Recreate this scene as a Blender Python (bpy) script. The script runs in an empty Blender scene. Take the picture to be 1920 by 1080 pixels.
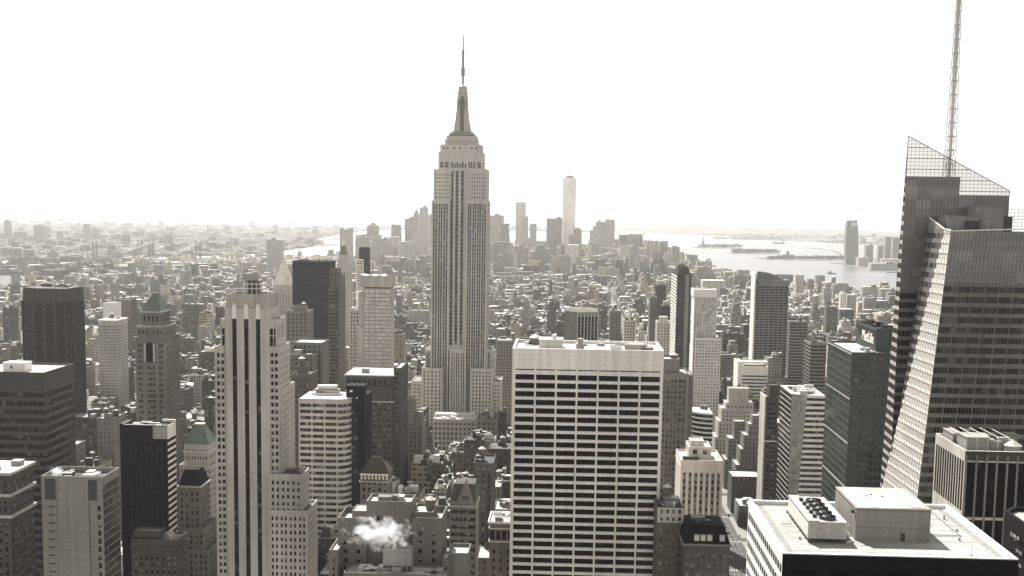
import bpy, math, random
import numpy as np
from mathutils import Vector, Matrix
R = random.Random(7)
scn = bpy.context.scene
COL = scn.collection

# ------------------------------------------------------------------ camera
F, CX, PY, CAMZ = 2300.0, 960.0, 655.0, 260.0          # focal length and principal point in photo pixels
PITCH, YAW, ROLL = math.atan(258 / F), math.atan(98 / F), 0.0145
fwd = Vector((-math.sin(YAW) * math.cos(PITCH), math.cos(YAW) * math.cos(PITCH), -math.sin(PITCH)))
rgt0 = Vector((math.cos(YAW), math.sin(YAW), 0))
up0 = rgt0.cross(fwd)
RGT = rgt0 * math.cos(ROLL) + up0 * math.sin(ROLL)
UPV = up0 * math.cos(ROLL) - rgt0 * math.sin(ROLL)
cam_d = bpy.data.cameras.new('camera')
cam_d.sensor_width, cam_d.lens = 36, 36 * F / 1920
cam_d.shift_y = (PY - 540) / 1920
cam_d.clip_start, cam_d.clip_end = 1.0, 120000
cam = bpy.data.objects.new('camera', cam_d)
COL.objects.link(cam)
cam.matrix_world = Matrix(((RGT.x, UPV.x, -fwd.x, 0), (RGT.y, UPV.y, -fwd.y, 0), (RGT.z, UPV.z, -fwd.z, CAMZ), (0, 0, 0, 1)))
scn.camera = cam

# ------------------------------------------------------------------ sky, sun, exposure
SUN_EL, SUN_AZ = math.radians(47), math.radians(-22)   # azimuth from the avenue direction (+Y), to the east
w = bpy.data.worlds.new('World'); scn.world = w; w.use_nodes = True
nt = w.node_tree; nt.nodes.clear()
sky = nt.nodes.new('ShaderNodeTexSky'); sky.sky_type = 'NISHITA'; sky.sun_disc = False
sky.sun_elevation = SUN_EL; sky.sun_rotation = SUN_AZ; sky.altitude = 0; sky.dust_density = 0.0; sky.air_density = 4.0
bw = nt.nodes.new('ShaderNodeHueSaturation'); bw.inputs['Saturation'].default_value = 0.0
bg = nt.nodes.new('ShaderNodeBackground'); bg.inputs[1].default_value = 0.059
tint = nt.nodes.new('ShaderNodeMix'); tint.data_type = 'RGBA'; tint.blend_type = 'MULTIPLY'; tint.inputs[0].default_value = 1
tint.inputs[7].default_value = (1.0, 0.987, 0.965, 1)
out = nt.nodes.new('ShaderNodeOutputWorld')
nt.links.new(sky.outputs[0], bw.inputs['Color']); nt.links.new(bw.outputs[0], tint.inputs[6])
nt.links.new(tint.outputs[2], bg.inputs[0]); nt.links.new(bg.outputs[0], out.inputs[0])
sun_d = bpy.data.lights.new('sun', 'SUN'); sun_d.energy = 5.0; sun_d.angle = math.radians(0.5); sun_d.color = (1, 0.98, 0.945)
sun = bpy.data.objects.new('sun', sun_d); COL.objects.link(sun)
sdir = Vector((math.sin(SUN_AZ) * math.cos(SUN_EL), math.cos(SUN_AZ) * math.cos(SUN_EL), math.sin(SUN_EL)))
sun.rotation_euler = sdir.to_track_quat('Z', 'Y').to_euler()
scn.view_settings.view_transform = 'Standard'; scn.view_settings.look = 'None'
scn.view_settings.exposure = 1.06; scn.view_settings.gamma = 1.0
scn.view_settings.use_curve_mapping = False
scn.cycles.use_denoising = True
scn.cycles.max_bounces = 6; scn.cycles.diffuse_bounces = 3; scn.cycles.glossy_bounces = 3
scn.cycles.volume_bounces = 3; scn.cycles.transparent_max_bounces = 8
scn.cycles.caustics_reflective = False; scn.cycles.caustics_refractive = False

# ------------------------------------------------------------------ photo pixel -> place
def ray(px, py):
    a, b = (px - CX) / F, -(py - PY) / F
    return fwd + RGT * a + UPV * b
def at(px, py, Y):
    d = ray(px, py); t = Y / d.y
    return Vector((d.x * t, Y, CAMZ + d.z * t))
def gnd(px, py, z=0.0):
    d = ray(px, py); t = (z - CAMZ) / d.z
    return Vector((d.x * t, d.y * t, z))
def proj(x, y, z):
    v = Vector((x, y, z - CAMZ)); dz = v.dot(fwd)
    if dz < 1: return None
    return (CX + F * v.dot(RGT) / dz, PY - F * v.dot(UPV) / dz)

# ------------------------------------------------------------------ materials
MATS = {}
def nodes(name):
    m = bpy.data.materials.new(name); m.use_nodes = True
    n = m.node_tree; n.nodes.clear()
    o = n.nodes.new('ShaderNodeOutputMaterial'); b = n.nodes.new('ShaderNodeBsdfPrincipled')
    n.links.new(b.outputs[0], o.inputs[0])
    MATS[name] = m
    return m, n, b
def N(n, t, **kw):
    x = n.nodes.new(t)
    for k, v in kw.items(): setattr(x, k, v)
    return x
def mth(n, op, a, b=None, c=None):
    x = n.nodes.new('ShaderNodeMath'); x.operation = op
    for i, v in enumerate((a, b, c)):
        if v is None: continue
        if isinstance(v, (int, float)): x.inputs[i].default_value = v
        else: n.links.new(v, x.inputs[i])
    return x.outputs[0]
def mixc(n, fac, a, b, mode='MIX'):
    x = n.nodes.new('ShaderNodeMix'); x.data_type = 'RGBA'; x.blend_type = mode
    for i, v in ((0, fac), (6, a), (7, b)):
        if isinstance(v, (int, float)): x.inputs[i].default_value = v
        elif isinstance(v, tuple): x.inputs[i].default_value = v if len(v) == 4 else (*v, 1)
        else: n.links.new(v, x.inputs[i])
    return x.outputs[2]
def warm(v, k=1.0): return (v, v * (1 - 0.062 * k), v * (1 - 0.142 * k))
def wpos(n, sx, sy, sz):
    g = N(n, 'ShaderNodeNewGeometry'); mp = N(n, 'ShaderNodeMapping'); mp.inputs['Scale'].default_value = (sx, sy, sz)
    n.links.new(g.outputs['Position'], mp.inputs[0]); return mp.outputs[0]
def noise(n, vec, scale=1.0, detail=3.0):
    t = N(n, 'ShaderNodeTexNoise'); t.inputs['Scale'].default_value = scale; t.inputs['Detail'].default_value = detail
    n.links.new(vec, t.inputs['Vector']); return t.outputs['Fac']
def ramp(n, fac, lo, hi, a, b):
    m = N(n, 'ShaderNodeMapRange'); m.inputs[1].default_value = lo; m.inputs[2].default_value = hi
    m.inputs[3].default_value = a; m.inputs[4].default_value = b; n.links.new(fac, m.inputs[0]); return m.outputs[0]
def scalecol(n, col, fac):
    v = N(n, 'ShaderNodeVectorMath', operation='SCALE')
    if isinstance(col, tuple): v.inputs[0].default_value = col[:3]
    else: n.links.new(col, v.inputs[0])
    n.links.new(fac, v.inputs['Scale']); return v.outputs[0]

def stone(name, v, k=1.0, rough=0.85, col=None, var=0.22, streak=0.25, joint=0.0):
    m, n, b = nodes(name)
    c = col or warm(v, k)
    big = ramp(n, noise(n, wpos(n, .035, .035, .02), 1, 4), .3, .7, 1 - var, 1 + var)
    st = ramp(n, noise(n, wpos(n, .55, .55, .018), 1, 3), .3, .7, 1 - streak * .6, 1 + streak * .5)
    fine = ramp(n, noise(n, wpos(n, 1, 1, 1), 1.3, 2), .25, .75, .9, 1.1)
    f = mth(n, 'MULTIPLY', mth(n, 'MULTIPLY', big, st), fine)
    if joint:
        z = N(n, 'ShaderNodeSeparateXYZ'); g = N(n, 'ShaderNodeNewGeometry'); n.links.new(g.outputs['Position'], z.inputs[0])
        fr = mth(n, 'FRACT', mth(n, 'DIVIDE', z.outputs[2], joint))
        f = mth(n, 'MULTIPLY', f, ramp(n, mth(n, 'LESS_THAN', fr, .06), 0, 1, 1, .72))
    n.links.new(scalecol(n, c, f), b.inputs['Base Color'])
    b.inputs['Roughness'].default_value = rough; b.inputs['Specular IOR Level'].default_value = 0.1
    return m

def glass(name, v=0.012, blind=0.1, tone=0.3, cell=(2.2, 2.2, 1.9), rough=0.12, spec=0.5, col=None, tilt=0.03, metal=0.0, vary=.5, pw=.05):
    m, n, b = nodes(name)
    sn = N(n, 'ShaderNodeVectorMath', operation='SNAP'); g = N(n, 'ShaderNodeNewGeometry')
    off = N(n, 'ShaderNodeVectorMath', operation='ADD'); off.inputs[1].default_value = (.37, .41, .13)
    n.links.new(g.outputs['Position'], off.inputs[0]); n.links.new(off.outputs[0], sn.inputs[0]); sn.inputs[1].default_value = cell
    wn = N(n, 'ShaderNodeTexWhiteNoise', noise_dimensions='3D'); n.links.new(sn.outputs[0], wn.inputs['Vector'])
    isb = mth(n, 'LESS_THAN', wn.outputs['Value'], blind)
    sh = ramp(n, wn.outputs['Color'], 0, 1, .35, 1.15)
    base = scalecol(n, col or warm(v), mth(n, 'ADD', ramp(n, wn.outputs['Value'], 0, 1, 1 - vary, 1 + vary * 1.4), mth(n, 'MULTIPLY', mth(n, 'POWER', wn.outputs['Value'], 6.0), min(5.0, pw / v))))  # power term paints pale sky reflections into the colour of some panes
    n.links.new(mixc(n, isb, base, scalecol(n, warm(tone), sh)), b.inputs['Base Color'])
    b.inputs['Roughness'].default_value = rough; b.inputs['Specular IOR Level'].default_value = spec
    b.inputs['Metallic'].default_value = metal
    if tilt:
        cs = N(n, 'ShaderNodeVectorMath', operation='SUBTRACT'); cs.inputs[1].default_value = (.5, .5, .5)
        n.links.new(wn.outputs['Color'], cs.inputs[0])
        sc = N(n, 'ShaderNodeVectorMath', operation='SCALE'); sc.inputs['Scale'].default_value = tilt; n.links.new(cs.outputs[0], sc.inputs[0])
        ad = N(n, 'ShaderNodeVectorMath', operation='ADD'); n.links.new(g.outputs['Normal'], ad.inputs[0]); n.links.new(sc.outputs[0], ad.inputs[1])
        nm = N(n, 'ShaderNodeVectorMath', operation='NORMALIZE'); n.links.new(ad.outputs[0], nm.inputs[0]); n.links.new(nm.outputs[0], b.inputs['Normal'])
    return m

def flat(name, v, rough=0.7, metal=0.0, col=None, var=0.1, sc=.5):
    m, n, b = nodes(name)
    f = ramp(n, noise(n, wpos(n, sc, sc, sc), 1, 4), .3, .7, 1 - var, 1 + var)
    n.links.new(scalecol(n, col or warm(v), f), b.inputs['Base Color'])
    b.inputs['Roughness'].default_value = rough; b.inputs['Metallic'].default_value = metal
    return m

def roofing(name, v, patch, amt=.5):
    m, n, b = nodes(name)
    p = ramp(n, noise(n, wpos(n, .09, .09, .09), 1, 3), amt - .04, amt + .04, 0, 1)
    s = mth(n, 'MULTIPLY', ramp(n, noise(n, wpos(n, .8, .8, .8), 1, 5), .3, .7, .80, 1.15), ramp(n, noise(n, wpos(n, .05, .12, .1), 1, 4), .3, .7, .82, 1.1))
    n.links.new(scalecol(n, mixc(n, p, warm(v, .6), warm(patch)), s), b.inputs['Base Color'])
    b.inputs['Roughness'].default_value = .9
    return m

def city(name, attr=False):
    """wall of the smaller blocks: rows of punched windows laid out in metres on the wall"""
    m, n, b = nodes(name)
    g = N(n, 'ShaderNodeNewGeometry')
    p = N(n, 'ShaderNodeSeparateXYZ'); n.links.new(g.outputs['Position'], p.inputs[0])
    q = N(n, 'ShaderNodeSeparateXYZ'); n.links.new(g.outputs['True Normal'], q.inputs[0])
    side = mth(n, 'GREATER_THAN', mth(n, 'ABSOLUTE', q.outputs[0]), .6)
    u = mth(n, 'ADD', mth(n, 'MULTIPLY', p.outputs[1], side), mth(n, 'MULTIPLY', p.outputs[0], mth(n, 'SUBTRACT', 1, side)))
    if attr:
        a = N(n, 'ShaderNodeAttribute', attribute_name='tone'); colr, rnd = a.outputs['Color'], a.outputs['Alpha']
    else:
        a = N(n, 'ShaderNodeObjectInfo'); colr, rnd = a.outputs['Color'], a.outputs['Alpha']
    bay = ramp(n, rnd, 0, 1, 2.3, 4.6)
    fl = ramp(n, mth(n, 'FRACT', mth(n, 'MULTIPLY', rnd, 7.31)), 0, 1, 3.2, 4.0)
    ww = ramp(n, mth(n, 'FRACT', mth(n, 'MULTIPLY', rnd, 13.7)), 0, 1, .36, .72)
    wh = ramp(n, mth(n, 'FRACT', mth(n, 'MULTIPLY', rnd, 23.1)), 0, 1, .42, .66)
    su, sz = mth(n, 'DIVIDE', u, bay), mth(n, 'DIVIDE', p.outputs[2], fl)
    inw = mth(n, 'MULTIPLY', mth(n, 'LESS_THAN', mth(n, 'FRACT', su), ww), mth(n, 'LESS_THAN', mth(n, 'FRACT', sz), wh))
    inw = mth(n, 'MULTIPLY', inw, mth(n, 'LESS_THAN', q.outputs[2], .5))
    cv = N(n, 'ShaderNodeCombineXYZ'); n.links.new(mth(n, 'FLOOR', su), cv.inputs[0]); n.links.new(mth(n, 'FLOOR', sz), cv.inputs[1]); n.links.new(rnd, cv.inputs[2])
    wn = N(n, 'ShaderNodeTexWhiteNoise', noise_dimensions='3D'); n.links.new(cv.outputs[0], wn.inputs['Vector'])
    wcol = scalecol(n, warm(1), ramp(n, mth(n, 'POWER', wn.outputs['Value'], 4.0), 0, 1, .018, .30))
    dirt = ramp(n, noise(n, wpos(n, .12, .12, .03), 1, 4), .3, .7, .8, 1.18)
    n.links.new(mixc(n, inw, scalecol(n, colr, dirt), wcol), b.inputs['Base Color'])
    n.links.new(ramp(n, inw, 0, 1, .9, .25), b.inputs['Roughness'])
    b.inputs['Specular IOR Level'].default_value = .3
    return m

for nm, v, kw in (('limestone', .50, dict(k=1.1)), ('pale_stone', .5, {}), ('grey_stone', .21, {}), ('office_band', .10, {}), ('facet_band', .17, {}), ('plant_wall', .26, dict(joint=4.2, var=.1)), ('dark_stone', .09, {}),
                  ('brown_brick', .14, dict(k=1.8)), ('tan_brick', .19, dict(k=1.2)), ('white_concrete', .80, dict(k=.7, var=.08, streak=.12)),
                  ('pale_panel', .27, dict(joint=4.2, var=.1)), ('black_panel', .008, dict(var=.1)), ('bronze_panel', .065, dict(k=2.0)),
                  ('travertine', .80, dict(k=.9, var=.10, streak=.26, joint=1.965)), ('esb_stone', .58, dict(k=1.0, var=.10, streak=.25)), ('esb_spandrel', .20, {}),
                  ('grey_metal', .33, dict(k=.6)), ('haze_tower', .2, {}), ('sunny_panel', .5, {})):
    stone(nm, v, **kw)
stone('green_copper', 0, col=(.15, .175, .15), var=.2, streak=.3)
stone('green_spandrel', 0, col=(.055, .068, .057), var=.1)
stone('gold_tile', .8, k=1.2)
glass('black_glass', .003, .14, .016, spec=.08, cell=(2.6, 2.6, 3.9), pw=0)
glass('dark_glass', .007, .08, .16, spec=.14)
glass('office_glass', .012, .14, .26, spec=.2)
glass('strip_glass', .006, .04, .12, spec=.2)
glass('esb_window', .012, .10, .5, cell=(2.0, 2.0, 1.9))
glass('green_glass', .02, .05, .12, col=(.010, .017, .012), spec=.45, cell=(3, 3, 4))
glass('pale_glass', .33, .2, .5, vary=.3, spec=1.0, rough=.25, cell=(3, 3, 3.3))
glass('painted_sky_glass', .55, .0, .75, vary=.15, spec=1.0, rough=.2, cell=(3, 3, 3), tilt=.06)  # sky reflection painted in as a pale base colour
glass('tower_glass', .007, .08, .12, cell=(3, 3, 4.4), spec=.4)
glass('grid_glass', .19, 0, .2, cell=(6.4, 6.4, 4.4), rough=.3, spec=.6, vary=.1)
glass('bright_facet', .66, .06, .3, cell=(40, 40, 13), rough=.3, tilt=0, vary=.08)  # sun and sky glare on the canted facet, painted as pale glass
glass('brown_glass', .012, .15, .03, col=(.009, .0075, .006), spec=.12, pw=.02)
roofing('white_roof', .50, .34, .55); roofing('grey_roof', .25, .15, .5); roofing('tar_roof', .05, .13, .6); roofing('gravel_roof', .34, .30, .62)
flat('white_metal', .7, .5); flat('dark_metal', .04, .5); flat('mid_metal', .28, .5); flat('tank_wood', .12, .9, col=(.13, .11, .09)); flat('tank_roof', .5, .7)
flat('mullion', .12, .5); flat('pale_mullion', .45, .5); flat('red_brick_trim', .3)
flat('sign_white', .8, .5); glass('blind_cloth', .17, .3, .34, cell=(1.7, 1.7, 3.2), rough=.7, spec=.1, tilt=0, pw=0)
city('city_wall'); city('city_mass', True)

# ------------------------------------------------------------------ mesh helpers
class MB:
    def __init__(s): s.v, s.f, s.m = [], [], []
    def quad(s, a, b, c, d, m=0):
        i = len(s.v); s.v += [tuple(a), tuple(b), tuple(c), tuple(d)]; s.f.append((i, i + 1, i + 2, i + 3)); s.m.append(m)
    def poly(s, pts, m=0):
        i = len(s.v); s.v += [tuple(p) for p in pts]; s.f.append(tuple(range(i, i + len(pts)))); s.m.append(m)
    def box(s, x0, x1, y0, y1, z0, z1, m=0, top=True, bottom=True):
        i = len(s.v)
        s.v += [(x0, y0, z0), (x1, y0, z0), (x1, y1, z0), (x0, y1, z0), (x0, y0, z1), (x1, y0, z1), (x1, y1, z1), (x0, y1, z1)]
        fs = [(0, 1, 5, 4), (1, 2, 6, 5), (2, 3, 7, 6), (3, 0, 4, 7)]
        if top: fs.append((4, 5, 6, 7))
        if bottom: fs.append((3, 2, 1, 0))
        for f in fs: s.f.append(tuple(i + k for k in f)); s.m.append(m)
    def prism(s, lo, hi, m=0, caps=True):
        n = len(lo); i = len(s.v); s.v += [tuple(p) for p in lo] + [tuple(p) for p in hi]
        for k in range(n):
            j = (k + 1) % n; s.f.append((i + k, i + j, i + n + j, i + n + k)); s.m.append(m)
        if caps:
            s.f.append(tuple(i + n + k for k in range(n))); s.m.append(m)
            s.f.append(tuple(i + k for k in reversed(range(n)))); s.m.append(m)
    def frus(s, cx, cy, z0, z1, ax, ay, bx, by, m=0):
        s.prism([(cx - ax, cy - ay, z0), (cx + ax, cy - ay, z0), (cx + ax, cy + ay, z0), (cx - ax, cy + ay, z0)],
                [(cx - bx, cy - by, z1), (cx + bx, cy - by, z1), (cx + bx, cy + by, z1), (cx - bx, cy + by, z1)], m)
    def cyl(s, cx, cy, z0, z1, r0, r1=None, n=12, m=0):
        r1 = r0 if r1 is None else r1
        c = [(math.cos(2 * math.pi * k / n), math.sin(2 * math.pi * k / n)) for k in range(n)]
        s.prism([(cx + r0 * a, cy + r0 * b, z0) for a, b in c], [(cx + r1 * a, cy + r1 * b, z1) for a, b in c], m)
    def bar(s, p, q, r, n=4, m=0):
        p, q = Vector(p), Vector(q); d = (q - p).normalized()
        e = d.cross(Vector((0, 0, 1)) if abs(d.z) < .9 else Vector((1, 0, 0))).normalized(); g = d.cross(e)
        c = [(math.cos(2 * math.pi * (k + .5) / n) * r, math.sin(2 * math.pi * (k + .5) / n) * r) for k in range(n)]
        s.prism([p + e * a + g * b for a, b in c], [q + e * a + g * b for a, b in c], m)
    def build(s, name, mats, parent=None, loc=None):
        if not s.f: return None
        if isinstance(mats, str): mats = [mats]
        o_ = Vector(parent.location) if parent is not None and loc is None else Vector(loc or (0, 0, 0))
        me = bpy.data.meshes.new(name)
        me.from_pydata([(x - o_.x, y - o_.y, z - o_.z) for x, y, z in s.v], [], s.f)
        for k in mats: me.materials.append(MATS[k])
        if len(mats) > 1: me.polygons.foreach_set('material_index', s.m)
        ob = bpy.data.objects.new(name, me); COL.objects.link(ob)
        if parent is not None: ob.parent = parent
        else: ob.location = o_
        return ob
def tag(o, label=None, cat=None, group=None, kind=None):
    if label: o['label'] = label
    if cat: o['category'] = cat
    if group: o['group'] = group
    if kind: o['kind'] = kind
    return o
def empty(name, loc):
    o = bpy.data.objects.new(name, None); o.location = loc; o.empty_display_size = 5; COL.objects.link(o); return o

HERO = []        # footprints and screen boxes of the buildings placed one by one
def bays(W, bay, n=1, ww=.6, mx=0.0):
    nb = max(1, round((W - 2 * mx) / bay)); bb = (W - 2 * mx) / nb; o = []
    for i in range(nb):
        sub = bb * .92 / n; x = mx + i * bb + bb * .04
        for k in range(n):
            c = x + (k + .5) * sub; o.append((c - sub * ww / 2, c + sub * ww / 2))
    return o
def floors(z0, z1, fl, wh=.55, mt=1.5, mb=6.0):
    o = []; z = z1 - mt
    while z - fl > z0 + mb: o.append((z - fl * (.5 + wh / 2), z - fl * (.5 - wh / 2))); z -= fl
    return o[::-1]

class Tower:
    def __init__(s, name, label, cat, wall='limestone', gl='dark_glass', roof='grey_roof', group=None):
        s.name, s.label, s.cat, s.wall, s.gl, s.roof, s.group = name, label, cat, wall, gl, roof, group
        s.W, s.RF, s.SP, s.wins, s.parts, s.sub, s.boxes = MB(), MB(), MB(), [], [], [], []
        s.spm = 'mullion'
    def face(s, p, u, Wd, z0, z1, st):
        """one wall face: holes with reveals, the windows set back in them"""
        p, u = Vector(p), Vector(u); n = Vector((u.y, -u.x, 0))
        P = lambda a, z, d=0.0: (p.x + u.x * a - n.x * d, p.y + u.y * a - n.y * d, z)
        if not st: s.W.quad(P(0, z0), P(Wd, z0), P(Wd, z1), P(0, z1)); return
        d = st.get('d', .35)
        cols = st['cols'](Wd) if 'cols' in st else bays(Wd, st.get('bay', 4), st.get('n', 1), st.get('ww', .6), st.get('mx', .6))
        fl = st.get('fl', 3.7)
        gl = (st['gl'],) if 'gl' in st else ()
        rows = sorted(st['rows'](z0, z1)) if 'rows' in st else floors(z0, z1, fl, st.get('wh', .55), st.get('mt', 1.5), st.get('mb', 6))
        strip = st.get('strip')
        if not rows or not cols: s.W.quad(P(0, z0), P(Wd, z0), P(Wd, z1), P(0, z1)); return
        R_ = [(rows[0][0], rows[-1][1])] if strip else rows
        z = z0
        for c, e in R_ + [(z1, None)]:
            if c > z + 1e-3: s.W.quad(P(0, z), P(Wd, z), P(Wd, c), P(0, c))
            if e is None: break
            x = 0
            for a, b in cols + [(Wd, None)]:
                if a > x + 1e-3: s.W.quad(P(x, c), P(a, c), P(a, e), P(x, e))
                if b is None: break
                s.W.quad(P(a, c), P(a, c, d), P(a, e, d), P(a, e)); s.W.quad(P(b, c, d), P(b, c), P(b, e), P(b, e, d))
                s.W.quad(P(a, c, d), P(a, c), P(b, c), P(b, c, d)); s.W.quad(P(a, e), P(a, e, d), P(b, e, d), P(b, e))
                if strip:
                    s.SP.quad(P(a, c, d), P(b, c, d), P(b, e, d), P(a, e, d))
                    g = min(.15, (b - a) * .08)
                    for c2, e2 in rows: s.wins.append((P(a + g, c2, d - .04), P(b - g, c2, d - .04), P(b - g, e2, d - .04), P(a + g, e2, d - .04)) + gl)
                else: s.wins.append((P(a, c, d), P(b, c, d), P(b, e, d), P(a, e, d)) + gl)
                x = b
            z = e
        pil = st.get('pil')
        if pil:
            wd, dp = pil; x = 0; edges = [(0, cols[0][0])] + [(cols[i][1], cols[i + 1][0]) for i in range(len(cols) - 1)] + [(cols[-1][1], Wd)]
            k = st.get('n', 1)
            for i, (a, b) in enumerate(edges):
                if i % k and k > 1: continue
                c = (a + b) / 2; h = min(wd, (b - a)) / 2
                if c - h < 0 or c + h > Wd: continue
                A, B = P(c - h, z0, -dp), P(c + h, z0, .002)
                s.W.box(min(A[0], B[0]), max(A[0], B[0]), min(A[1], B[1]), max(A[1], B[1]), z0, z1 - st.get('ptop', .3))
        mu = st.get('mull')
        if mu:                                   # slim bars over the ribbon windows
            for c, e in R_:
                for a, b in cols:
                    k = max(1, round((b - a) / mu))
                    for i in range(1, k):
                        q = a + (b - a) * i / k
                        A, B = P(q - .06, c, d - min(.16, d * .8)), P(q + .06, c, d - .002)
                        s.SP.box(min(A[0], B[0]), max(A[0], B[0]), min(A[1], B[1]), max(A[1], B[1]), c, e)
    def blk(s, x0, x1, y0, y1, z0, z1, st=None, side=0, par=1.1, pw=.5, deck=True, left=None, right=None):
        """one block of the building with its parapet and roof deck"""
        if side == 0: side = st
        L = left if left is not None else (side if x0 > -5 else None)
        Rr = right if right is not None else (side if x1 < 5 else None)
        if L == 'no': L = None
        if Rr == 'no': Rr = None
        s.face((x0, y0, 0), (1, 0, 0), x1 - x0, z0, z1, st)
        sh_ = lambda q: dict(q, d=q.get('d', .35) * .3) if q else q
        s.face((x1, y0, 0), (0, 1, 0), y1 - y0, z0, z1, sh_(Rr))
        s.face((x1, y1, 0), (-1, 0, 0), x1 - x0, z0, z1, None)
        s.face((x0, y1, 0), (0, -1, 0), y1 - y0, z0, z1, sh_(L))
        if par > 0:
            a, b, c, d = x0 + pw, x1 - pw, y0 + pw, y1 - pw; zd = z1 - par
            s.W.quad((x0, y0, z1), (x1, y0, z1), (b, c, z1), (a, c, z1)); s.W.quad((x1, y0, z1), (x1, y1, z1), (b, d, z1), (b, c, z1))
            s.W.quad((x1, y1, z1), (x0, y1, z1), (a, d, z1), (b, d, z1)); s.W.quad((x0, y1, z1), (x0, y0, z1), (a, c, z1), (a, d, z1))
            s.W.quad((b, c, zd), (a, c, zd), (a, c, z1), (b, c, z1)); s.W.quad((b, d, zd), (b, c, zd), (b, c, z1), (b, d, z1))
            s.W.quad((a, d, zd), (b, d, zd), (b, d, z1), (a, d, z1)); s.W.quad((a, c, zd), (a, d, zd), (a, d, z1), (a, c, z1))
            if deck: s.RF.quad((a, c, zd), (b, c, zd), (b, d, zd), (a, d, zd))
        elif deck: s.RF.quad((x0, y0, z1), (x1, y0, z1), (x1, y1, z1), (x0, y1, z1))
        s.boxes.append((x0, x1, y0, y1, z0, z1))
    def px(s, xl, xr, yt, Y, dep, st=None, zb=0.0, **k):
        a, b = at(xl, yt, Y), at(xr, yt, Y); z = (a.z + b.z) / 2
        s.blk(a.x, b.x, Y, Y + dep, zb, z, st, **k); return a.x, b.x, Y, Y + dep, z
    def part(s, name, mb, mat, label=None, sub=None): s.parts.append((name, mb, mat, label, sub or [])); return mb
    def cornice(s, x0, x1, y0, y1, z, h=1.2, o=.8, mat=None):
        m = MB(); m.box(x0 - o, x1 + o, y0 - o, y1 + o, z - h, z); s.part('cornice', m, mat or s.wall)
    def bulk(s, x0, x1, y0, y1, z0, z1, mat='mid_metal', name='bulkhead'):
        m = MB(); m.box(x0, x1, y0, y1, z0, z1, bottom=False)
        e = .25; m.box(x0 - e, x1 + e, y0 - e, y1 + e, z1 + .002, z1 + .35)
        s.part(name, m, mat)
    def tank(s, x, y, z, r=2.1, h=4.2, leg=3.0, mat='tank_wood'):
        m = MB(); m.cyl(x, y, z + leg, z + leg + h, r, r * .97, 14)
        c = MB(); c.cyl(x, y, z + leg + h + .002, z + leg + h + r * .75, r * 1.12, .05, 14)
        l = MB()
        for a, b in ((-1, -1), (1, -1), (1, 1), (-1, 1)): l.bar((x + a * r * .6, y + b * r * .6, z), (x + a * r * .6, y + b * r * .6, z + leg), .16)
        l.bar((x - r * .6, y - r * .6, z + .3), (x + r * .6, y - r * .6, z + leg - .2), .09); l.bar((x + r * .6, y - r * .6, z + .3), (x - r * .6, y - r * .6, z + leg - .2), .09)
        s.part('water_tank', m, mat, None, [('tank_roof', c, 'tank_roof'), ('tank_stand', l, 'dark_metal')])
    def clutter(s, x0, x1, y0, y1, z, n=6, seed=1, mats=('mid_metal', 'white_metal', 'dark_metal', 'tan_brick'), hmax=4.0, tank=0):
        r = random.Random(seed); W, D = x1 - x0, y1 - y0
        for i in range(n):
            a, b = min(W * .3, r.uniform(1.2, 6.5)), min(D * .35, r.uniform(1.2, 6)); h = r.uniform(.8, hmax)
            cx, cy = r.uniform(x0 + a / 2 + 1, x1 - a / 2 - 1), r.uniform(y0 + b / 2 + 1, y1 - b / 2 - 1)
            k = r.random()
            if k < .22:
                m = MB(); m.cyl(cx, cy, z, z + h * .6, min(a, b) * .45, n=14); m.cyl(cx, cy, z + h * .6 + .002, z + h * .6 + .4, min(a, b) * .36, n=14); s.part('vent_drum', m, r.choice(mats))
            elif k < .38:
                m = MB(); L = min(W * .6, r.uniform(4, 12)); m.bar((cx - L / 2 if cx - L / 2 > x0 + .7 else x0 + .7, cy, z + .7), (min(cx + L / 2, x1 - .7), cy, z + .7), .35, 8); s.part('duct', m, 'mid_metal')
            else: s.bulk(cx - a / 2, cx + a / 2, cy - b / 2, cy + b / 2, z, z + h, r.choice(mats), r.choice(('bulkhead', 'cooling_unit', 'stair_head')))
        for i in range(tank): s.tank(r.uniform(x0 + 3, x1 - 3), r.uniform(y0 + 3, y1 - 3), z)
    def finish(s):
        b = s.boxes[0] if s.boxes else (0, 0, 0, 0, 0, 0)
        root = empty(s.name, ((b[0] + b[1]) / 2, (b[2] + b[3]) / 2, 0)); tag(root, s.label, s.cat, s.group); s.root = root
        s.W.build('wall', s.wall, root); fr = s.SP.build('spandrel_mullion', s.spm, root)  # spandrel panels behind the strip windows and mullion bars, one mesh
        if fr and len(s.SP.f) > 30: fr['kind'] = 'stuff'
        for k in range(len(s.RF.f)): m = MB(); m.poly([s.RF.v[i] for i in s.RF.f[k]]); m.build('roof', s.roof, root)
        def key(q):
            c = [(q[0][i] + q[2][i]) / 2 for i in range(3)]; pr = proj(*c)
            ok = pr is not None and -5 < pr[0] < 1925 and -5 < pr[1] < 1085
            e1 = Vector(q[1]) - Vector(q[0]); e2 = Vector(q[3]) - Vector(q[0]); nn = e1.cross(e2)
            vis = nn.dot(Vector((0, 0, CAMZ)) - Vector(c)) > 0
            return (not (ok and vis), -c[2])
        ws = sorted(s.wins, key=key)
        rb = random.Random(int(abs(b[0]) * 10)); rest_b = MB()
        def blind(q):
            if len(q) > 4 or q[0][1] > 1000 or s.gl == 'black_glass': return None
            a, c, d, e = (Vector(v) for v in q[:4])
            if (c - a).length > 3.2 or (e - a).length > 3.4 or rb.random() > .38: return None
            f = rb.choice((.3, .45, .5, .5, .7)); nn = (c - a).cross(e - a).normalized() * .015
            return (a.lerp(e, 1 - f) + nn, c.lerp(d, 1 - f) + nn, d + nn, e + nn)
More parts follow.
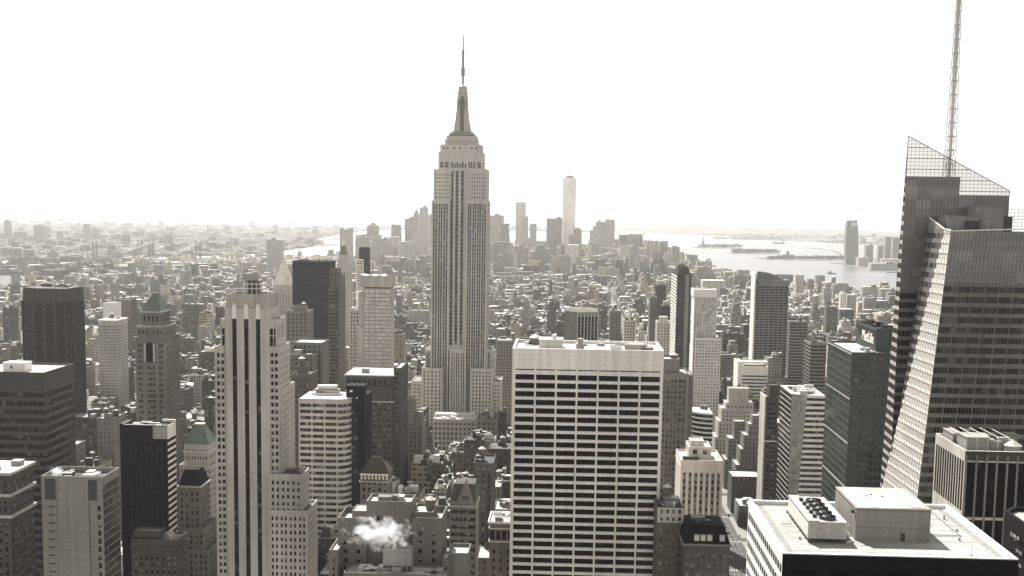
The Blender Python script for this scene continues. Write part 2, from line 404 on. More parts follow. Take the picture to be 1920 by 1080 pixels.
        for q in ws[:100]:
            m = MB(); m.quad(*q[:4]); o = m.build('window', q[4] if len(q) > 4 else s.gl, root); bq = blind(q)
            if bq: m = MB(); m.quad(*bq); k = m.build('blind', 'blind_cloth', root); k.parent = o
        for q in ws[100:]:
            bq = blind(q)
            if bq: rest_b.quad(*bq)
        if rest_b.f: tag(rest_b.build('blind', 'blind_cloth', root), kind='stuff')
        if len(ws) > 100:
            m = MB()
            for q in ws[100:]: m.quad(*q[:4])
            tag(m.build('window', s.gl, root), kind='stuff')
        for name, mb, mat, label, sub in s.parts:
            o = mb.build(name, mat, root)
            if label: o['label'] = label
            for n2, m2, k2 in sub:
                c = m2.build(n2, k2, root)
                c.parent = o
        for bx in s.boxes: HERO.append((*bx, s))
        return root

# ================================================================== buildings placed one by one
def X_(px, py, Y): return at(px, py, Y).x
def Z_(px, py, Y): return at(px, py, Y).z

# ---- slender limestone tower with black stripes (left of centre)
def striped_limestone_tower():
    Y = 600
    T = Tower('limestone_tower', 'slender pale limestone tower with three black vertical stripes down its front', 'tower', 'limestone', 'dark_glass', 'tar_roof')
    x0, x1 = X_(421, 578, Y), X_(504, 578, Y); zt = Z_(462, 578, Y); W = x1 - x0
    cs = [X_(c, 800, Y) - x0 for c in (441.5, 463.5, 485.5)]
    T.blk(x0, x1, Y, Y + 22, 0, zt, dict(cols=lambda w: [(c - 1.15, c + 1.1) for c in cs], rows=lambda a, b: [(30, zt - 5.4)], d=.5, gl='black_glass'), side=None)
    for c in cs:
        m = MB(); m.prism([(x0 + c - 1.1, Y - .12, zt - 5.2), (x0 + c + 1.1, Y - .12, zt - 5.2), (x0 + c + 1.1, Y + .01, zt - 5.2), (x0 + c - 1.1, Y + .01, zt - 5.2)],
                          [(x0 + c - 1.1, Y - .12, zt + 1.0), (x0 + c + 1.1, Y - .12, zt + 1.0), (x0 + c + 1.1, Y + .01, zt + 1.0), (x0 + c - 1.1, Y + .01, zt + 1.0)])
        m.prism([(x0 + c - 1.1, Y - .12, zt + 1.002), (x0 + c + 1.1, Y - .12, zt + 1.002), (x0 + c + 1.1, Y + .01, zt + 1.002), (x0 + c - 1.1, Y + .01, zt + 1.002)],
                [(x0 + c - .1, Y - .12, zt + 2.8), (x0 + c + .1, Y - .12, zt + 2.8), (x0 + c + .1, Y + .01, zt + 2.8), (x0 + c - .1, Y + .01, zt + 2.8)])
        T.part('finial', m, 'white_concrete')
    zc = Z_(462, 552, Y)
    T.blk(x0 + .7, x1 - .7, Y + 1, Y + 20, zt, zc, None)
    m = MB()
    for i in range(13):
        a = x0 + .7 + (W - 1.4) * i / 12; m.box(a - .22, a + .22, Y + .55, Y + 1.002, zt, zc + (.5 if i % 2 else .1))
    for i in range(11):
        a = Y + 1 + 19 * i / 10; m.box(x1 - .702, x1 - .25, a - .25, a + .25, zt, zc + .3)
    T.part('crown_rib', m, 'limestone')
    zp = Z_(462, 520, Y)
    T.bulk(X_(456, 540, Y), X_(478, 540, Y), Y + 6, Y + 14, zc - 1.1, zp - 2.2, 'dark_metal', 'tank_house')
    m = MB(); m.cyl(X_(462, 530, Y), Y + 7, zp - 1.8, zp + 1.8, 3.0, n=16); T.part('water_tank', m, 'grey_metal')
    m = MB(); m.cyl(X_(471, 530, Y), Y + 8, zp - 1.8, zp + 2.4, 1.6, n=12); T.part('water_tank', m, 'grey_metal')
    m = MB(); fx0, fx1 = X_(452, 540, Y), X_(485, 540, Y)
    for z in (zc + 2.6, zc + 4.9): m.bar((fx0, Y + 4, z), (fx1, Y + 4, z), .28); m.bar((fx1, Y + 4, z), (fx1, Y + 16, z), .28)
    for a in np.linspace(fx0, fx1, 5): m.bar((a, Y + 4, zc - 1), (a, Y + 4, zc + 6.2), .22)
    m.bar((fx0 - 5, Y + 3, zc + 2.6), (fx0, Y + 4, zc + 2.6), .3); m.bar((fx1, Y + 4, zc + 3), (fx1 + 3, Y + 10, zc - .6), .2)
    T.part('roof_frame', m, 'white_metal')
    two = dict(cols=lambda w: [(w * .17, w * .17 + 1.45), (w * .57, w * .57 + 1.45)], fl=3.57, wh=.56, mt=2.4, d=.35)
    sd = dict(bay=4.4, ww=.36, fl=3.57, wh=.56, mt=2.4, n=2, d=.35)
    tall = dict(cols=lambda w: [(w * .28, w * .28 + 1.7)], rows=lambda a, b: [(b - 13.4, b - 8.4), (b - 8.0, b - 4.6)], d=.9)
    # left shoulder
    T.px(413.5, 421, 598, Y + 1.2, 18, tall, zb=Z_(417, 652, Y), left='no', right='no')
    T.px(402, 421, 650, Y + .6, 24, dict(cols=lambda w: [(w * .22, w * .22 + 1.45), (w * .65, w * .65 + 1.45)], fl=3.57, wh=.56, mt=2.4, d=.35), left='no', right='no')
    # right shoulder, stepping down and back
    T.px(504, 518.5, 599, Y + 1.2, 18, dict(cols=lambda w: [(w * .1, w * .1 + 1.6), (w * .6, w * .6 + 1.0)], rows=lambda a, b: [(b - 13.4, b - 8.4), (b - 8.0, b - 4.6)], d=.9), zb=Z_(510, 652, Y), side=None, right=dict(bay=4, ww=.35, rows=lambda a, b: [(b - 10, b - 3)], d=.7))
    T.px(504, 523.5, 650, Y + .6, 24, two, right=sd)
    T.px(504, 528, 730, Y + 2.2, 30, None, right=sd)
    T.px(504, 567, 889, Y - 4, 17, dict(bay=5.2, n=2, ww=.5, fl=3.57, wh=.56, mt=2.6, d=.35, pil=(.7, .25)), right=sd)
    T.px(504, 577, 957, Y - 6, 24, dict(bay=4.6, n=2, ww=.5, fl=3.57, wh=.56, mt=2.4, d=.35), right=sd)
    b = T.boxes[-2]; T.clutter(b[0] + 10, b[1], b[2], b[3], b[5] - 1.1, 5, 3)
    return T.finish()
striped_limestone_tower()

# ---- broad white slab with black ribbon windows (centre)
def white_slab():
    Y = 560
    T = Tower('office_slab', 'broad white slab with black ribbon windows in seven bays and a blank top band', 'tower', 'travertine', 'black_glass', 'white_roof')
    x0, x1 = X_(961, 655, Y), X_(1245, 655, Y); zt = Z_(1100, 655, Y); W = x1 - x0
    e = 1.45; pw = .85; bw_ = (W - 2 * e + pw) / 7
    cols = lambda w: [(e + i * bw_, e + i * bw_ + bw_ - pw) for i in range(7)]
    def rows(a, b):
        z = Z_(1100, 694, Y); o = [(z - .55, z)]
        z = Z_(1100, 704, Y)
        while z > 6: o.append((z - 2.55, z)); z -= 3.93
        return o[::-1]
    T.blk(x0, x1, Y, Y + 39, 0, zt, dict(cols=cols, rows=rows, d=.7), side=dict(bay=9.8, ww=.94, mx=1.2, rows=rows, d=.7), par=1.4, pw=1.0)
    m = MB()
    for i in range(8):
        c = e - pw / 2 + i * bw_
        if i in (0, 7): continue
        m.box(x0 + c - .28, x0 + c + .28, Y - .22, Y + .002, 0, zt - 1.2)
    T.part('pier', m, 'travertine')
    zd = zt - 1.4
    yb = lambda py: Y + 39 * (655 - py) / 19
    def rx(p, y): return X_(p, 645, y)
    y_ = Y + 12
    T.bulk(rx(1011, y_), rx(1055, y_), Y + 9, Y + 22, zd, zd + 4.3, 'pale_stone', 'penthouse')
    m = MB(); cx = rx(1088, y_)
    m.cyl(cx, Y + 12, zd, zd + 2.6, 1.9, n=16); m.cyl(cx, Y + 12, zd + 2.602, zd + 4.0, 1.2, n=16); m.cyl(cx, Y + 12, zd + 4.002, zd + 5.2, 1.5, n=16); T.part('exhaust_stack', m, 'mid_metal')
    m = MB(); cx = rx(1193, y_); m.cyl(cx, Y + 14, zd, zd + 2.6, 5.2, 5.4, 28); m.cyl(cx, Y + 14, zd + 2.602, zd + 3.0, 4.6, 4.6, 28); T.part('cooling_drum', m, 'grey_metal')
    T.bulk(rx(1146, y_), rx(1164, y_), Y + 4, Y + 20, zd, zd + 1.2, 'dark_metal', 'roof_grille')
    T.bulk(rx(1209, y_), rx(1223, y_), Y + 5, Y + 12, zd, zd + 1.6, 'dark_metal', 'roof_grille')
    T.tank(rx(1004, y_ + 14), Y + 31, zd, 2.8, 2.6, .6, 'tan_brick')
    T.bulk(rx(985, y_ + 14), rx(996, y_ + 14), Y + 32, Y + 36, zd, zd + 1.4, 'dark_metal')
    T.bulk(rx(1036, y_), rx(1042, y_), Y + 12, Y + 15, zd + 4.66, zd + 6.2, 'white_metal')
    m = MB()
    for a in (rx(1225, y_), rx(1231, y_)): m.bar((a, Y + 2, zd + .4), (a - .4, Y + 36, zd + .4), .22)
    T.part('roof_rail', m, 'white_metal')
    m = MB(); m.bar((x0 + 14, Y + 6, zd + .5), (x0 + 46, Y + 6, zd + .5), .25, 6); m.bar((x0 + 5, Y + 20, zd + .4), (x0 + 16, Y + 24, zd + .4), .2, 6); T.part('duct', m, 'mid_metal')
    T.clutter(x0 + 2, x1 - 2, Y + 24, Y + 37, zd, 9, 11, hmax=2)
    return T.finish()
white_slab()

# ---- the tall stepped art deco tower with the mast
def stepped_spire_tower():
    Y = 1230
    T = Tower('art_deco_skyscraper', 'tallest tower, grey limestone art deco skyscraper with a tapering mast', 'tower', 'esb_stone', 'esb_window', 'grey_roof')
    T.spm = 'esb_spandrel'
    mm = Y / F
    def st(bay=4.8, n=2, ww=.70, mb=4, mt=2.2, ptop=.3): return dict(bay=bay, n=n, ww=ww, fl=3.75, wh=.52, strip=True, d=.55, mb=mb, mt=mt, mx=1.2)
    def p(xl, xr, yt, dy, dep, s_, yb=None, **k):
        return T.px(xl, xr, yt, Y + dy, dep, s_, zb=0 if yb is None else Z_((xl + xr) / 2, yb, Y + dy), **k)
    S = st()
    # main shaft: two projecting flanks and the recessed dark centre
    p(809, 843, 376, 0, 41, S, left='no', right='no')
    p(874, 914.5, 376, 0, 41, S, left='no')
    p(843, 884, 262 + 46, 3.5, 36, dict(cols=lambda w: [(w * .05, w * .19), (w * .28, w * .42), (w * .52, w * .66)], rows=lambda a, b: floors(a, b, 3.75, .6, 6, 4), strip=True, d=.7), yb=660, left='no', right='no')
    # shoulders above the flanks
    p(813, 846, 317, 1.5, 38, dict(bay=4.6, n=2, ww=.42, fl=3.75, wh=.5, d=.4, mt=3.5, mb=1), yb=378, left='no', right='no')
    p(882, 913, 317, 1.5, 38, dict(bay=4.6, n=2, ww=.42, fl=3.75, wh=.5, d=.4, mt=3.5, mb=1), yb=378, left='no')
    # upper block
    p(822, 905.5, 285, 3, 34, dict(cols=lambda w: [(w * a - .75, w * a + .75) for a in (.06, .10, .17, .21, .31, .37, .43, .49, .55, .61, .70, .75, .81, .90, .94)], rows=lambda a, b: floors(a, b, 3.75, .55, 9, 1), strip=True, d=.5), yb=320)
    p(825.5, 902.5, 271, 4, 32, dict(cols=lambda w: [(w * a - .8, w * a + .8) for a in (.09, .18, .34, .48, .77, .87)], rows=lambda a, b: [(b - 4.6, b - 2.6)], d=.4), yb=288)
    # lower setbacks
    p(843, 874, 655, -3, 20, st(5.0, 2, .5, mt=3), left='no', right='no')
    p(797, 809, 655, 5, 30, S, left='no')
    p(912, 922.5, 655, 3, 34, st(4.4), left='no')
    p(790.5, 830, 690, -8, 44, dict(bay=3.6, ww=.44, fl=3.75, wh=.6, d=.4, mt=2.4, mx=1), left='no')
    p(882.5, 923.5, 691, -8, 44, dict(bay=3.6, ww=.44, fl=3.75, wh=.6, d=.4, mt=2.4, mx=1), left='no')
    p(772, 791, 714, 0, 40, dict(bay=4, n=2, ww=.5, fl=3.75, wh=.55, d=.4, mt=2.4, mx=.8), left='no')
    p(924, 939, 716, -4, 40, dict(bay=4, n=2, ww=.5, fl=3.75, wh=.55, d=.4, mt=2.4, mx=.8), left='no')
    # pointed metal caps over the three centre strips
    yc = Y + 2.9; m = MB()
    for a in (851, 861.5, 872):
        x = X_(a, 295, Y); z = Z_(a, 300, Y)
        m.prism([(x - 1.1, yc - .25, z - 3.5), (x + 1.1, yc - .25, z - 3.5), (x + 1.1, yc + .2, z - 3.5), (x - 1.1, yc + .2, z - 3.5)], [(x - .1, yc - .25, z + 2.5), (x + .1, yc - .25, z + 2.5), (x + .1, yc + .2, z + 2.5), (x - .1, yc + .2, z + 2.5)])
    T.part('finial', m, 'white_metal')
    # crown steps, pale ledges and dark bands painting in light and shadow lines
    cx, cy = X_(866.5, 262, Y + 18), Y + 20
    zz = lambda py: Z_(866, py, cy)
    hw = lambda px_: px_ * (cy / F) / 2
    for wq, dq, p0_, p1_, mt_ in ((60, 12.5, 272, 266.5, 'esb_stone'), (52, 10.5, 266.4, 264.6, 'mullion'), (61, 12.2, 264.5, 262.6, 'pale_stone'), (55, 11.2, 262.5, 257.5, 'esb_stone'), (56.5, 11.6, 257.4, 256.2, 'pale_stone'), (46, 10, 256.1, 252.6, 'grey_stone'), (47.5, 10.4, 252.5, 251.4, 'pale_stone'), (39, 9, 251.3, 248.6, 'grey_stone'), (40, 9.3, 248.5, 247.6, 'pale_stone')):
        m = MB(); m.box(cx - hw(wq), cx + hw(wq), cy - dq, cy + dq, zz(p0_), zz(p1_)); T.part('crown_step', m, mt_)
    m = MB()
    for k in range(28):
        a = cx - hw(58) + hw(116) * k / 27; m.box(a - .18, a + .18, cy - 12.9, cy - 12.6, zz(272), zz(265.5))
    m.box(cx - hw(59), cx + hw(59), cy - 12.95, cy - 12.55, zz(265.4), zz(264.6)); T.part('parapet_fence', m, 'white_metal')
    # mast with its wings
    m = MB(); m.frus(cx, cy, zz(248), zz(186), hw(19), hw(19), hw(16), hw(16))
    T.part('mast_shaft', m, 'pale_stone')
    m = MB(); m.box(cx - hw(6.5), cx + hw(6.5), cy - hw(20) - .2, cy - hw(15), zz(247), zz(182)); T.part('mast_glazing', m, 'mullion')
    for sx in (-1, 1):
        m = MB(); pts = [(9, 248), (16.5, 248), (12.5, 226), (10.3, 205), (9.6, 186), (7.5, 186)]
        lo = [(cx + sx * hw(2 * a), cy - 4.5, zz(b)) for a, b in pts]; hi = [(x, cy + 4.5, z) for x, _, z in lo]; m.prism(lo, hi); T.part('mast_wing', m, 'pale_stone')
        m = MB(); m.box(cx + sx * hw(12) - .5, cx + sx * hw(12) + .5, cy - hw(16) - .9, cy - hw(15) + .6, zz(206), zz(188)); T.part('mast_louvre', m, 'mid_metal')
    m = MB(); m.cyl(cx, cy, zz(185.9), zz(180), hw(20), n=20); m.cyl(cx, cy, zz(179.9), zz(177), hw(17), n=20); m.cyl(cx, cy, zz(176.9), zz(172), hw(19), n=20); m.cyl(cx, cy, zz(171.9), zz(165), hw(15.5), n=20); m.cyl(cx, cy, zz(164.9), zz(162.8), hw(16.5), n=20)
    T.part('observation_drum', m, 'limestone')
    m = MB(); m.cyl(cx, cy, zz(162.7), zz(159.5), hw(13), hw(6), 18); m.cyl(cx, cy, zz(159.4), zz(158), hw(6), hw(3), 18); T.part('dome', m, 'white_metal')
    m = MB(); m.cyl(cx, cy, zz(158), zz(143), 1.1, n=8); m.cyl(cx, cy, zz(143), zz(127), 1.9, n=8); m.cyl(cx, cy, zz(127), zz(97), 1.25, n=8); m.cyl(cx, cy, zz(97), zz(95), 1.7, n=8); m.cyl(cx, cy, zz(95), zz(66), .75, .5, 8); m.cyl(cx, cy, zz(66), zz(56), .28, .12, 6)
    m.bar((cx + 2.6, cy, zz(142)), (cx + 2.6, cy, zz(124)), .25); m.bar((cx, cy, zz(142)), (cx + 2.6, cy, zz(142)), .2)
    for z in (150, 138, 120, 112, 104): m.bar((cx - 1.9, cy - .5, zz(z)), (cx + 1.9, cy - .5, zz(z)), .2)
    T.part('antenna', m, 'mid_metal')
    for i, (a, b) in enumerate(((842, 266), (850, 252), (884, 254), (889, 262), (846, 268))):
        m = MB(); x = X_(a, b, cy - 8); z = Z_(a, b, cy - 8); m.cyl(x, cy - 9, z, z + 2.5, .9, n=8); m.bar((x, cy - 9, z + 2.5), (x, cy - 9, z + 5), .15); T.part('dish_antenna', m, 'white_metal')
    for i in range(6):
        b = T.boxes[4]; m = MB(); x = b[0] + 2 + i * 2.2; m.box(x, x + 1.2, Y + 4, Y + 6, b[5] - 1, b[5] + 1.5 + i % 3); T.part('antenna_box', m, ('dark_metal', 'white_metal')[i % 2])
    return T.finish()
stepped_spire_tower()

# ---- faceted glass tower with the sloping screen and spire (right)
def facet(T, L0, L1, R0, R1, z0, z1, fl, glassname, spand, frac=.45, mull=0, seg=1, pier=0, plain=0):
    """a tilted glass facet between two edges, cut into storeys: ribbon of glass and spandrel"""
    L0, L1, R0, R1 = map(Vector, (L0, L1, R0, R1))
    def e(a, b, z): return a + (b - a) * ((z - a.z) / (b.z - a.z))
    z = z1; S0_ = T.facet_sp.setdefault(spand, MB()); kf = 0; n_out = (R0 - L0).cross(L1 - L0).normalized()
    lim = min(L1.z, R1.z)
    while z - fl > z0:
        a, b = z - fl, z - fl * frac; gn = 'grid_glass' if kf < plain else glassname; S = T.facet_sp.setdefault('grid_glass', MB()) if kf < plain else S0_; kf += 1
        S.quad(e(L0, L1, b), e(R0, R1, b), e(R0, R1, z), e(L0, L1, z))
        dl = -n_out * .25
        for k in range(seg):
            f0, f1 = k / seg, (k + 1) / seg
            def q(zz, f): return e(L0, L1, zz).lerp(e(R0, R1, zz), f) + dl
            T.facet_w.append((q(a, f0), q(a, f1), q(b, f1), q(b, f0), gn))
            if pier and kf > plain: S0_.bar(e(L0, L1, a).lerp(e(R0, R1, a), f0), e(L0, L1, b).lerp(e(R0, R1, b), f0), pier)
        if mull:
            k = max(1, round((e(R0, R1, a) - e(L0, L1, a)).length / mull))
            for i in range(k + 1):
                f = i / k
                T.facet_m.bar(e(L0, L1, a).lerp(e(R0, R1, a), f) + n_out * .05, e(L0, L1, z).lerp(e(R0, R1, z), f) + n_out * .05, .09)
        z -= fl
    S0_.quad(e(L0, L1, z0), e(R0, R1, z0), e(R0, R1, z), e(L0, L1, z))
def crystal_tower():
    T = Tower('glass_tower', 'faceted glass tower with a sloping screen top and lattice spire', 'tower', 'grey_metal', 'tower_glass', 'tar_roof')
    T.facet_sp, T.facet_w, T.facet_m = {}, [], MB()
    YA, YB = 530.0, 572.0
    V = lambda px, py, Y, z=None: at(px, py, Y)
    def down(p, q, z): p, q = Vector(p), Vector(q); return p + (q - p) * ((z - p.z) / (q.z - p.z))
    # front volume
    A1, A2 = at(1783, 433, YA), at(1722, 918, YA)
    A0 = down(A1, A2, 0.0)
    RX = A1.x + 62
    Rt, Rb = Vector((RX, YA, A1.z + 2.5)), Vector((RX, YA, 0))
    L1, L2 = at(1770, 429, YA + 8), at(1652, 918, YA + 50); L0 = down(L1, L2, 0.0)
    T1, T2 = at(1743, 408, YA + 32), at(1660, 905, YA + 51); T0 = down(T1, T2, 0.0)
    fl = 4.35
    facet(T, A0, A1, Rb, (RX, YA, A1.z), 0, A1.z, fl, 'tower_glass', 'facet_band', .40, 1.55, 11, .28, 5)
    facet(T, L0, L1, A0, A1, 0, L1.z, fl, 'bright_facet', 'white_concrete', .38, 3.2, 3)  # lit chamfer: pale glass and white spandrels carry the light in their colour
    zq = Z_(1665, 770, YA + 40); Lq = down(L1, L2, zq)
    facet(T, Lq, T1, Lq + Vector((.01, 0, 0)), L1, zq + .1, L1.z, fl, 'tower_glass', 'facet_band', .45, 1.6, 2)
    T.facet_sp.setdefault('grid_glass', MB()).poly([down(Lq, T1, L1.z), L1, T1])
    # close the body behind the facets and its roof
    yb_ = YA + 48; XB = T1.x
    B = T.W
    B.poly([(RX, YA, 0), (RX, yb_, 0), (RX, yb_, A1.z), (RX, YA, A1.z)])
    rz = L1.z - 1.0
    T.RF.poly([(A1.x + .3, YA + .4, rz), (RX, YA + .4, rz), (RX, YB, rz), (T1.x + .5, YB, rz), (T1.x + .5, T1.y, rz), (L1.x + .4, L1.y, rz)])
    m = MB()   # rim of the front volume
    m.bar(T1, L1, .35); m.bar(L1, A1, .35); m.bar(A1, Rt, .35)
    T.part('roof_rim', m, 'white_metal')
    # rear slab with the sloped screen
    S1, S2 = at(1703, 255, YB), at(1668, 905, YB); S0 = down(S1, S2, 0.0)
    K2 = at(1650, 918, YB + 20); K1 = S1 + Vector((.2, .6, -.5)); K0 = down(K1, K2, 0.0)
    E1 = at(1893, 358, YB); zr = Z_(1750, 331, YB)
    ER = Vector((E1.x, YB, 0))
    def edge(z): return S0 + (S1 - S0) * (z / S1.z)
    el = edge(zr)
    zl = Z_(1850, 366, YB); xm = X_(1800, 340, YB); e2 = edge(zl)
    facet(T, S0, e2, (E1.x, YB, 0), (E1.x, YB, zl), 0, zl, fl, 'tower_glass', 'facet_band', .40, 1.6, 8, 0, 10)
    facet(T, e2, el, (xm, YB, zl), (xm, YB, zr), zl, zr, fl, 'grid_glass', 'grid_glass', .40, 1.6, 4)
    facet(T, K0, K1, S0, S1, 0, S1.z - 8, fl, 'tower_glass', 'white_concrete', .42, 1.6, 1)  # sunlit east side painted with white spandrels
    kk = lambda z: down(K1, K2, z)
    B.quad(K0, (E1.x, YB + 30, 0), (E1.x, YB + 30, zl), kk(zl)); B.quad((E1.x, YB, 0), (E1.x, YB + 30, 0), (E1.x, YB + 30, zl), (E1.x, YB, zl))
    B.quad(kk(zl), (xm, YB + 30, zl), (xm, YB + 30, zr), kk(zr)); B.quad((xm, YB, zl), (xm, YB + 30, zl), (xm, YB + 30, zr), (xm, YB, zr))
    T.RF.quad((el.x, YB + .2, zr), (xm, YB + .2, zr), (xm, YB + 30, zr), kk(zr)); T.RF.quad((xm, YB + .2, zl), (E1.x, YB + .2, zl), (E1.x, YB + 30, zl), (xm, YB + 30, zl))
    # open glass screen above the roof: bars and clear panes
    m = MB(); zt = lambda x: S1.z + (E1.z - S1.z) * (x - S1.x) / (E1.x - S1.x)
    m.bar(S1, E1, .22); m.bar((S1.x, YB, S1.z), edge(zr), .22); m.bar(E1, (E1.x, YB, zl), .2)
    n_ = 26
    for i in range(1, n_):
        x = S1.x + (E1.x - S1.x) * i / n_
        zq = zr if x < xm else zl
        if zt(x) > zq: m.bar((x, YB, zq), (x, YB, zt(x)), .075)
    z = zl + 1.6; k = 0
    while z < S1.z - 1:
        xe = S1.x + (E1.x - S1.x) * (z - S1.z) / (E1.z - S1.z); xe = min(xe, E1.x)
        m.bar((edge(z).x if z > zr else xm, YB, z), (xe, YB, z), .22 if k % 3 == 0 else .09); k += 1; z += 1.62
    T.part('screen_frame', m, 'mullion')
    g = MB(); g.poly([edge(zr) + Vector((0, .1, 0)), (xm, YB + .1, zr), (xm, YB + .1, zl), (E1.x, YB + .1, zl), E1 + Vector((0, .1, 0)), S1 + Vector((0, .1, 0))])
    T.part('glass_screen', g, 'screen_glass')
    # side return of the screen, lower right
    m = MB(); xs, xe = E1.x, at(1932, 393, YB + 12).x; z0_, z1_ = Z_(1905, 430, YB + 12), Z_(1905, 393, YB + 12)
    for i in range(9): a = xs + (xe - xs) * i / 8; m.bar((a, YB + 12, z0_), (a, YB + 12, z1_), .09)
    for z in np.linspace(z0_, z1_, 7): m.bar((xs, YB + 12, z), (xe, YB + 12, z), .12)
    T.part('screen_frame', m, 'mullion')
    # plant on the two roofs
    def pbox(xl, xr, yt, yb, Y, dep, mat, name):
        T.bulk(X_(xl, yt, Y), X_(xr, yt, Y), Y, Y + dep, min(rz, Z_(xl, yb, Y)), Z_(xl, yt, Y) - .35, mat, name)
    pbox(1776, 1836, 404, 424, YA + 24, 12, 'grey_metal', 'plant_room'); pbox(1834, 1884, 386, 422, YA + 28, 14, 'grey_metal', 'plant_room')
    pbox(1884, 1899, 406, 424, YA + 30, 8, 'dark_metal', 'plant_room'); pbox(1813, 1838, 414, 424, YA + 21, 2, 'dark_metal', 'louvre')
    for a in (1790, 1806, 1822, 1846, 1860):
        m = MB(); x = X_(a, 424, YA + 14); m.cyl(x, YA + 14, rz, rz + 1.1, .9, .5, 8); m.bar((x, YA + 14, rz + 1.1), (x, YA + 14, rz + 2.6), .1); T.part('roof_vent', m, 'dark_metal')
    def core(xl, xr, yt, mat='bronze_panel'):
        m = MB(); m.box(X_(xl, yt, YB + 6), X_(xr, yt, YB + 6), YB + 6, YB + 26, zr + .01, Z_(xl, yt, YB + 6)); T.part('core_wall', m, mat)
    # spire
    x0 = X_(1781, 295, YB + 18); yS = YB + 18; zb_ = zr + .02; zt_ = Z_(1790, -60, yS)
    m = MB(); m.bar((x0, yS, zb_), (x0 + .35, yS, zt_), .8, 10); T.part('spire_pole', m, 'white_metal')
    m = MB(); nseg = 15
    for sx, sy in ((-1, -1), (1, -1), (1, 1), (-1, 1)):
        m.bar((x0 + sx * 2.2, yS + sy * 2.3, zb_), (x0 + .35 + sx * .7, yS + sy * .7, zt_), .14)
    for i in range(nseg):
        f0, f1 = i / nseg, (i + 1) / nseg; h0, h1 = 2.2 - 1.5 * f0, 2.2 - 1.5 * f1
        za, zc = zb_ + (zt_ - zb_) * f0, zb_ + (zt_ - zb_) * f1; xa, xc = x0 + .35 * f0, x0 + .35 * f1
        for (a, b) in (((-1, -1), (1, -1)), ((1, -1), (1, 1)), ((1, 1), (-1, 1)), ((-1, 1), (-1, -1))):
            m.bar((xa + a[0] * h0, yS + a[1] * h0, za), (xa + b[0] * h0, yS + b[1] * h0, za), .16)
            m.bar((xa + a[0] * h0, yS + a[1] * h0, za), (xc + b[0] * h1, yS + b[1] * h1, zc), .1)
    T.part('spire_lattice', m, 'grey_metal')
    T.boxes = [(L0.x - 1, RX, YA, YB + 30, 0, A1.z)]
    root = T.finish()
    for k, mb in T.facet_sp.items(): tag(mb.build('spandrel', k, root), kind='stuff')
    T.facet_m.build('mullion', 'mullion', root)
    def key(q):
        c = sum((Vector(p) for p in q[:4]), Vector()) / 4; pr = proj(*c); return (not (pr and 0 < pr[0] < 1920 and pr[1] < 1080), -c.z)
    ws = sorted(T.facet_w, key=key); rest = {}
    for q in ws[:98]:
        m = MB(); m.quad(*q[:4]); m.build('window', q[4], root)
    for q in ws[98:]: rest.setdefault(q[4], MB()).quad(*q[:4])
    for k, mb in rest.items(): tag(mb.build('window', k, root), kind='stuff')
    HERO.append((S1.x - 3, E1.x, YB, YB + 30, 0, zr, T))
m_, n_, b_ = nodes('screen_glass')
tr = n_.nodes.new('ShaderNodeBsdfTransparent'); mx = n_.nodes.new('ShaderNodeMixShader'); mx.inputs[0].default_value = .30
tr.inputs[0].default_value = (.93, .92, .90, 1)
b_.inputs['Base Color'].default_value = (.25, .25, .24, 1); b_.inputs['Roughness'].default_value = .15
n_.links.new(tr.outputs[0], mx.inputs[1]); n_.links.new(b_.outputs[0], mx.inputs[2]); n_.links.new(mx.outputs[0], n_.nodes['Material Output'].inputs[0])
crystal_tower()

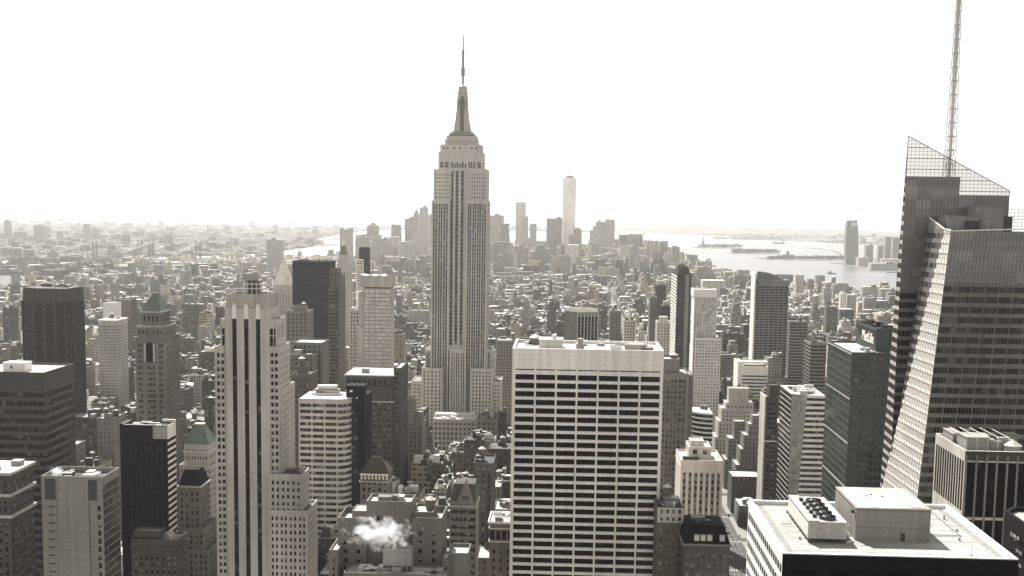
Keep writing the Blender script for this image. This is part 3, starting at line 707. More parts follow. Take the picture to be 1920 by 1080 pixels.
# ---- flat-roofed block in the lower right corner, seen from above
def roof_block():
    Y = 279
    T = Tower('office_block', 'dark block with a wide pale flat roof, plant box and fan unit on it', 'office block', 'white_concrete', 'black_glass', 'gravel_roof')
    a, b = at(1467, 1039, Y), at(1910, 1046, Y); z = (a.z + b.z) / 2; x0, x1, y1 = a.x, b.x, Y + 53
    T.W = MB()
    sideSt = dict(bay=3.0, ww=.9, fl=3.9, wh=.56, mt=2.2, d=.3, mx=.5, mull=1.5)
    T.blk(x0, x1, Y, y1, 0, z, None, left=sideSt, right='no', par=.9, pw=.9)
    # black front wall with ribbon windows hardly showing
    m = MB(); m.box(x0 + .05, x1 - .05, Y - .35, Y - .003, 0, z - .25); T.part('front_wall', m, 'black_panel')
    m = MB()
    for k in range(11): m.box(x0 + 2, x1 - 2, Y - .40, Y - .352, z - 4 - k * 3.9 - 1.8, z - 4 - k * 3.9)
    T.part('ribbon_window', m, 'black_glass')
    zd = z - .9
    gx = lambda px_, py_: gnd(px_, py_, zd)
    # penthouse
    p0, p1, pk = gx(1603, 1013), gx(1742, 1016), gx(1570, 965)
    hx = at(1605, 952, p0.y).z
    P0x, P1x, Py0, Py1 = p0.x, p1.x, p0.y, p0.y + 23
    m = MB(); m.box(P0x, P1x, Py0, Py1, zd, hx - .3, bottom=False); m.box(P0x - .15, P1x + .15, Py0 - .15, Py1 + .15, hx - .298, hx)
    mr = MB(); mr.box(P0x + .5, P1x - .5, Py0 + .5, Py1 - .5, hx + .0005, hx + .05)
    m2 = MB(); dx = gx(1693, 1016).x; m2.box(dx - .55, dx + .55, Py0 - .06, Py0 - .002, zd, zd + 2.1)
    m3 = MB(); m3.box(P1x - 4.6, P1x - .7, Py0 + .8, Py0 + 3.2, hx + .052, hx + .12)
    m4 = MB(); m4.box(P1x - 2.9, P1x - 2.3, Py0 + 1.6, Py0 + 2.2, hx + .122, hx + .3)
    m5 = MB()
    for fx, fy in ((.30, .55), (.38, .62), (.52, .55)): m5.box(P0x + (P1x - P0x) * fx - .35, P0x + (P1x - P0x) * fx + .35, Py0 + 23 * fy - .3, Py0 + 23 * fy + .3, hx + .052, hx + .3)
    m6 = MB(); m6.box(P0x - .9, P0x - .16, Py0 + 1.0, Py0 + 2.2, hx - 1.6, hx - .8)
    m7 = MB()
    for xx in (P1x - 1.9, P1x - .9): m7.bar((xx, Py0 - .08, zd), (xx, Py0 - .08, zd + 4.5), .06)
    m7.bar((P0x, Py0 - .05, zd + 4.7), (P1x, Py0 - .05, zd + 4.7), .05)
    T.part('penthouse', m, 'plant_wall', None, [('roof_membrane', mr, 'white_roof'), ('door', m2, 'dark_metal'), ('hatch', m3, 'mid_metal'), ('hatch_dome', m4, 'white_metal'), ('roof_vent', m5, 'mid_metal'), ('wall_light', m6, 'dark_metal'), ('conduit', m7, 'mid_metal')])
    # long air handling unit with a row of fans
    q0, q1 = gx(1512, 1018), gx(1586, 1016)
    ux0, ux1, uy0 = q0.x + .3, q1.x - .3, q0.y; uy1 = uy0 + 27; uz0, uz1 = zd + 1.1, zd + 5.2
    m = MB(); m.box(ux0, ux1, uy0, uy1, uz0, uz1); m.box(ux0 - .12, ux0 + 2.6, uy0 - .02, uy1, uz1 + .002, uz1 + .35)
    sub = []
    l = MB()
    for k in range(9): l.box(ux0 - .04, ux0 - .002, uy0 + .5 + k * 2.9, uy0 + 3.1 + k * 2.9, uz0 + .5, uz1 - .5)
    sub.append(('louvre', l, 'white_metal'))
    l = MB()
    for k in range(8):
        yy = uy0 + .6 + k * 3.6
        for xx in (ux0 + .3, ux1 - .3): l.box(xx - .15, xx + .15, yy - .15, yy + .15, zd, uz0)
    l.box(ux0, ux0 + .2, uy0, uy1, uz0 - .25, uz0 - .003); l.box(ux1 - .2, ux1, uy0, uy1, uz0 - .25, uz0 - .003)
    sub.append(('support_frame', l, 'dark_metal'))
    ux = ux0 + 5.2
    for k in range(5):
        yy = uy0 + 3.2 + k * 4.3
        f = MB(); nn = 24
        f.prism([(ux + 2.0 * math.cos(t), yy + 2.0 * math.sin(t), uz1 + .002) for t in np.linspace(0, 2 * math.pi, nn, False)], [(ux + 1.95 * math.cos(t), yy + 1.95 * math.sin(t), uz1 + .85) for t in np.linspace(0, 2 * math.pi, nn, False)], caps=False)
        f.cyl(ux, yy, uz1 + .002, uz1 + .2, 1.9, n=24)
        for j in range(6):
            t = j * math.pi / 3 + k; c_, s_ = math.cos(t), math.sin(t)
            f.poly([(ux + .3 * c_, yy + .3 * s_, uz1 + .5), (ux + 1.75 * c_ - .45 * s_, yy + 1.75 * s_ + .45 * c_, uz1 + .42), (ux + 1.75 * c_ + .35 * s_, yy + 1.75 * s_ - .35 * c_, uz1 + .72)])
        f.bar((ux - 2, yy, uz1 + .86), (ux + 2, yy, uz1 + .86), .07); f.bar((ux, yy - 2, uz1 + .86), (ux, yy + 2, uz1 + .86), .07)
        f.cyl(ux, yy, uz1 + .4, uz1 + .95, .35, n=10)
        sub.append(('fan', f, 'dark_metal'))
        g = MB(); g.box(ux0 + 1.6, ux0 + 2.5, yy - .4, yy + .5, uz1 + .352, uz1 + 1.2); g.bar((ux0 + 2.5, yy, uz1 + .7), (ux - 1.9, yy, uz1 + .5), .12); sub.append(('fan_motor', g, 'dark_metal'))
    T.part('air_handler', m, 'grey_metal', None, sub)
    m = MB(); m.box(ux0 + .3, ux1 - .2, uy0 + .4, uy1 - .4, uz1 + .001, uz1 + .06); T.parts[-1][4].append(('unit_top', m, 'white_roof'))
    d = MB(); d.bar((ux1 + .2, uy0 + .5, zd + .25), (P0x - .6, Py0 - 1.4, zd + .25), .25); d.bar((ux1 + 1.2, uy0 + 2, zd + 1.4), (ux1 + 1.2, uy1, zd + 1.4), .3, 8)
    for k in range(4): d.bar((ux1 + .3, uy0 + 9 + k * 5, zd + 2.2), (P0x, uy0 + 9 + k * 5, zd + 2.2), .12)
    T.part('duct', d, 'white_metal')
    # window-washing track round the roof
    r = MB()
    for xx in (x0 + 2.0, x0 + 3.3, x1 - 3.3, x1 - 2.0): r.bar((xx, Y + 1.2, zd + .06), (xx, y1 - 2, zd + .06), .06)
    for k in range(36):
        yy = Y + 1.5 + k * 1.4
        for xx in (x0 + 2.0, x1 - 3.3): r.bar((xx, yy, zd + .05), (xx + 1.3, yy, zd + .05), .05)
    for yy in (y1 - 2, y1 - 3): r.bar((x0 + 2, yy, zd + .06), (x1 - 2, yy, zd + .06), .06)
    T.part('roof_track', r, 'grey_metal')
    m = MB()
    for k in range(1, 9): m.box(x0 + 4, x1 - 4, Y + k * 5.6, Y + k * 5.6 + .12, zd + .004, zd + .03)
    T.part('roof_seam', m, 'grey_roof')
    for a_, b_, h_ in ((.80, .62, .7), (.86, .35, .5), (.91, .75, .9), (.16, .80, .6), (.13, .30, .5), (.84, .86, 1.1), (.55, .93, .8), (.9, .52, .4)):
        m = MB(); vx, vy = x0 + (x1 - x0) * a_, Y + 53 * b_; m.cyl(vx, vy, zd, zd + h_, .22, n=10); m.cyl(vx, vy, zd + h_ + .002, zd + h_ + .2, .42, .3, 10); T.part('roof_vent', m, 'mid_metal')
    m = MB(); m.bar((P1x + 1, Py0 + 6, zd + .3), (x1 - 6, Py0 + 6, zd + .3), .12, 6); m.bar((x1 - 6, Py0 + 6, zd + .3), (x1 - 6, Y + 48, zd + .3), .12, 6); m.bar((x0 + 5, Y + 30, zd + .25), (ux0 - .6, Y + 30, zd + .25), .1, 6); T.part('pipe_run', m, 'mid_metal')
    m = MB(); m.bar((x1 - 9, Y + 5, zd), (x1 - 9, Y + 5, zd + 2.2), .06); m.cyl(x1 - 9, Y + 5, zd, zd + .2, .3, n=8); T.part('vent_pipe', m, 'mid_metal')
    return T.finish()
roof_block()

# ---- the other buildings that can be told apart, from the photo's left to its right
BAND = lambda fl=3.6, wh=.55, mull=1.6, mt=1.4, **k: dict(cols=lambda w: [(.5, w - .5)], fl=fl, wh=wh, mull=mull, mt=mt, mb=5, d=.35, **k)
PUNCH = lambda bay=3.4, ww=.42, fl=3.6, wh=.52, n=1, mt=2.2, **k: dict(bay=bay, ww=ww, fl=fl, wh=wh, n=n, mt=mt, d=.3, mb=5, **k)
STRIP = lambda bay=3.6, ww=.5, fl=3.7, wh=.62, n=1, mt=3, **k: dict(bay=bay, ww=ww, fl=fl, wh=wh, n=n, mt=mt, strip=True, d=.5, mb=8, **k)

def T_(name, label, *a, cat='building', **k): return Tower(name, label, cat, *a, **k)

# bottom left corner
T = T_('stone_building', 'dark ornate stone building with two cornices at the bottom left corner', 'dark_stone', 'dark_glass', 'tar_roof')
x0, x1, y0, y1, z = T.px(-48, 17, 886, 560, 26, PUNCH(3.2, .5, 3.9, .6, 1, 4))
for py in (886, 926, 966): T.cornice(x0, x1, y0, y1, Z_(10, py, 560), 1.3, 1.1, 'pale_stone')
T.clutter(x0, x1, y0, y1, z - 1.1, 6, 5); T.finish()

T = T_('office_tower', 'grey office tower with fine horizontal bands and a white box on its pale roof', 'office_band', 'dark_glass', 'white_roof')
Y = 640; st = BAND(4.7, .58, 1.6, 10.0)
x0, x1, y0, y1, z = T.px(-70, 82.5, 697, Y, 40, st)
T.bulk(X_(4, 690, Y + 8), X_(45, 690, Y + 8), Y + 9, Y + 18, z - 1.1, z + 3.4, 'white_concrete', 'penthouse')
m = MB(); m.box(X_(21, 685, Y + 9) - .4, X_(21, 685, Y + 9) + .6, Y + 8.9, Y + 8.99, z + .6, z + 2.2); T.part('louvre', m, 'dark_metal')
m = MB()
for k in range(3): m.box(x0 + .2, x1 - .2, Y - .12, Y - .003, z - 3.4 - k * 3.2, z - 1.6 - k * 3.2); m.box(x1 + .003, x1 + .12, Y + .2, y1 - .2, z - 3.4 - k * 3.2, z - 1.6 - k * 3.2)
T.part('louvre', m, 'dark_metal'); T.finish()

T = T_('panel_tower', 'pale blank panel tower with dark squares at its top corners and a sunken roof', 'pale_panel', 'dark_glass', 'tar_roof')
Y = 560
a, b = X_(77, 893, Y), X_(192, 893, Y); z = Z_(130, 893, Y); x = lambda p: X_(p, 920, Y)
def cl(w): return [(x(181) + .3 - a, w - 1.2)]
T.blk(a, b, Y, Y + 22, 0, z, dict(cols=cl, rows=lambda q, r_: [(r_ - 14 - k * 3.95 - 2.6, r_ - 14 - k * 3.95) for k in range(28)], d=.3), side=BAND(3.9, .86, 1.8, 4), par=2.6)
m = MB()
m.box(x(84), x(104), Y - .06, Y - .002, z - 11.5, z - 1.4); T.part('louvre', m, 'dark_metal'); m = MB(); m.box(x(165), x(182), Y - .06, Y - .002, z - 11.5, z - 1.4); T.part('louvre', m, 'dark_metal')
m = MB(); m.box(x(166), x(167.5), Y - .1, Y - .002, 0, z - 12); m.box(x(105), x(105.8), Y - .05, Y - .002, 0, z - 2)
T.part('joint', m, 'dark_metal')
m = MB()
for k in range(26): zz = z - 14.5 - k * 3.95; m.box(x(89), x(101), Y - .05, Y - .002, zz - .8, zz)
T.part('vent_slot', m, 'dark_metal'); T.clutter(a + 2, b - 2, Y + 2, Y + 20, z - 2.6, 14, 8, hmax=2.6); T.finish()

T = T_('black_tower', 'black glass tower with a white panel and white stripes on its right side', 'black_panel', 'black_glass', 'tar_roof')
Y = 700
a, b, z = X_(224, 797, Y), X_(313.5, 797, Y), Z_(270, 797, Y)
T.blk(a + 2.6, b, Y, Y + 15, 0, z, BAND(3.8, .6, 3, 9), side=None, right='no', par=1.5)
T.blk(a, a + 2.6, Y + .5, Y + 14, 0, z + .5, None, par=0)
m = MB(); m.box(b + .002, b + .25, Y + .02, Y + 15, z - 8.2, z)
for k in range(34): zz = z - 8.2 - 3.75 * k; m.box(b + .002, b + .25, Y + .02, Y + 15, zz - 3.6, zz - 2.1)
T.part('side_panel', m, 'white_concrete')
m = MB(); m.box(b - 8.6, b, Y - .15, Y - .002, z - 8, z - .6); T.part('corner_panel', m, 'grey_metal')
m = MB(); m.box(b - 7, b + 1, Y + 12, Y + 13, z + .002, z + 1.6); m.box(a + 2.6, b, Y - .1, Y + .4, z + .002, z + .25); T.part('coping', m, 'white_metal')
T.clutter(a + 3, b - 1, Y + 1, Y + 13, z - 1.5, 9, 2, hmax=1.6, mats=('white_metal', 'dark_metal', 'mid_metal')); T.finish()

T = T_('stone_building', 'low grey stone building with tall columns below the black tower', 'dark_stone', 'dark_glass', 'grey_roof')
x0, x1, y0, y1, z = T.px(246, 333, 1012, 660, 18, STRIP(3.2, .5, 3.8, .65, mt=9))
T.px(250, 300, 996, 664, 10, None, zb=z); T.cornice(x0, x1, y0, y1, z - 4, 1, .8); T.clutter(x0 + 16, x1 - 1, y0 + 1, y1 - 1, z - 1.1, 7, 4, mats=('pale_stone', 'grey_stone', 'mid_metal')); T.finish()

def hip(T, x0, x1, y0, y1, z0, z1, tx, ty, mat, name='pyramid_roof'):
    m = MB(); cx, cy = (x0 + x1) / 2, (y0 + y1) / 2; m.frus(cx, cy, z0, z1, (x1 - x0) / 2, (y1 - y0) / 2, tx, ty); T.part(name, m, mat); return cx, cy

T = T_('mansard_building', 'brick building with a black mansard roof beside the striped limestone tower', 'tan_brick', 'dark_glass', 'tar_roof')
Y = 720; x0, x1, y0, y1, z = T.px(334, 376, 911, Y, 18, PUNCH(3.2, .45, 3.9, .6, 1, 3))
hip(T, x0, x1, y0, y1, z + .01, Z_(350, 883, Y), 4.2, 5, 'black_panel', 'mansard_roof')
T.px(334, 384, 990, Y - 3, 26, PUNCH(3.2, .45, 3.9, .6, 1, 3)); T.px(334, 392, 1030, Y - 6, 32, PUNCH(3.2, .45, 3.9, .6)); T.cornice(x0, x1, y0, y1, z, .9, .7, 'pale_stone'); T.finish()

T = T_('copper_roof_building', 'pale stone building topped by a small blunt green copper pyramid', 'pale_stone', 'dark_glass', 'grey_roof')
Y = 760; x0, x1, y0, y1, z = T.px(345, 391, 833, Y, 17, PUNCH(4, .5, 4.2, .5, 2, 2.5), zb=Z_(370, 880, 760))
c = hip(T, x0 - .3, x1 + .3, y0 - .3, y1 + .3, z + .01, Z_(372, 800, Y), 2.9, 2.6, 'green_copper')
m = MB(); zz = Z_(372, 800, Y); m.box(c[0] - 3.1, c[0] + 3.1, c[1] - 2.8, c[1] + 2.8, zz + .002, zz + .8); T.part('roof_cap', m, 'pale_stone')
T.px(336, 397, 872, Y - 2, 22, PUNCH(4, .5, 3.9, .55, 2)); T.cornice(x0, x1, y0, y1, z - 4.6, .6, .5, 'white_concrete'); T.finish()

# tower with the big green pyramid
T = Tower('copper_pyramid_tower', 'stone tower crowned by the largest green copper pyramid roof', 'tower', 'tan_brick', 'dark_glass', 'grey_roof')
Y = 850
x0, x1, y0, y1, z = T.px(265, 300, 584, Y + 3, 21, dict(bay=3, ww=.5, rows=lambda a, b: [(b - 7.5, b - 3)], d=.5), zb=Z_(290, 614, Y))
c = hip(T, x0 - .2, x1 + .2, y0, y1, z + .01, Z_(292, 555, Y), 2.0, 2.2, 'green_copper')
m = MB(); zz = Z_(292, 555, Y); m.box(c[0] - 2, c[0] + 2, c[1] - 2, c[1] + 2, zz + .002, zz + 1.4); T.part('roof_cap', m, 'grey_stone')
T.cornice(x0, x1, y0, y1, z, .8, .6, 'pale_stone')
x0, x1, y0, y1, z = T.px(256, 307, 614, Y + 1.2, 27, dict(bay=2.6, ww=.5, rows=lambda a, b: [(b - 4.6, b - 2.2)], d=.5), zb=Z_(290, 632, Y))
m = MB()
for k in range(15): q = x0 + (x1 - x0) * k / 14; m.box(q - .3, q + .3, y0 - .3, y0 + .2, z + .002, z + 1.1)
for k in range(15): q = y0 + (y1 - y0) * k / 14; m.box(x1 - .2, x1 + .3, q - .3, q + .3, z + .002, z + 1.1)
m.box(x0 - .32, x1 + .32, y0 - .32, y0 + .22, z + .9, z + 1.3); m.box(x1 - .22, x1 + .32, y0 + .22, y1, z + .9, z + 1.3)
T.part('balustrade', m, 'pale_stone')
cen = lambda w: [(w * .09, w * .09 + 1.3), (w * .17, w * .17 + 1.3), (w * .38, w * .38 + 1.5), (w * .47, w * .47 + 1.5), (w * .56, w * .56 + 1.5), (w * .76, w * .76 + 1.3), (w * .84, w * .84 + 1.3)]
x0, x1, y0, y1, z = T.px(253, 311, 632, Y, 31, dict(cols=cen, fl=4.0, wh=.55, mt=4, mb=5, d=.5), right=STRIP(4.4, .5, 4, .6, 2, mt=6))
for py in (632, 637, 681): T.cornice(x0, x1, y0, y1, Z_(285, py, Y), .8, .9, 'grey_stone')
m = MB(); aw = x0 + (x1 - x0) * .47
zt_, zb_ = Z_(280, 642, Y), Z_(280, 678, Y)
m.box(aw - 2.6, aw + 2.6, Y - .5, Y - .003, zb_, zt_ - 2.5); m.prism([(aw + 2.6 * math.cos(t), Y - .5, zt_ - 2.5 + 2.5 * math.sin(t)) for t in np.linspace(0, math.pi, 10)], [(aw + 2.6 * math.cos(t), Y - .003, zt_ - 2.5 + 2.5 * math.sin(t)) for t in np.linspace(0, math.pi, 10)]); T.part('arched_window', m, 'black_glass')
m = MB()
for s_ in (-1, 1): m.box(aw + s_ * 3.1 - .5, aw + s_ * 3.1 + .5, Y - .8, Y - .003, zb_, zt_ - 1)
T.part('pilaster', m, 'pale_stone'); T.finish()

# dark chamfered tower
T = Tower('chamfered_tower', 'dark brown chamfered glass tower with a ribbed blank crown', 'tower', 'bronze_panel', 'brown_glass', 'tar_roof')
Y = 1050; D = 34
xa, xb, xc, xd = X_(42.5, 600, Y + 8), X_(63, 600, Y), X_(124, 600, Y), X_(137, 600, Y + 10); z1, z2 = Z_(88, 566, Y), Z_(88, 541, Y)
pl = [(xb, Y), (xc, Y), (xd, Y + 10), (xd, Y + D), (xc, Y + D + 8), (xb, Y + D + 8), (xa, Y + D), (xa, Y + 8)]
cx, cy = sum(p[0] for p in pl) / 8, sum(p[1] for p in pl) / 8
sh = lambda f: [(cx + (p[0] - cx) * f, cy + (p[1] - cy) * f) for p in pl]
T.W.prism([(*p, 0) for p in pl], [(*p, z1) for p in pl]); T.W.prism([(*p, z1) for p in sh(.995)], [(*p, z2) for p in sh(.95)])
T.RF.poly([(*p, z2 + .01) for p in sh(.9)])
def panel(p, q, n, nb=1, zt=z1 - 1):
    p, q = Vector((*p, 0)), Vector((*q, 0)); nn = Vector((q.y - p.y, -(q.x - p.x), 0)).normalized() * .25
    rib = MB()
    for i in range(n + 1):
        c = p.lerp(q, i / n); d = (q - p).normalized() * .55
        rib.prism([c - d + nn * .01, c + d + nn * .01, c + d + nn * 2.5, c - d + nn * 2.5], [v + Vector((0, 0, z1)) for v in (c - d + nn * .01, c + d + nn * .01, c + d + nn * 2.5, c - d + nn * 2.5)])
    T.part('pier', rib, 'bronze_panel')
    for i in range(n):
        a_, b_ = p.lerp(q, (i + .14) / n) + nn * .2, p.lerp(q, (i + .86) / n) + nn * .2
        k = 0
        while zt - (k + 1) * 3.9 > 20: T.wins.append(((a_.x, a_.y, zt - k * 3.9 - 3.4), (b_.x, b_.y, zt - k * 3.9 - 3.4), (b_.x, b_.y, zt - k * 3.9), (a_.x, a_.y, zt - k * 3.9))); k += 1
panel(pl[0], pl[1], 3); panel(pl[1], pl[2], 2); panel(pl[7], pl[0], 3); panel(pl[2], pl[3], 5)
T.boxes.append((xa, xd, Y, Y + D + 8, 0, z2)); T.clutter(xa + 8, xd - 6, Y + 8, Y + D, z2, 8, 3); T.finish()

T = T_('grid_tower', 'white tower with a regular grid of punched windows beside the green pyramid tower', 'pale_stone', 'dark_glass', 'grey_roof', cat='tower')
x0, x1, y0, y1, z = T.px(184, 218.5, 600, 1400, 36, PUNCH(2.5, .55, 3.5, .55, mt=6)); T.cornice(x0, x1, y0, y1, z, 1.2, .8, 'white_concrete'); T.clutter(x0, x1, y0, y1, z - 1, 6, 3, tank=1); T.finish()
T = T_('blank_block', 'small bright white blank block behind the white grid tower', 'white_concrete', 'dark_glass', 'white_roof')
T.px(193, 215.5, 568, 1750, 25, None); T.finish()
T = T_('brick_block', 'dark brick block standing just right of the bright white blank block', 'brown_brick', 'dark_glass', 'tar_roof')
x = T.px(215, 243, 562, 1800, 30, PUNCH(4, .4)); T.tank((x[0] + x[1]) / 2, x[2] + 9, x[4]); T.finish()

# gold pyramid
T = Tower('gold_pyramid_tower', 'stone tower with a tall pale gold pyramid spire', 'tower', 'pale_stone', 'dark_glass', 'grey_roof')
Y = 1850; x0, x1, y0, y1, z = T.px(508, 545, 548, Y, 34, PUNCH(4, .4, 4, .5))
x0, x1, y0, y1, z = T.px(512, 545, 534, Y + 2, 27, PUNCH(3.6, .4, 5, .5), zb=z)
cx, cy = hip(T, x0, x1, y0, y1, z + .01, Z_(529, 484, Y), .9, .9, 'gold_tile')
m = MB(); zz = Z_(529, 484, Y); m.cyl(cx, cy, zz, zz + 3, .8, .8, 8); m.cyl(cx, cy, zz + 3, Z_(529, 474, Y), .7, .05, 8); T.part('lantern', m, 'gold_tile'); T.px(500, 556, 590, Y - 8, 50, PUNCH(4, .4, 4, .5)); T.finish()

T = T_('stone_tower', 'plain stone tower standing in front of the dark glass slab', 'grey_stone', 'dark_glass', 'grey_roof', cat='tower')
x = T.px(536, 577, 583, 1120, 26, PUNCH(3.8, .42, 3.7, .5)); T.px(545, 570, 574, 1124, 14, None, zb=x[4]); T.clutter(*x[:4], x[4] - 1, 4, 3, tank=1); T.finish()
T = T_('stepped_block', 'stepped stone block below the dark glass slab', 'tan_brick', 'dark_glass', 'white_roof')
T.px(548, 604, 642, 1000, 30, PUNCH(3.8, .42)); x = T.px(540, 590, 665, 985, 30, PUNCH(3.8, .42)); T.clutter(*x[:4], x[4] - 1, 6, 9); T.finish()
T = T_('brick_building', 'dark brick building with a water tank house left of the banded office tower', 'brown_brick', 'dark_glass', 'tar_roof')
x = T.px(546, 581, 702, 820, 26, PUNCH(4, .4, 3.7, .5, 2)); T.px(557, 573, 686, 826, 9, None, zb=x[4] - 1); T.tank(X_(565, 686, 830), 832, Z_(565, 686, 826), 2.2, 3.4, 1); T.finish()

T = Tower('dark_glass_slab', 'broad dark glass slab with a black top band behind the gold pyramid tower', 'tower', 'black_panel', 'brown_glass', 'tar_roof')
x0, x1, y0, y1, z = T.px(548, 619, 490, 1500, 36, dict(cols=lambda w: [(.6, w - .6)], fl=3.8, wh=.62, mt=8, mb=6, d=.2, mull=1.8)); T.clutter(x0, x1, y0, y1, z - 1, 5, 3); T.finish()
T = Tower('brown_slab', 'narrow tower with a banded front and plain dark brown side, right of the dark slab', 'tower', 'brown_brick', 'office_glass', 'tar_roof')
T.px(616, 636, 541, 1250, 37, BAND(3.7, .6, 2.2, 2), right='no'); T.px(618.5, 633, 504, 1262, 20, PUNCH(4, .5, 6, .5), zb=0); T.px(629, 637, 516, 1256, 30, None, right='no'); T.finish()

T = Tower('clock_tower', 'pale stepped campanile tower with a lantern top, seen left of the two toned tower', 'tower', 'pale_stone', 'dark_glass', 'grey_roof')
Y = 2000; x = T.px(629, 655, 507, Y, 24, PUNCH(4, .36, 5, .5)); cx, cy = (x[0] + x[1]) / 2, Y + 12
zz = lambda p: Z_(642, p, Y); m = MB(); m.frus(cx, cy, x[4], zz(478), 10.5, 10.5, 6.5, 6.5); T.part('pyramid_roof', m, 'pale_stone')
m = MB(); m.box(cx - 6, cx + 6, cy - 6, cy + 6, zz(478) + .01, zz(474)); m.frus(cx, cy, zz(473.9), zz(461), 4.8, 4.8, 3.2, 3.2); T.part('lantern', m, 'grey_stone')
m = MB(); m.cyl(cx, cy, zz(460.8), zz(455), 2.6, 1.6, 10); m.cyl(cx, cy, zz(454.8), zz(447), 1.4, .1, 8); T.part('spire', m, 'gold_tile'); T.finish()
T = Tower('two_tone_tower', 'thin tower half dark glass and half pale stacked floors', 'tower', 'black_panel', 'dark_glass', 'tar_roof')
Y = 2050; x = T.px(673, 690.5, 464, Y, 20, None)
m = MB(); m.box(X_(668, 500, Y), X_(682, 500, Y), Y - 2, Y - .01, 0, Z_(675, 486, Y)); T.part('stacked_bays', m, 'white_concrete')
for k in range(14): T.wins.append(tuple((X_(p, 500, Y), Y - 2.05, Z_(675, 489 + k * 4 + q, Y)) for p, q in ((669, 2), (681, 2), (681, 0), (669, 0))))
T.finish()

T = Tower('crowned_tower', 'pale glass tower with a folded stone crown in the middle distance', 'tower', 'limestone', 'painted_sky_glass', 'grey_roof')
Y = 1000; x0, x1, y0, y1, z = T.px(683, 732, 541, Y, 25, dict(cols=lambda w: [(w * a, w * b) for a, b in ((.01, .17), (.22, .36), (.43, .66), (.68, .82), (.84, .985))], fl=3.2, wh=.86, mt=1.2, mb=20, d=.3), right=PUNCH(5, .3, 3.2, .3))
m = MB(); xs = [x0 - 3.2, x0 + 2, x0 + 5.5, x0 + 9.5, x0 + 13, x0 + 17, x1 + 1.5]; hs = [11.2, 10.2, 11.2, 10.2, 11.2, 10.2, 12.8]
for i in range(6):
    a, b = xs[i], xs[i + 1]
    m.prism([(a, Y - 1.0 + (i % 2) * 1.2, z + 1), (b, Y - 1.0 + ((i + 1) % 2) * 1.2, z + 1), (b, Y + 20, z + 1), (a, Y + 20, z + 1)], [(a - .3, Y - 1.6 + (i % 2) * 1.2, z + hs[i]), (b, Y - 1.6 + ((i + 1) % 2) * 1.2, z + hs[i + 1]), (b, Y + 20, z + hs[i + 1]), (a - .3, Y + 20, z + hs[i])])
T.part('crown', m, 'limestone')
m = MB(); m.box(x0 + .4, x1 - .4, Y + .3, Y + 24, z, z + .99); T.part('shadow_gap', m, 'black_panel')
m = MB()
for k in range(58): m.box(x0 + .2, x1 - .2, Y - .1, Y - .003, z - 4.2 - k * 3.2, z - 3.9 - k * 3.2)
T.part('sill_line', m, 'mullion')
T.px(669.5, 683, 614, Y + 1, 22, None); T.px(672, 683, 548, Y + 6, 16, PUNCH(3, .4)); T.finish()
T = T_('stone_block', 'pale block with rows of small windows left of the pale crowned tower', 'pale_stone', 'dark_glass', 'grey_roof')
T.px(655, 674, 580, 1120, 24, PUNCH(3, .5, 3.4, .5)); T.finish()

T = T_('colonnade_building', 'dark stone building with tall pilasters and a bright flat roof edge', 'dark_stone', 'dark_glass', 'white_roof')
Y = 880; x0, x1, y0, y1, z = T.px(648.5, 737, 703, Y, 40, dict(bay=3.8, ww=.62, rows=lambda a, b: [(b - 8.6, b - 3.4)], d=.6), zb=Z_(690, 727, 880), par=1.3)
T.px(650, 736, 727, Y + .8, 39, STRIP(3.8, .6, 4, .7, mt=10), zb=0, par=0, deck=False); T.cornice(x0, x1, y0, y1, z, .8, .9, 'pale_stone'); T.cornice(x0, x1, y0, y1, Z_(690, 752, Y), .8, .5, 'pale_stone')
T.px(738, 752, 690, Y + 4, 40, PUNCH(4, .4), par=1); T.bulk(x0 + 10, x0 + 15, y0 + 10, y0 + 16, z - 1, z + 3); T.finish()

# banded tower with the rounded corner and its black side
T = Tower('banded_tower', 'banded office tower with a rounded corner, black flank and plant on its white roof', 'tower', 'limestone', 'office_glass', 'white_roof')
Y = 720; a, c, z = X_(561, 748, Y), X_(632, 748, Y), Z_(600, 748, Y); T.spm = 'mullion'
pts = [(a, Y), (c, Y)]; e = X_(659, 750, Y + 7)
for k in range(1, 8): t = k / 7 * 1.15; pts.append((c + (e - c) * math.sin(t) / math.sin(1.15), Y + 7 * (1 - math.cos(t)) / (1 - math.cos(1.15))))
pts2 = pts + [(e, Y + 30), (a, Y + 30)]
m = MB(); zz = z; k = 0
while zz > 10:
    h = 3.0 if k == 0 else 1.75
    o_ = pts if k else pts2
    m.prism([(*p, zz - h) for p in pts2], [(*p, zz) for p in pts2], caps=True); 
    nz = zz - h - 2.0
    for i in range(len(pts) - 1):
        p, q = pts[i], pts[i + 1]
        nn = Vector((q[1] - p[1], -(q[0] - p[0]), 0)).normalized() * .4
        n_ = 3 if i == 0 else 1
        for j in range(n_):
            g0 = .02 if n_ == 3 else 0
            s0, s1 = (j + g0) / n_, (j + 1 - g0) / n_
            P0 = (p[0] + (q[0] - p[0]) * s0 - nn.x, p[1] + (q[1] - p[1]) * s0 - nn.y); P1 = (p[0] + (q[0] - p[0]) * s1 - nn.x, p[1] + (q[1] - p[1]) * s1 - nn.y)
            T.wins.append(((*P0, nz), (*P1, nz), (*P1, zz - h), (*P0, zz - h)))
    zz = nz; k += 1
T.part('floor_band', m, 'limestone')
for f in (0, .333, .667, 1): 
    x = a + (c - a) * f; T.W.box(x - .35, x + .35, Y - .06, Y + .5, 0, z - .3)
T.W.box(a + .6, e - .6, Y + 7.5, Y + 29.5, 0, z - .4)
T.RF.poly([(*p, z + .01) for p in pts2])
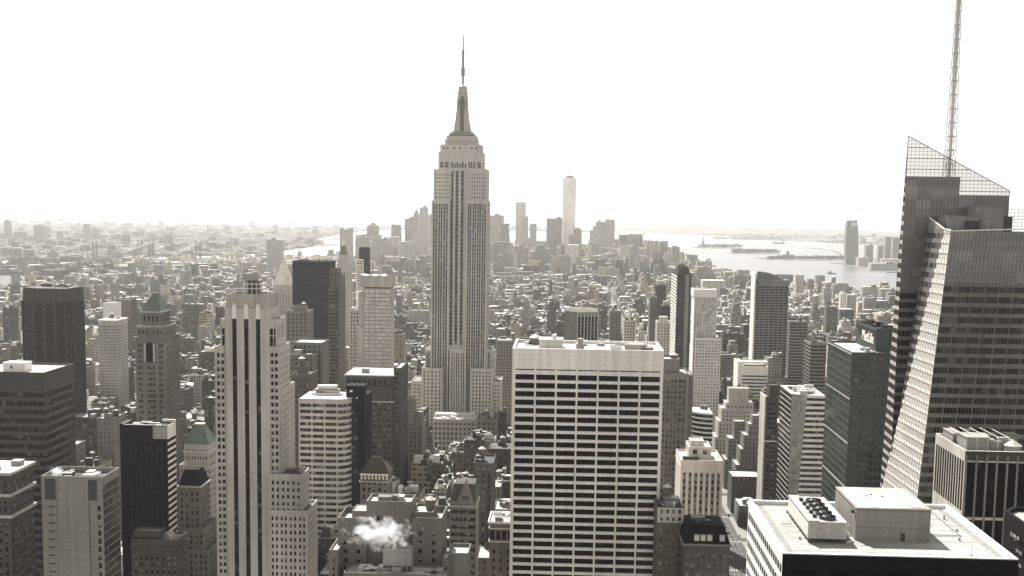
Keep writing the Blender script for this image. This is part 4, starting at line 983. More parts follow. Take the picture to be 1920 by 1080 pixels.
m = MB(); b0, b1 = X_(659, 752, Y + 7), X_(690, 752, Y + 7); m.box(b0 + .01, b0 + 4, Y + 7.2, Y + 32, 0, z - 1.2); T.part('dark_wing', m, 'dark_glass')
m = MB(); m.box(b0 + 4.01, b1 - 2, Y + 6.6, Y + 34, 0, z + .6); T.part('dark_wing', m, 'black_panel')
T.bulk(X_(649, 725, Y + 9), X_(682, 725, Y + 9), Y + 9, Y + 20, z + .02, Z_(660, 723, Y + 9) - .35, 'black_panel', 'plant_room')
m = MB(); m.box(X_(656, 735, Y + 9), X_(661, 735, Y + 9), Y + 8.8, Y + 8.95, z + 3.2, z + 4.4); T.part('sign_panel', m, 'white_metal')
for i, (q, w_) in enumerate(((600, 9), (604, 7.5), (606, 6))):
    m = MB(); xx = X_(612, 740, Y + 14); m.box(xx - w_, xx + w_, Y + 14 + i, Y + 20, z + .02 + i * 2.2, z + 1.5 + i * 2.2); T.part('cooling_unit', m, ('white_metal', 'mid_metal', 'white_metal')[i])
T.boxes.append((a, b1, Y, Y + 34, 0, z)); T.clutter(a + 2, b0 - 8, Y + 16, Y + 28, z, 9, 3, hmax=2); T.finish()

T = T_('pyramid_roof_building', 'brick building with a dark tiled pyramid roof beside the black flank', 'tan_brick', 'dark_glass', 'tar_roof')
Y = 640; x0, x1, y0, y1, z = T.px(675, 729, 888, Y, 14, PUNCH(2.9, .5, 3.9, .55, mt=3, pil=(.5, .2))); cx, cy = hip(T, x0 - .5, x1 + .5, y0 - .5, y1 + .5, z + .01, Z_(705, 861, Y), 2.6, .5, 'bronze_panel', 'pyramid_roof')
m = MB()
for k in range(8): q = x0 + (x1 - x0) * (k + .5) / 8; m.box(q - .4, q + .4, Y - .9, Y + .2, z - 3.0, z - .4)
m.box(x0, x1, Y - .92, Y - .2, z - .6, z - .2); T.part('balustrade', m, 'white_concrete'); T.cornice(x0, x1, y0, y1, z - 4.2, .6, .5, 'pale_stone'); T.finish()

# the building under the plume of steam
T = Tower('stepped_building', 'pale stepped building with sunken roof courts, under the plume of steam', 'building', 'tan_brick', 'dark_glass', 'white_roof')
Y = 500; S2 = PUNCH(4.6, .30, 3.8, .46, 1, 5)
A = T.px(687, 772, 940, Y + 5, 14, dict(cols=lambda w: [(w * .09, w * .09 + 1.3), (w * .23, w * .23 + 1.3), (w * .44, w * .44 + 1.4)], rows=lambda a, b: [(b - 8.6, b - 6.4), (b - 12.8, b - 10.6), (b - 17, b - 14.8)], d=.3), par=1.3)
T.px(633, 687, 971, Y + 3, 20, S2, par=2.6); T.px(660, 688, 958, Y + 9, 12, None, par=0.4); T.px(773, 812, 960, Y + 6, 16, S2, par=1.2); B_ = T.px(773, 829, 971, Y + 3, 22, S2, par=2.8)
T.clutter(A[0] + 1, A[1] - 1, A[2] + 1, A[3] - 1, A[4] - 1.3, 3, 6); T.clutter(B_[0] + 1, B_[1] - 1, A[2] + 2, A[3], B_[4] - 2, 5, 7, tank=1)
T.px(617, 634, 1031, Y - 8, 20, PUNCH(4, .35), par=1)
C = T.px(644, 838, 1076, Y - 14, 14, PUNCH(3.6, .45), par=1.0, side=None)
z = C[4] - 1
T.bulk(X_(718, 1050, Y - 8), X_(772, 1050, Y - 8), Y - 8, Y - 2, z, Z_(740, 1031, Y - 8) - .35, 'grey_metal', 'cooling_tower')
m = MB(); q0, q1 = X_(718, 1050, Y - 8), X_(772, 1050, Y - 8)
for k in range(6): xx = q0 + (q1 - q0) * (k + .5) / 6; m.box(xx - .75, xx + .75, Y - 8.1, Y - 8.003, z + .4, z + 2.6)
T.part('louvre', m, 'dark_metal')
for k in range(4): m = MB(); xx = q0 + (q1 - q0) * (k + .5) / 4; m.cyl(xx, Y - 5, Z_(740, 1031, Y - 8) + .01, Z_(740, 1031, Y - 8) + 1.1, 1.2, 1.3, 14); T.part('fan_stack', m, 'mid_metal')
m = MB()
for k in range(5):
    pp = [Vector((X_(690 + 5 * k + 9 * math.sin(j * .9 + k), 1056 - 2 * k, Y - 9) , Y - 9 + k, z + .5 + 1.2 * abs(math.sin(j * .7 + k)))) + Vector((j * 1.1 - 4, 0, 0)) for j in range(8)]
    for j in range(7): m.bar(pp[j], pp[j + 1], .18, 6)
T.part('duct', m, 'white_metal'); T.clutter(C[0] + 1, C[1] - 1, C[2] + 1, C[3] - 1, z, 12, 14, hmax=2.2)
T.px(829, 841, 1046, Y - 4, 10, None, par=.6); T.px(842, 878, 1037, Y + 1, 16, None, par=1.6); stepped_root = T.finish()

T = T_('gabled_building', 'narrow stone building with a steep gabled front at the bottom centre', 'tan_brick', 'dark_glass', 'tar_roof')
Y = 600; x0, x1, y0, y1, z = T.px(843, 893, 940, Y, 20, dict(cols=lambda w: [(w * a, w * a + 1.1) for a in (.06, .15, .24, .37, .46, .55, .70, .79, .88)], fl=3.9, wh=.5, mt=3.4, mb=5, d=.35), par=0)
cx = (x0 + x1) / 2 + 1.2; zg = Z_(870, 903, Y)
m = MB(); m.prism([(cx - 4.6, Y - .3, z - 1), (cx + 4.6, Y - .3, z - 1), (cx, Y - .3, zg)], [(cx - 4.6, Y + 8, z - 1), (cx + 4.6, Y + 8, z - 1), (cx, Y + 8, zg)]); T.part('gable', m, 'tan_brick', None, [])
m = MB(); m.box(cx - 1.6, cx + 1.6, Y - .4, Y - .303, z + .4, z + 2.6); T.part('gable_window', m, 'dark_glass')
m = MB(); m.prism([(x0, Y + .4, z + .01), (x1, Y + .4, z + .01), (x1, y1, z + .01), (x0, y1, z + .01)], [(x0 + 2, Y + 4, zg - 2), (x1 - 1, Y + 4, zg - 2), (x1 - 1, y1 - 3, zg - 2), (x0 + 2, y1 - 3, zg - 2)]); T.part('slate_roof', m, 'dark_stone')
m = MB(); m.box(x0 + .3, x0 + 1.5, Y + 6, Y + 8, z, zg + .5); m.box(cx - .2, cx + .2, Y - .4, Y, zg, zg + 1.6); T.part('chimney', m, 'pale_stone'); T.cornice(x0, x1, y0, y1, z - 2.4, .5, .4, 'pale_stone'); T.finish()
T = T_('brick_block', 'tall dark brick block with iron fire escapes behind the gabled building', 'dark_stone', 'dark_glass', 'tar_roof')
x0, x1, y0, y1, z = T.px(888, 925, 868, 700, 26, PUNCH(3.2, .4, 3.6, .55)); T.clutter(x0, x1, y0, y1, z - 1, 5, 4, tank=1)
m = MB()
for k in range(14): m.box(x1 - 4, x1 - .6, 698.8, 699.99, z - 6 - k * 3.6, z - 5.8 - k * 3.6); m.bar((x1 - 3.8, 699, z - 6 - k * 3.6), (x1 - .8, 699, z - 9.6 - k * 3.6), .12)
T.part('fire_escape', m, 'dark_metal'); T.finish()
T = T_('arcaded_building', 'dark brick building with a row of round arches under its pale cornice', 'brown_brick', 'dark_glass', 'grey_roof')
Y = 575; x0, x1, y0, y1, z = T.px(918, 962, 978, Y, 20, PUNCH(3.4, .4, 4, .5, 1, 13)); T.cornice(x0, x1, y0, y1, z, 1, .8, 'pale_stone'); T.cornice(x0, x1, y0, y1, z - 3.2, .5, .4, 'pale_stone'); T.cornice(x0, x1, y0, y1, z - 9.6, .6, .4, 'pale_stone')
for k in range(4):
    m = MB(); q = x0 + (x1 - x0) * (k + .5) / 4; t = np.linspace(0, math.pi, 9); m.box(q - 1, q + 1, Y - .08, Y - .003, z - 8.8, z - 5.4); m.prism([(q + math.cos(s), Y - .08, z - 5.4 + math.sin(s)) for s in t], [(q + math.cos(s), Y - .003, z - 5.4 + math.sin(s)) for s in t]); T.part('arched_window', m, 'black_glass')
T.clutter(x0, x1, y0, y1, z - 1, 5, 6); T.finish()

T = T_('brick_tower', 'brick tower with paired windows left of the bright low roofs', 'grey_stone', 'dark_glass', 'white_roof')
Y = 950; x = T.px(758, 792, 794, Y, 24, PUNCH(3.4, .42, 3.6, .55)); T.px(765, 778, 748, Y + 5, 12, None, zb=x[4] - 1); T.px(779, 792, 772, Y + 6, 12, None, zb=x[4] - 1); T.clutter(*x[:4], x[4] - 1, 4, 2, tank=1); T.finish()
T = T_('department_store', 'long low block with a bright white roof in front of the tallest tower', 'pale_stone', 'dark_glass', 'white_roof')
Y = 1120; x = T.px(812, 892, 786, Y, 36, PUNCH(4, .5, 4.6, .5), par=1.4); T.px(815, 888, 777, Y + 20, 12, None, zb=x[4] - 1.4, par=0); T.clutter(*x[:4], x[4] - 1.4, 9, 5, mats=('white_metal', 'pale_stone')); T.finish()
T = T_('brick_loft', 'dark loft with a big water tank right of the long white roof', 'tan_brick', 'dark_glass', 'tar_roof')
x = T.px(893, 931, 786, 1090, 30, PUNCH(4.4, .5, 4.2, .5)); T.tank(X_(912, 780, 1100), 1100, x[4] - 1, 2.6, 4.5, 2.5); T.clutter(*x[:4], x[4] - 1, 4, 6); T.finish()

# ---- right of the white slab
T = Tower('ribbed_tower', 'brown tower with pale ribs and a stepped top right of the white slab', 'tower', 'tan_brick', 'office_glass', 'white_roof')
Y = 760; T.px(1236, 1292, 700, Y, 30, dict(cols=lambda w: [(w * a, w * b) for a, b in ((.08, .22), (.26, .37), (.40, .49), (.52, .61), (.65, .78), (.80, .90))], fl=3.5, wh=.45, mt=3, mb=5, strip=True, d=.5), left=PUNCH(4, .5), right='no')
T.spm = 'brown_brick'; x = T.px(1245, 1275, 673, Y + 4, 20, BAND(4.2, .5, 6, 2.6), zb=Z_(1260, 700, Y)); T.tank((x[0] + x[1]) / 2 + 2, Y + 12, x[4] - 1, 2.4, 2.2, .5); T.px(1292, 1300, 703, Y + 3, 26, PUNCH(2.6, .5, 3.2, .5)); T.finish()
T = Tower('finned_tower', 'tall dark banded tower with sunlit stripes down its left edge and finned top', 'tower', 'bronze_panel', 'dark_glass', 'tar_roof')
Y = 1500; x0, x1, y0, y1, z = T.px(1270, 1297, 512, Y, 78, BAND(3.9, .6, 4, 3), left='no')
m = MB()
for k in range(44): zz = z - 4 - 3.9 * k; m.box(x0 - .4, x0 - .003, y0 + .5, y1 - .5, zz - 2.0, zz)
T.part('side_band', m, 'white_concrete')  # sun on the left side painted as white bands
x = T.px(1273, 1292, 503, Y + 4, 40, None, zb=z - 1, par=0)
for a in (1274, 1279, 1284, 1289): m = MB(); q = X_(a, 500, Y + 3); m.box(q - .8, q + .8, Y + 3, Y + 30, z - 1, Z_(a, 495 + abs(a - 1280) * .5, Y + 3)); T.part('fin', m, 'bronze_panel')
m = MB(); m.box(X_(1281, 660, Y - .5), X_(1288, 660, Y - .5), Y - .6, Y - .003, 0, z - 2); T.part('pier', m, 'grey_stone'); T.finish()
for lab, wl, a in (('dark brick tower left of the finned tower', 'brown_brick', (1228, 1249, 534, 1700)), ('tall shaded slab seen over the right end of the white slab roof', 'grey_stone', (1219, 1233, 556, 1640)),
                   ('lower black tower leaning close against the finned tower', 'dark_stone', (1240, 1257, 573, 1620)), ('pale brick tower with a small crown in front of the finned tower', 'pale_stone', (1232, 1257, 603, 1400))):
    T = T_('apartment_tower', lab, wl, 'dark_glass', 'grey_roof', cat='tower'); x = T.px(*a, 24, PUNCH(3.4, .45, 3.4, .5)); T.bulk(x[0] + 3, x[1] - 3, x[2] + 3, x[2] + 12, x[4] - 1, x[4] + 5, 'pale_stone'); T.finish()
T = Tower('unfinished_tower', 'pale glass tower with a blank white cap and a crane boom above it', 'tower', 'white_concrete', 'pale_glass', 'white_roof')
Y = 1350; x = T.px(1302, 1345, 557, Y, 30, dict(bay=3.2, ww=.96, fl=3.4, wh=.97, mt=.6, mb=5, mx=.4, d=.1), left='no'); T.px(1301, 1345, 543, Y - .5, 31, None, zb=x[4] - .01); T.px(1304, 1352, 634, Y - 6, 36, dict(bay=3.2, ww=.9, fl=3.4, wh=.8, mt=2, mb=5, mx=.4, d=.1)); T.finish()
m = MB(); q = X_(1318, 543, Y + 8); z = Z_(1318, 543, Y); m.bar((q, Y + 8, z - 6), (q, Y + 8, z + 2), .8); 
tip = at(1300, 508, Y + 8)
m.bar((q, Y + 8, z + 2), tip, .55); m.box(q - 1.5, q + 2.5, Y + 6.5, Y + 9.5, z + .3, z + 2.4)
c = empty('tower_crane', (q, Y + 8, z)); m.build('boom', 'white_metal', c); m = MB(); m.bar((q + 1.5, Y + 8, z + 2.4), (q + .5, Y + 8, z + 7), .3); m.bar((q + .5, Y + 8, z + 7), tip, .12); m.build('mast', 'mid_metal', c)
tag(c, 'white crane with a slanting boom on the unfinished tower', 'crane')
# rotated block with white stripes
T = Tower('striped_block', 'dark block with thin white vertical stripes and a plain grey side', 'building', 'grey_stone', 'dark_glass', 'white_roof')
Y = 1300; p0, p1, p2 = at(1059, 590, Y + 22), at(1083, 590, Y), at(1121, 590, Y + 12); z = Z_(1085, 586, Y)
p3 = Vector((p2.x + p0.x - p1.x, p2.y + p0.y - p1.y, 0)); q4 = [p0, p1, p2, p3]
T.W.prism([(p.x, p.y, 0) for p in q4], [(p.x, p.y, z) for p in q4]); T.RF.poly([(p.x, p.y, z + .01) for p in q4])
nn = Vector((p2.y - p1.y, -(p2.x - p1.x), 0)).normalized()
d = MB(); e = MB()
for k in range(6):
    a_, b_ = p1.lerp(p2, (k + .12) / 6) + nn * .05, p1.lerp(p2, (k + .9) / 6) + nn * .05
    for j in range(28): zt = z - 5 - j * 3.7; T.wins.append(((a_.x, a_.y, zt - 3.3), (b_.x, b_.y, zt - 3.3), (b_.x, b_.y, zt), (a_.x, a_.y, zt)))
for k in range(7): c = p1.lerp(p2, k / 6) + nn * .3; d.bar((c.x, c.y, 0), (c.x, c.y, z - 1), .35)
T.part('pier', d, 'white_concrete')
e.prism([(p.x, p.y, z + .02) for p in q4], [(p.x, p.y, z + 3.5) for p in q4], caps=False); T.part('roof_frame', e, 'white_concrete'); T.boxes.append((p0.x, p2.x, Y, Y + 34, 0, z)); T.finish()
for i, (lab, wl, a, dp) in enumerate((('pale block with square windows right of the white striped block', 'pale_stone', (1121, 1142, 640, 1290), 24), ('brick slab standing two along from the white striped block', 'tan_brick', (1144, 1165, 582, 1500), 26),
                          ('pale apartment slab with a lit edge right of the brick slab', 'limestone', (1170, 1192, 600, 1450), 24), ('wide brown warehouse with a bracketed top left of the white slab', 'tan_brick', (931, 972, 638, 1330), 34))):
    T = T_('apartment_block', lab, wl, 'dark_glass', 'white_roof'); x = T.px(*a, dp, PUNCH(3.2, .5, 3.4, .5)); T.clutter(*x[:4], x[4] - 1, 4, i, tank=i % 2); T.finish()

T = Tower('curved_top_tower', 'residential tower with a curved top screen and a bright left edge', 'tower', 'grey_stone', 'dark_glass', 'grey_roof')
Y = 1450; x0, x1, y0, y1, z = T.px(1418, 1479, 534, Y, 34, dict(cols=lambda w: [(w * (k + .08) / 7, w * (k + .95) / 7) for k in range(7)], fl=3.15, wh=.62, mt=1.5, mb=5, d=.9))
x = T.px(1423, 1480, 525, Y + 1, 22, None, zb=z - 1, par=0)
m = MB(); t = np.linspace(0, 1, 9); pts = [(X_(1420 + 50 * s, 515, Y + 8), Z_(1420 + 50 * s, 509 + 15 * s * s, Y + 8)) for s in t]
lo = [(pts[0][0], Y + 8, z)] + [(a, Y + 8, b) for a, b in pts] + [(pts[-1][0], Y + 8, z)]; m.prism(lo, [(a, Y + 11, c) for a, b, c in lo]); T.part('top_screen', m, 'grey_stone')
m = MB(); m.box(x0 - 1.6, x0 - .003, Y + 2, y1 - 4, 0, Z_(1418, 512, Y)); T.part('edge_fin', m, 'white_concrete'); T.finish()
T = T_('banded_block', 'white banded office block with a bright blank left wall', 'white_concrete', 'office_glass', 'white_roof')
Y = 1340; T.px(1391, 1440, 687, Y, 34, BAND(3.8, .45, 2.5, 9), left='no'); x = T.px(1384, 1392, 678, Y + 2, 34, None); T.px(1392, 1440, 679, Y + 10, 20, None, zb=100, par=.5); T.finish()
T = T_('office_block', 'grey office block with ribbon windows behind the curved top tower', 'grey_stone', 'dark_glass', 'grey_roof')
x = T.px(1481, 1514, 602, 1550, 36, BAND(3.8, .5, 3, 2)); T.clutter(*x[:4], x[4] - 1, 5, 3, mats=('dark_metal',)); T.finish()
T = T_('office_block', 'dark topped block with a lit striped flank right of the curved top tower', 'tan_brick', 'dark_glass', 'tar_roof')
x = T.px(1520, 1550, 643, 1300, 36, BAND(3.8, .55, 3, 2)); T.clutter(*x[:4], x[4] - 1, 6, 7, mats=('dark_metal', 'white_metal')); T.finish()

# green glass tower with the lettering
T = Tower('green_glass_tower', 'dark green glass tower with white lettering on its upper box', 'tower', 'green_spandrel', 'green_glass', 'white_roof')
Y = 660; gst = dict(cols=lambda w: [(.25, w - .25)], fl=4.05, wh=.74, mt=1.2, mb=6, d=.15, mull=1.6)
x0, x1, y0, y1, z = T.px(1597, 1672, 661, Y, 60, dict(cols=lambda w: [(w * (k + .06) / 3, w * (k + .94) / 3) for k in range(3)], fl=4.05, wh=.6, mt=1.2, mb=6, d=.25, mull=1.8), left=gst)
m = MB()
for k in (0, 6, 12, 18, 24): m.box(x0 - .3, x0 - .003, y0, y1, z - 1.4 - k * 4.05, z - .8 - k * 4.05)
T.part('side_band', m, 'grey_metal')
a, b = X_(1643, 616, Y + 14), X_(1690, 616, Y + 14); zu = Z_(1650, 616, Y + 14)
T.blk(a, b, Y + 14, Y + 60, z - 1, zu, gst, left=dict(bay=6, ww=.94, fl=6, wh=.9, mt=1, mb=1, d=.1, mx=.3), par=2.2)
T.clutter(a + 2, b - 2, Y + 16, Y + 56, zu - 2.2, 14, 5, hmax=4, mats=('dark_metal', 'black_panel', 'mid_metal')); T.clutter(x0 + 8, a - 1, y0 + 2, y0 + 30, z - 1.1, 5, 9, hmax=2.4)
fc = bpy.data.curves.new('lettering', 'FONT'); fc.body = 'MetLife'; fc.size = 7.6; fc.extrude = .15; fc.align_x = 'CENTER'; fc.align_y = 'CENTER'; fc.offset = .12
tmp = bpy.data.objects.new('lettering', fc); COL.objects.link(tmp); bpy.context.view_layer.update()
me = bpy.data.meshes.new_from_object(tmp.evaluated_get(bpy.context.evaluated_depsgraph_get())); bpy.data.objects.remove(tmp)
root = T.finish(); me.materials.clear(); me.materials.append(MATS['sign_white'])
o = bpy.data.objects.new('lettering', me); COL.objects.link(o); o.parent = root
o.location = Vector((a - .25, Y + 14 + 17, zu - 6.5)) - root.location; o.rotation_euler = (math.pi / 2, 0, -math.pi / 2); o.scale = (1.15, 1, 1)

# glass building with the slanted facet
T = Tower('faceted_building', 'pale glass building with bright slanted sill lines and a canted white face', 'building', 'grey_metal', 'pale_glass', 'white_roof')
T.gl = 'office_glass'; T.facet_sp, T.facet_w, T.facet_m = {}, [], MB()
Y = 870; z = Z_(1510, 741, Y); P = lambda px_, y: X_(px_, 800, y)
A0, A1 = Vector((P(1492, Y), Y, 0)), Vector((P(1511, Y), Y, z)); B1 = Vector((P(1545, Y), Y, z)); B0 = Vector((B1.x, Y, 0))
K0, K1 = Vector((P(1482, Y + 6), Y + 6, 0)), Vector((P(1482, Y + 6), Y + 6, z)); J = Vector((P(1460, Y + 50), Y + 50, 0)); J1 = Vector((J.x, J.y, z))
facet(T, A0, A1, B0, B1, 0, z, 3.95, 'office_glass', 'white_concrete', .5, 1.7, 3); facet(T, K0, K1, A0, A1, 0, z, 3.95, 'pale_glass', 'grey_metal', .2, 1.7, 1); facet(T, J, J1, K0, K1, 0, z, 3.95, 'dark_glass', 'white_concrete', .12, 0, 3)
T.W.poly([B0, (B1.x, J.y, 0), (B1.x, J.y, z), B1]); T.RF.poly([A1, B1, (B1.x, J.y, z), J1, K1])
T.boxes.append((J.x, B1.x, Y, J.y, 0, z)); T.clutter(K0.x + 1, B1.x - 1, Y + 3, Y + 40, z, 18, 6, hmax=3.5, mats=('white_metal', 'mid_metal', 'dark_metal', 'pale_stone')); T.clutter(K0.x + 8, B1.x - 4, Y + 8, Y + 30, z, 3, 9, hmax=6, mats=('pale_stone', 'white_concrete'))
root = T.finish()
for k, mb in T.facet_sp.items(): tag(mb.build('spandrel', k, root), kind='stuff')
T.facet_m.build('mullion', 'mullion', root)
ws = sorted(T.facet_w, key=lambda q: -q[0].z if hasattr(q[0], 'z') else 0); rest = {}
for i, q in enumerate(ws):
    if i < 97: m = MB(); m.quad(*q[:4]); m.build('window', q[4], root)
    else: rest.setdefault(q[4], MB()).quad(*q[:4])
for k, mb in rest.items(): tag(mb.build('window', k, root), kind='stuff')

T = Tower('dark_tower', 'dark tower with a pale left edge and a white belt, beside the faceted pale building', 'tower', 'bronze_panel', 'dark_glass', 'tar_roof')
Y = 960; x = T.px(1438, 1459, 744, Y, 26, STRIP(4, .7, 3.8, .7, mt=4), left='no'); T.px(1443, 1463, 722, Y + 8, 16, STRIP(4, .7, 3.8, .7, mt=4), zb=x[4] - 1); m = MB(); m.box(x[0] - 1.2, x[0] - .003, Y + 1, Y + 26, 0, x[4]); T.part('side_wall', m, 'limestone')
m = MB(); zz = Z_(1440, 826, Y); m.box(x[0] - 1.4, x[1] + .3, Y - .3, Y - .003, zz - 1, zz); T.part('belt_course', m, 'white_concrete'); T.finish()
T = T_('setback_building', 'dark stone building stepping up in setbacks, with bright left ledges', 'grey_stone', 'office_glass', 'white_roof')
Y = 1100; D_ = PUNCH(3.5, .42, 3.83, .45, mt=2)
for a, b, t, dy, dp in ((1411, 1426, 779, 8, 14), (1404, 1426, 795, 6, 18), (1395, 1426, 816, 4, 22), (1388, 1426, 842, 3, 24), (1380, 1426, 872, 1, 28), (1374, 1426, 905, 0, 32)): T.px(a, b, t, Y + dy, dp, D_, par=.8)
T.finish()
T = T_('setback_building', 'dark stepped building half hidden between the two paler stepped buildings', 'tan_brick', 'office_glass', 'white_roof')
for a, b, t, dy, dp in ((1377, 1397, 790, 8, 14), (1366, 1397, 822, 4, 22), (1359, 1397, 862, 2, 28)): T.px(a, b, t, 1155 + dy, dp, PUNCH(3.5, .42, 3.83, .45, mt=2), par=.8)
T.finish()
T = T_('setback_building', 'pale stone building with a blank tower block and wide setbacks', 'limestone', 'office_glass', 'white_roof')
Y = 1230; D_ = PUNCH(3.6, .4, 3.8, .5, mt=2.4)
for a, b, t, dy, dp, s_ in ((1367, 1404, 728, 10, 14, None), (1361, 1413, 755, 6, 20, D_), (1353, 1414, 766, 4, 24, D_), (1347, 1414, 790, 2, 28, D_), (1341, 1414, 820, 0, 32, D_)): x = T.px(a, b, t, Y + dy, dp, s_, par=.9)
b = T.boxes[0]; m = MB(); m.box((b[0] + b[1]) / 2 - .5, (b[0] + b[1]) / 2 + .5, b[2] - .05, b[2] - .003, b[5] - 6.5, b[5] - 4.5); T.part('window', m, 'black_glass'); T.finish()
T = T_('rounded_building', 'low building with a rounded glass corner behind the pale pilastered block', 'white_concrete', 'dark_glass', 'white_roof')
Y = 950; a, b, z = X_(1297, 775, Y), X_(1337, 775, Y), Z_(1315, 775, Y)
arc = [(a + (b - a) * (1 - math.cos(t)), Y + 16 * (1 - math.sin(t))) for t in np.linspace(0, math.pi / 2, 9)] + [(b + .01, Y + 30), (a, Y + 30)]
for k in range(16): zz = z - k * 3.7; T.W.prism([(*p, zz - 1.3) for p in arc], [(*p, zz) for p in arc])
cx, cy = b - 6, Y + 14; ins = [(p[0] + (cx - p[0]) * .03, p[1] + (cy - p[1]) * .03) for p in arc]
m = MB(); m.prism([(*p, 0) for p in ins], [(*p, z - 1) for p in ins]); T.part('window_band', m, 'dark_glass'); T.RF.poly([(*p, z + .01) for p in arc]); T.boxes.append((a, b, Y, Y + 30, 0, z)); T.clutter(a + 8, b - 1, Y + 12, Y + 28, z, 6, 3); T.finish()
T = T_('pilastered_block', 'pale stone block with tall pilasters and a small penthouse right of the white slab', 'limestone', 'office_glass', 'white_roof')
Y = 640; x0, x1, y0, y1, z = T.px(1277, 1356, 863, Y, 30, STRIP(3.1, .55, 3.7, .6, 1, mt=6, pil=(.7, .25)), left=PUNCH(3.4, .45)); T.spm = 'grey_stone'
x = T.px(1292, 1334, 838, Y + 6, 18, dict(bay=5, ww=.5, rows=lambda a, b: [(b - 4, b - 1.5)], d=.4), zb=z - 1); T.px(1295, 1320, 826, Y + 9, 10, None, zb=x[4] - 1, par=.5); T.clutter(x0, x1, y0, y0 + 6, z - 1.1, 6, 4, hmax=2.5); T.cornice(x0, x1, y0, y1, z - 3.4, .5, .3, 'pale_stone'); T.finish()
T = T_('brick_building', 'dark brick building with two pale top storeys against the white slab', 'brown_brick', 'office_glass', 'tar_roof')
Y = 540; x0, x1, y0, y1, z = T.px(1232, 1282, 980, Y, 24, PUNCH(2.5, .5, 3.7, .5, mt=2)); T.px(1232, 1281, 952, Y + .3, 22, None, zb=z); T.W, tmpW = MB(), T.W
T.face((x0, Y - .1, 0), (1, 0, 0), x1 - x0, z, Z_(1255, 952, Y), dict(bay=2.5, ww=.5, rows=lambda a, b: [(a + .8, a + 2.6), (b - 2.6, b - .8)], d=.35)); m = T.W; T.W = tmpW; T.part('upper_wall', m, 'pale_stone')
T.clutter(x0, x1, y0 + 2, y1 - 4, Z_(1255, 952, Y) - 1, 9, 5, hmax=3, tank=1); T.finish()
T = T_('mansard_building', 'dark ornate building with a black mansard roof and dormers beside the avenue', 'dark_stone', 'office_glass', 'tar_roof')
Y = 520; x0, x1, y0, y1, z = T.px(1282, 1369, 1020, Y, 24, PUNCH(4.2, .5, 4.2, .6, 2, 4)); hip(T, x0, x1, y0, y1, z + .01, Z_(1325, 988, Y), (x1 - x0) / 2 - 2.2, 9, 'black_panel', 'mansard_roof')
for f in (.28, .42, .56, .83):
    m = MB(); q = x0 + (x1 - x0) * f; m.box(q - 1.1, q + 1.1, Y + .3, Y + 3, z + 1.2, z + 3.8); g = MB(); g.box(q - .8, q + .8, Y + .2, Y + .297, z + 1.5, z + 3.4); T.part('dormer', m, 'pale_stone', None, [('window', g, 'pale_glass')])
T.cornice(x0, x1, y0, y1, z, .8, .7, 'grey_stone'); T.clutter(x0 + 3, x1 - 3, y0 + 4, y1 - 4, Z_(1325, 988, Y), 5, 4, hmax=2); T.finish()

T = Tower('mullioned_block', 'block with tall white vertical mullions and rooftop machinery at the right edge', 'building', 'limestone', 'black_glass', 'tar_roof')
Y = 470; a, b = X_(1810, 846, Y), X_(1990, 850, Y); z = Z_(1850, 846, Y); 
x0, x1, y0, y1 = a, b, Y, Y + 38
nb = 12
def side_cols(w): return [(.8 + (w - 1.6) * (k + .2) / nb, .8 + (w - 1.6) * (k + .95) / nb) for k in range(nb)]
def two_rows(p, q): return [(p + 2 + 3.7 * k, p + 2 + 3.7 * k + 3.4) for k in range(int((q - 36 - p) / 3.7))] + [(q - 24, q - 4.2)]
T.blk(x0, x1, y0, y1, 0, z, dict(cols=lambda w: [(.6 + (w - 1.2) * (k + .06) / 9, .6 + (w - 1.2) * (k + .94) / 9) for k in range(9)], rows=lambda p, q: [(5, q - 27.0), (q - 26, q - 4.4)], d=.5), left=dict(cols=side_cols, rows=two_rows, d=.5), par=1.6, pw=.8)
m = MB()
for k in range(10): q = x0 + .6 + (x1 - x0 - 1.2) * k / 9; m.box(q - .3, q + .3, Y - .3, Y - .003, 0, z - 1.5)
T.part('mullion', m, 'grey_stone')
m = MB(); m.box(x0 + .1, x1, Y - .12, Y - .004, z - 3.8, z - .2); T.part('fascia', m, 'bronze_panel')
zd = z - 1.6
T.clutter(x0 + 2, x0 + 30, y0 + 6, y0 + 34, zd, 22, 5, hmax=5, mats=('mid_metal', 'mid_metal', 'dark_metal', 'grey_metal'))
T.bulk(x0 + 3, x0 + 12, y0 + 9, y0 + 20, zd, zd + 5, 'grey_metal', 'plant_room'); T.bulk(x0 + 2, x0 + 6, y0 + 22, y0 + 35, zd, zd + 4, 'mid_metal', 'cooling_unit'); T.tank(x0 + 20, y0 + 6, zd, 3, 2.4, .6, 'mid_metal')
m = MB()
for k in range(5): m.bar((x0 + 3 + k * 4, y0 + 8, zd + 5.6), (x0 + 3 + k * 4, y0 + 30, zd + 5.6), .15); m.bar((x0 + 3 + k * 4, y0 + 8, zd), (x0 + 3 + k * 4, y0 + 8, zd + 5.6), .12)
T.part('pipe_rack', m, 'white_metal'); T.finish()
T = T_('corner_block', 'black block with a chamfered roof corner at the bottom right edge', 'black_panel', 'strip_glass', 'gravel_roof')
Y = 345; a, z = X_(1884, 957, Y + 31), Z_(1884, 957, Y + 31); pts = [(a + 5, Y), (a + 40, Y), (a + 40, Y + 36), (a + 4, Y + 36), (a, Y + 31), (a, Y + 6)]
T.W.prism([(*p, 0) for p in pts], [(*p, z - 1.3) for p in pts], caps=False)
cx, cy = a + 20, Y + 18; pin = [(p[0] + (cx - p[0]) * .05, p[1] + (cy - p[1]) * .05) for p in pts]
T.W.prism([(*p, z - 1.3) for p in pts], [(*p, z) for p in pts], caps=False); T.W.prism([(*p, z - 1.4) for p in pin], [(*p, z) for p in pin], caps=False)
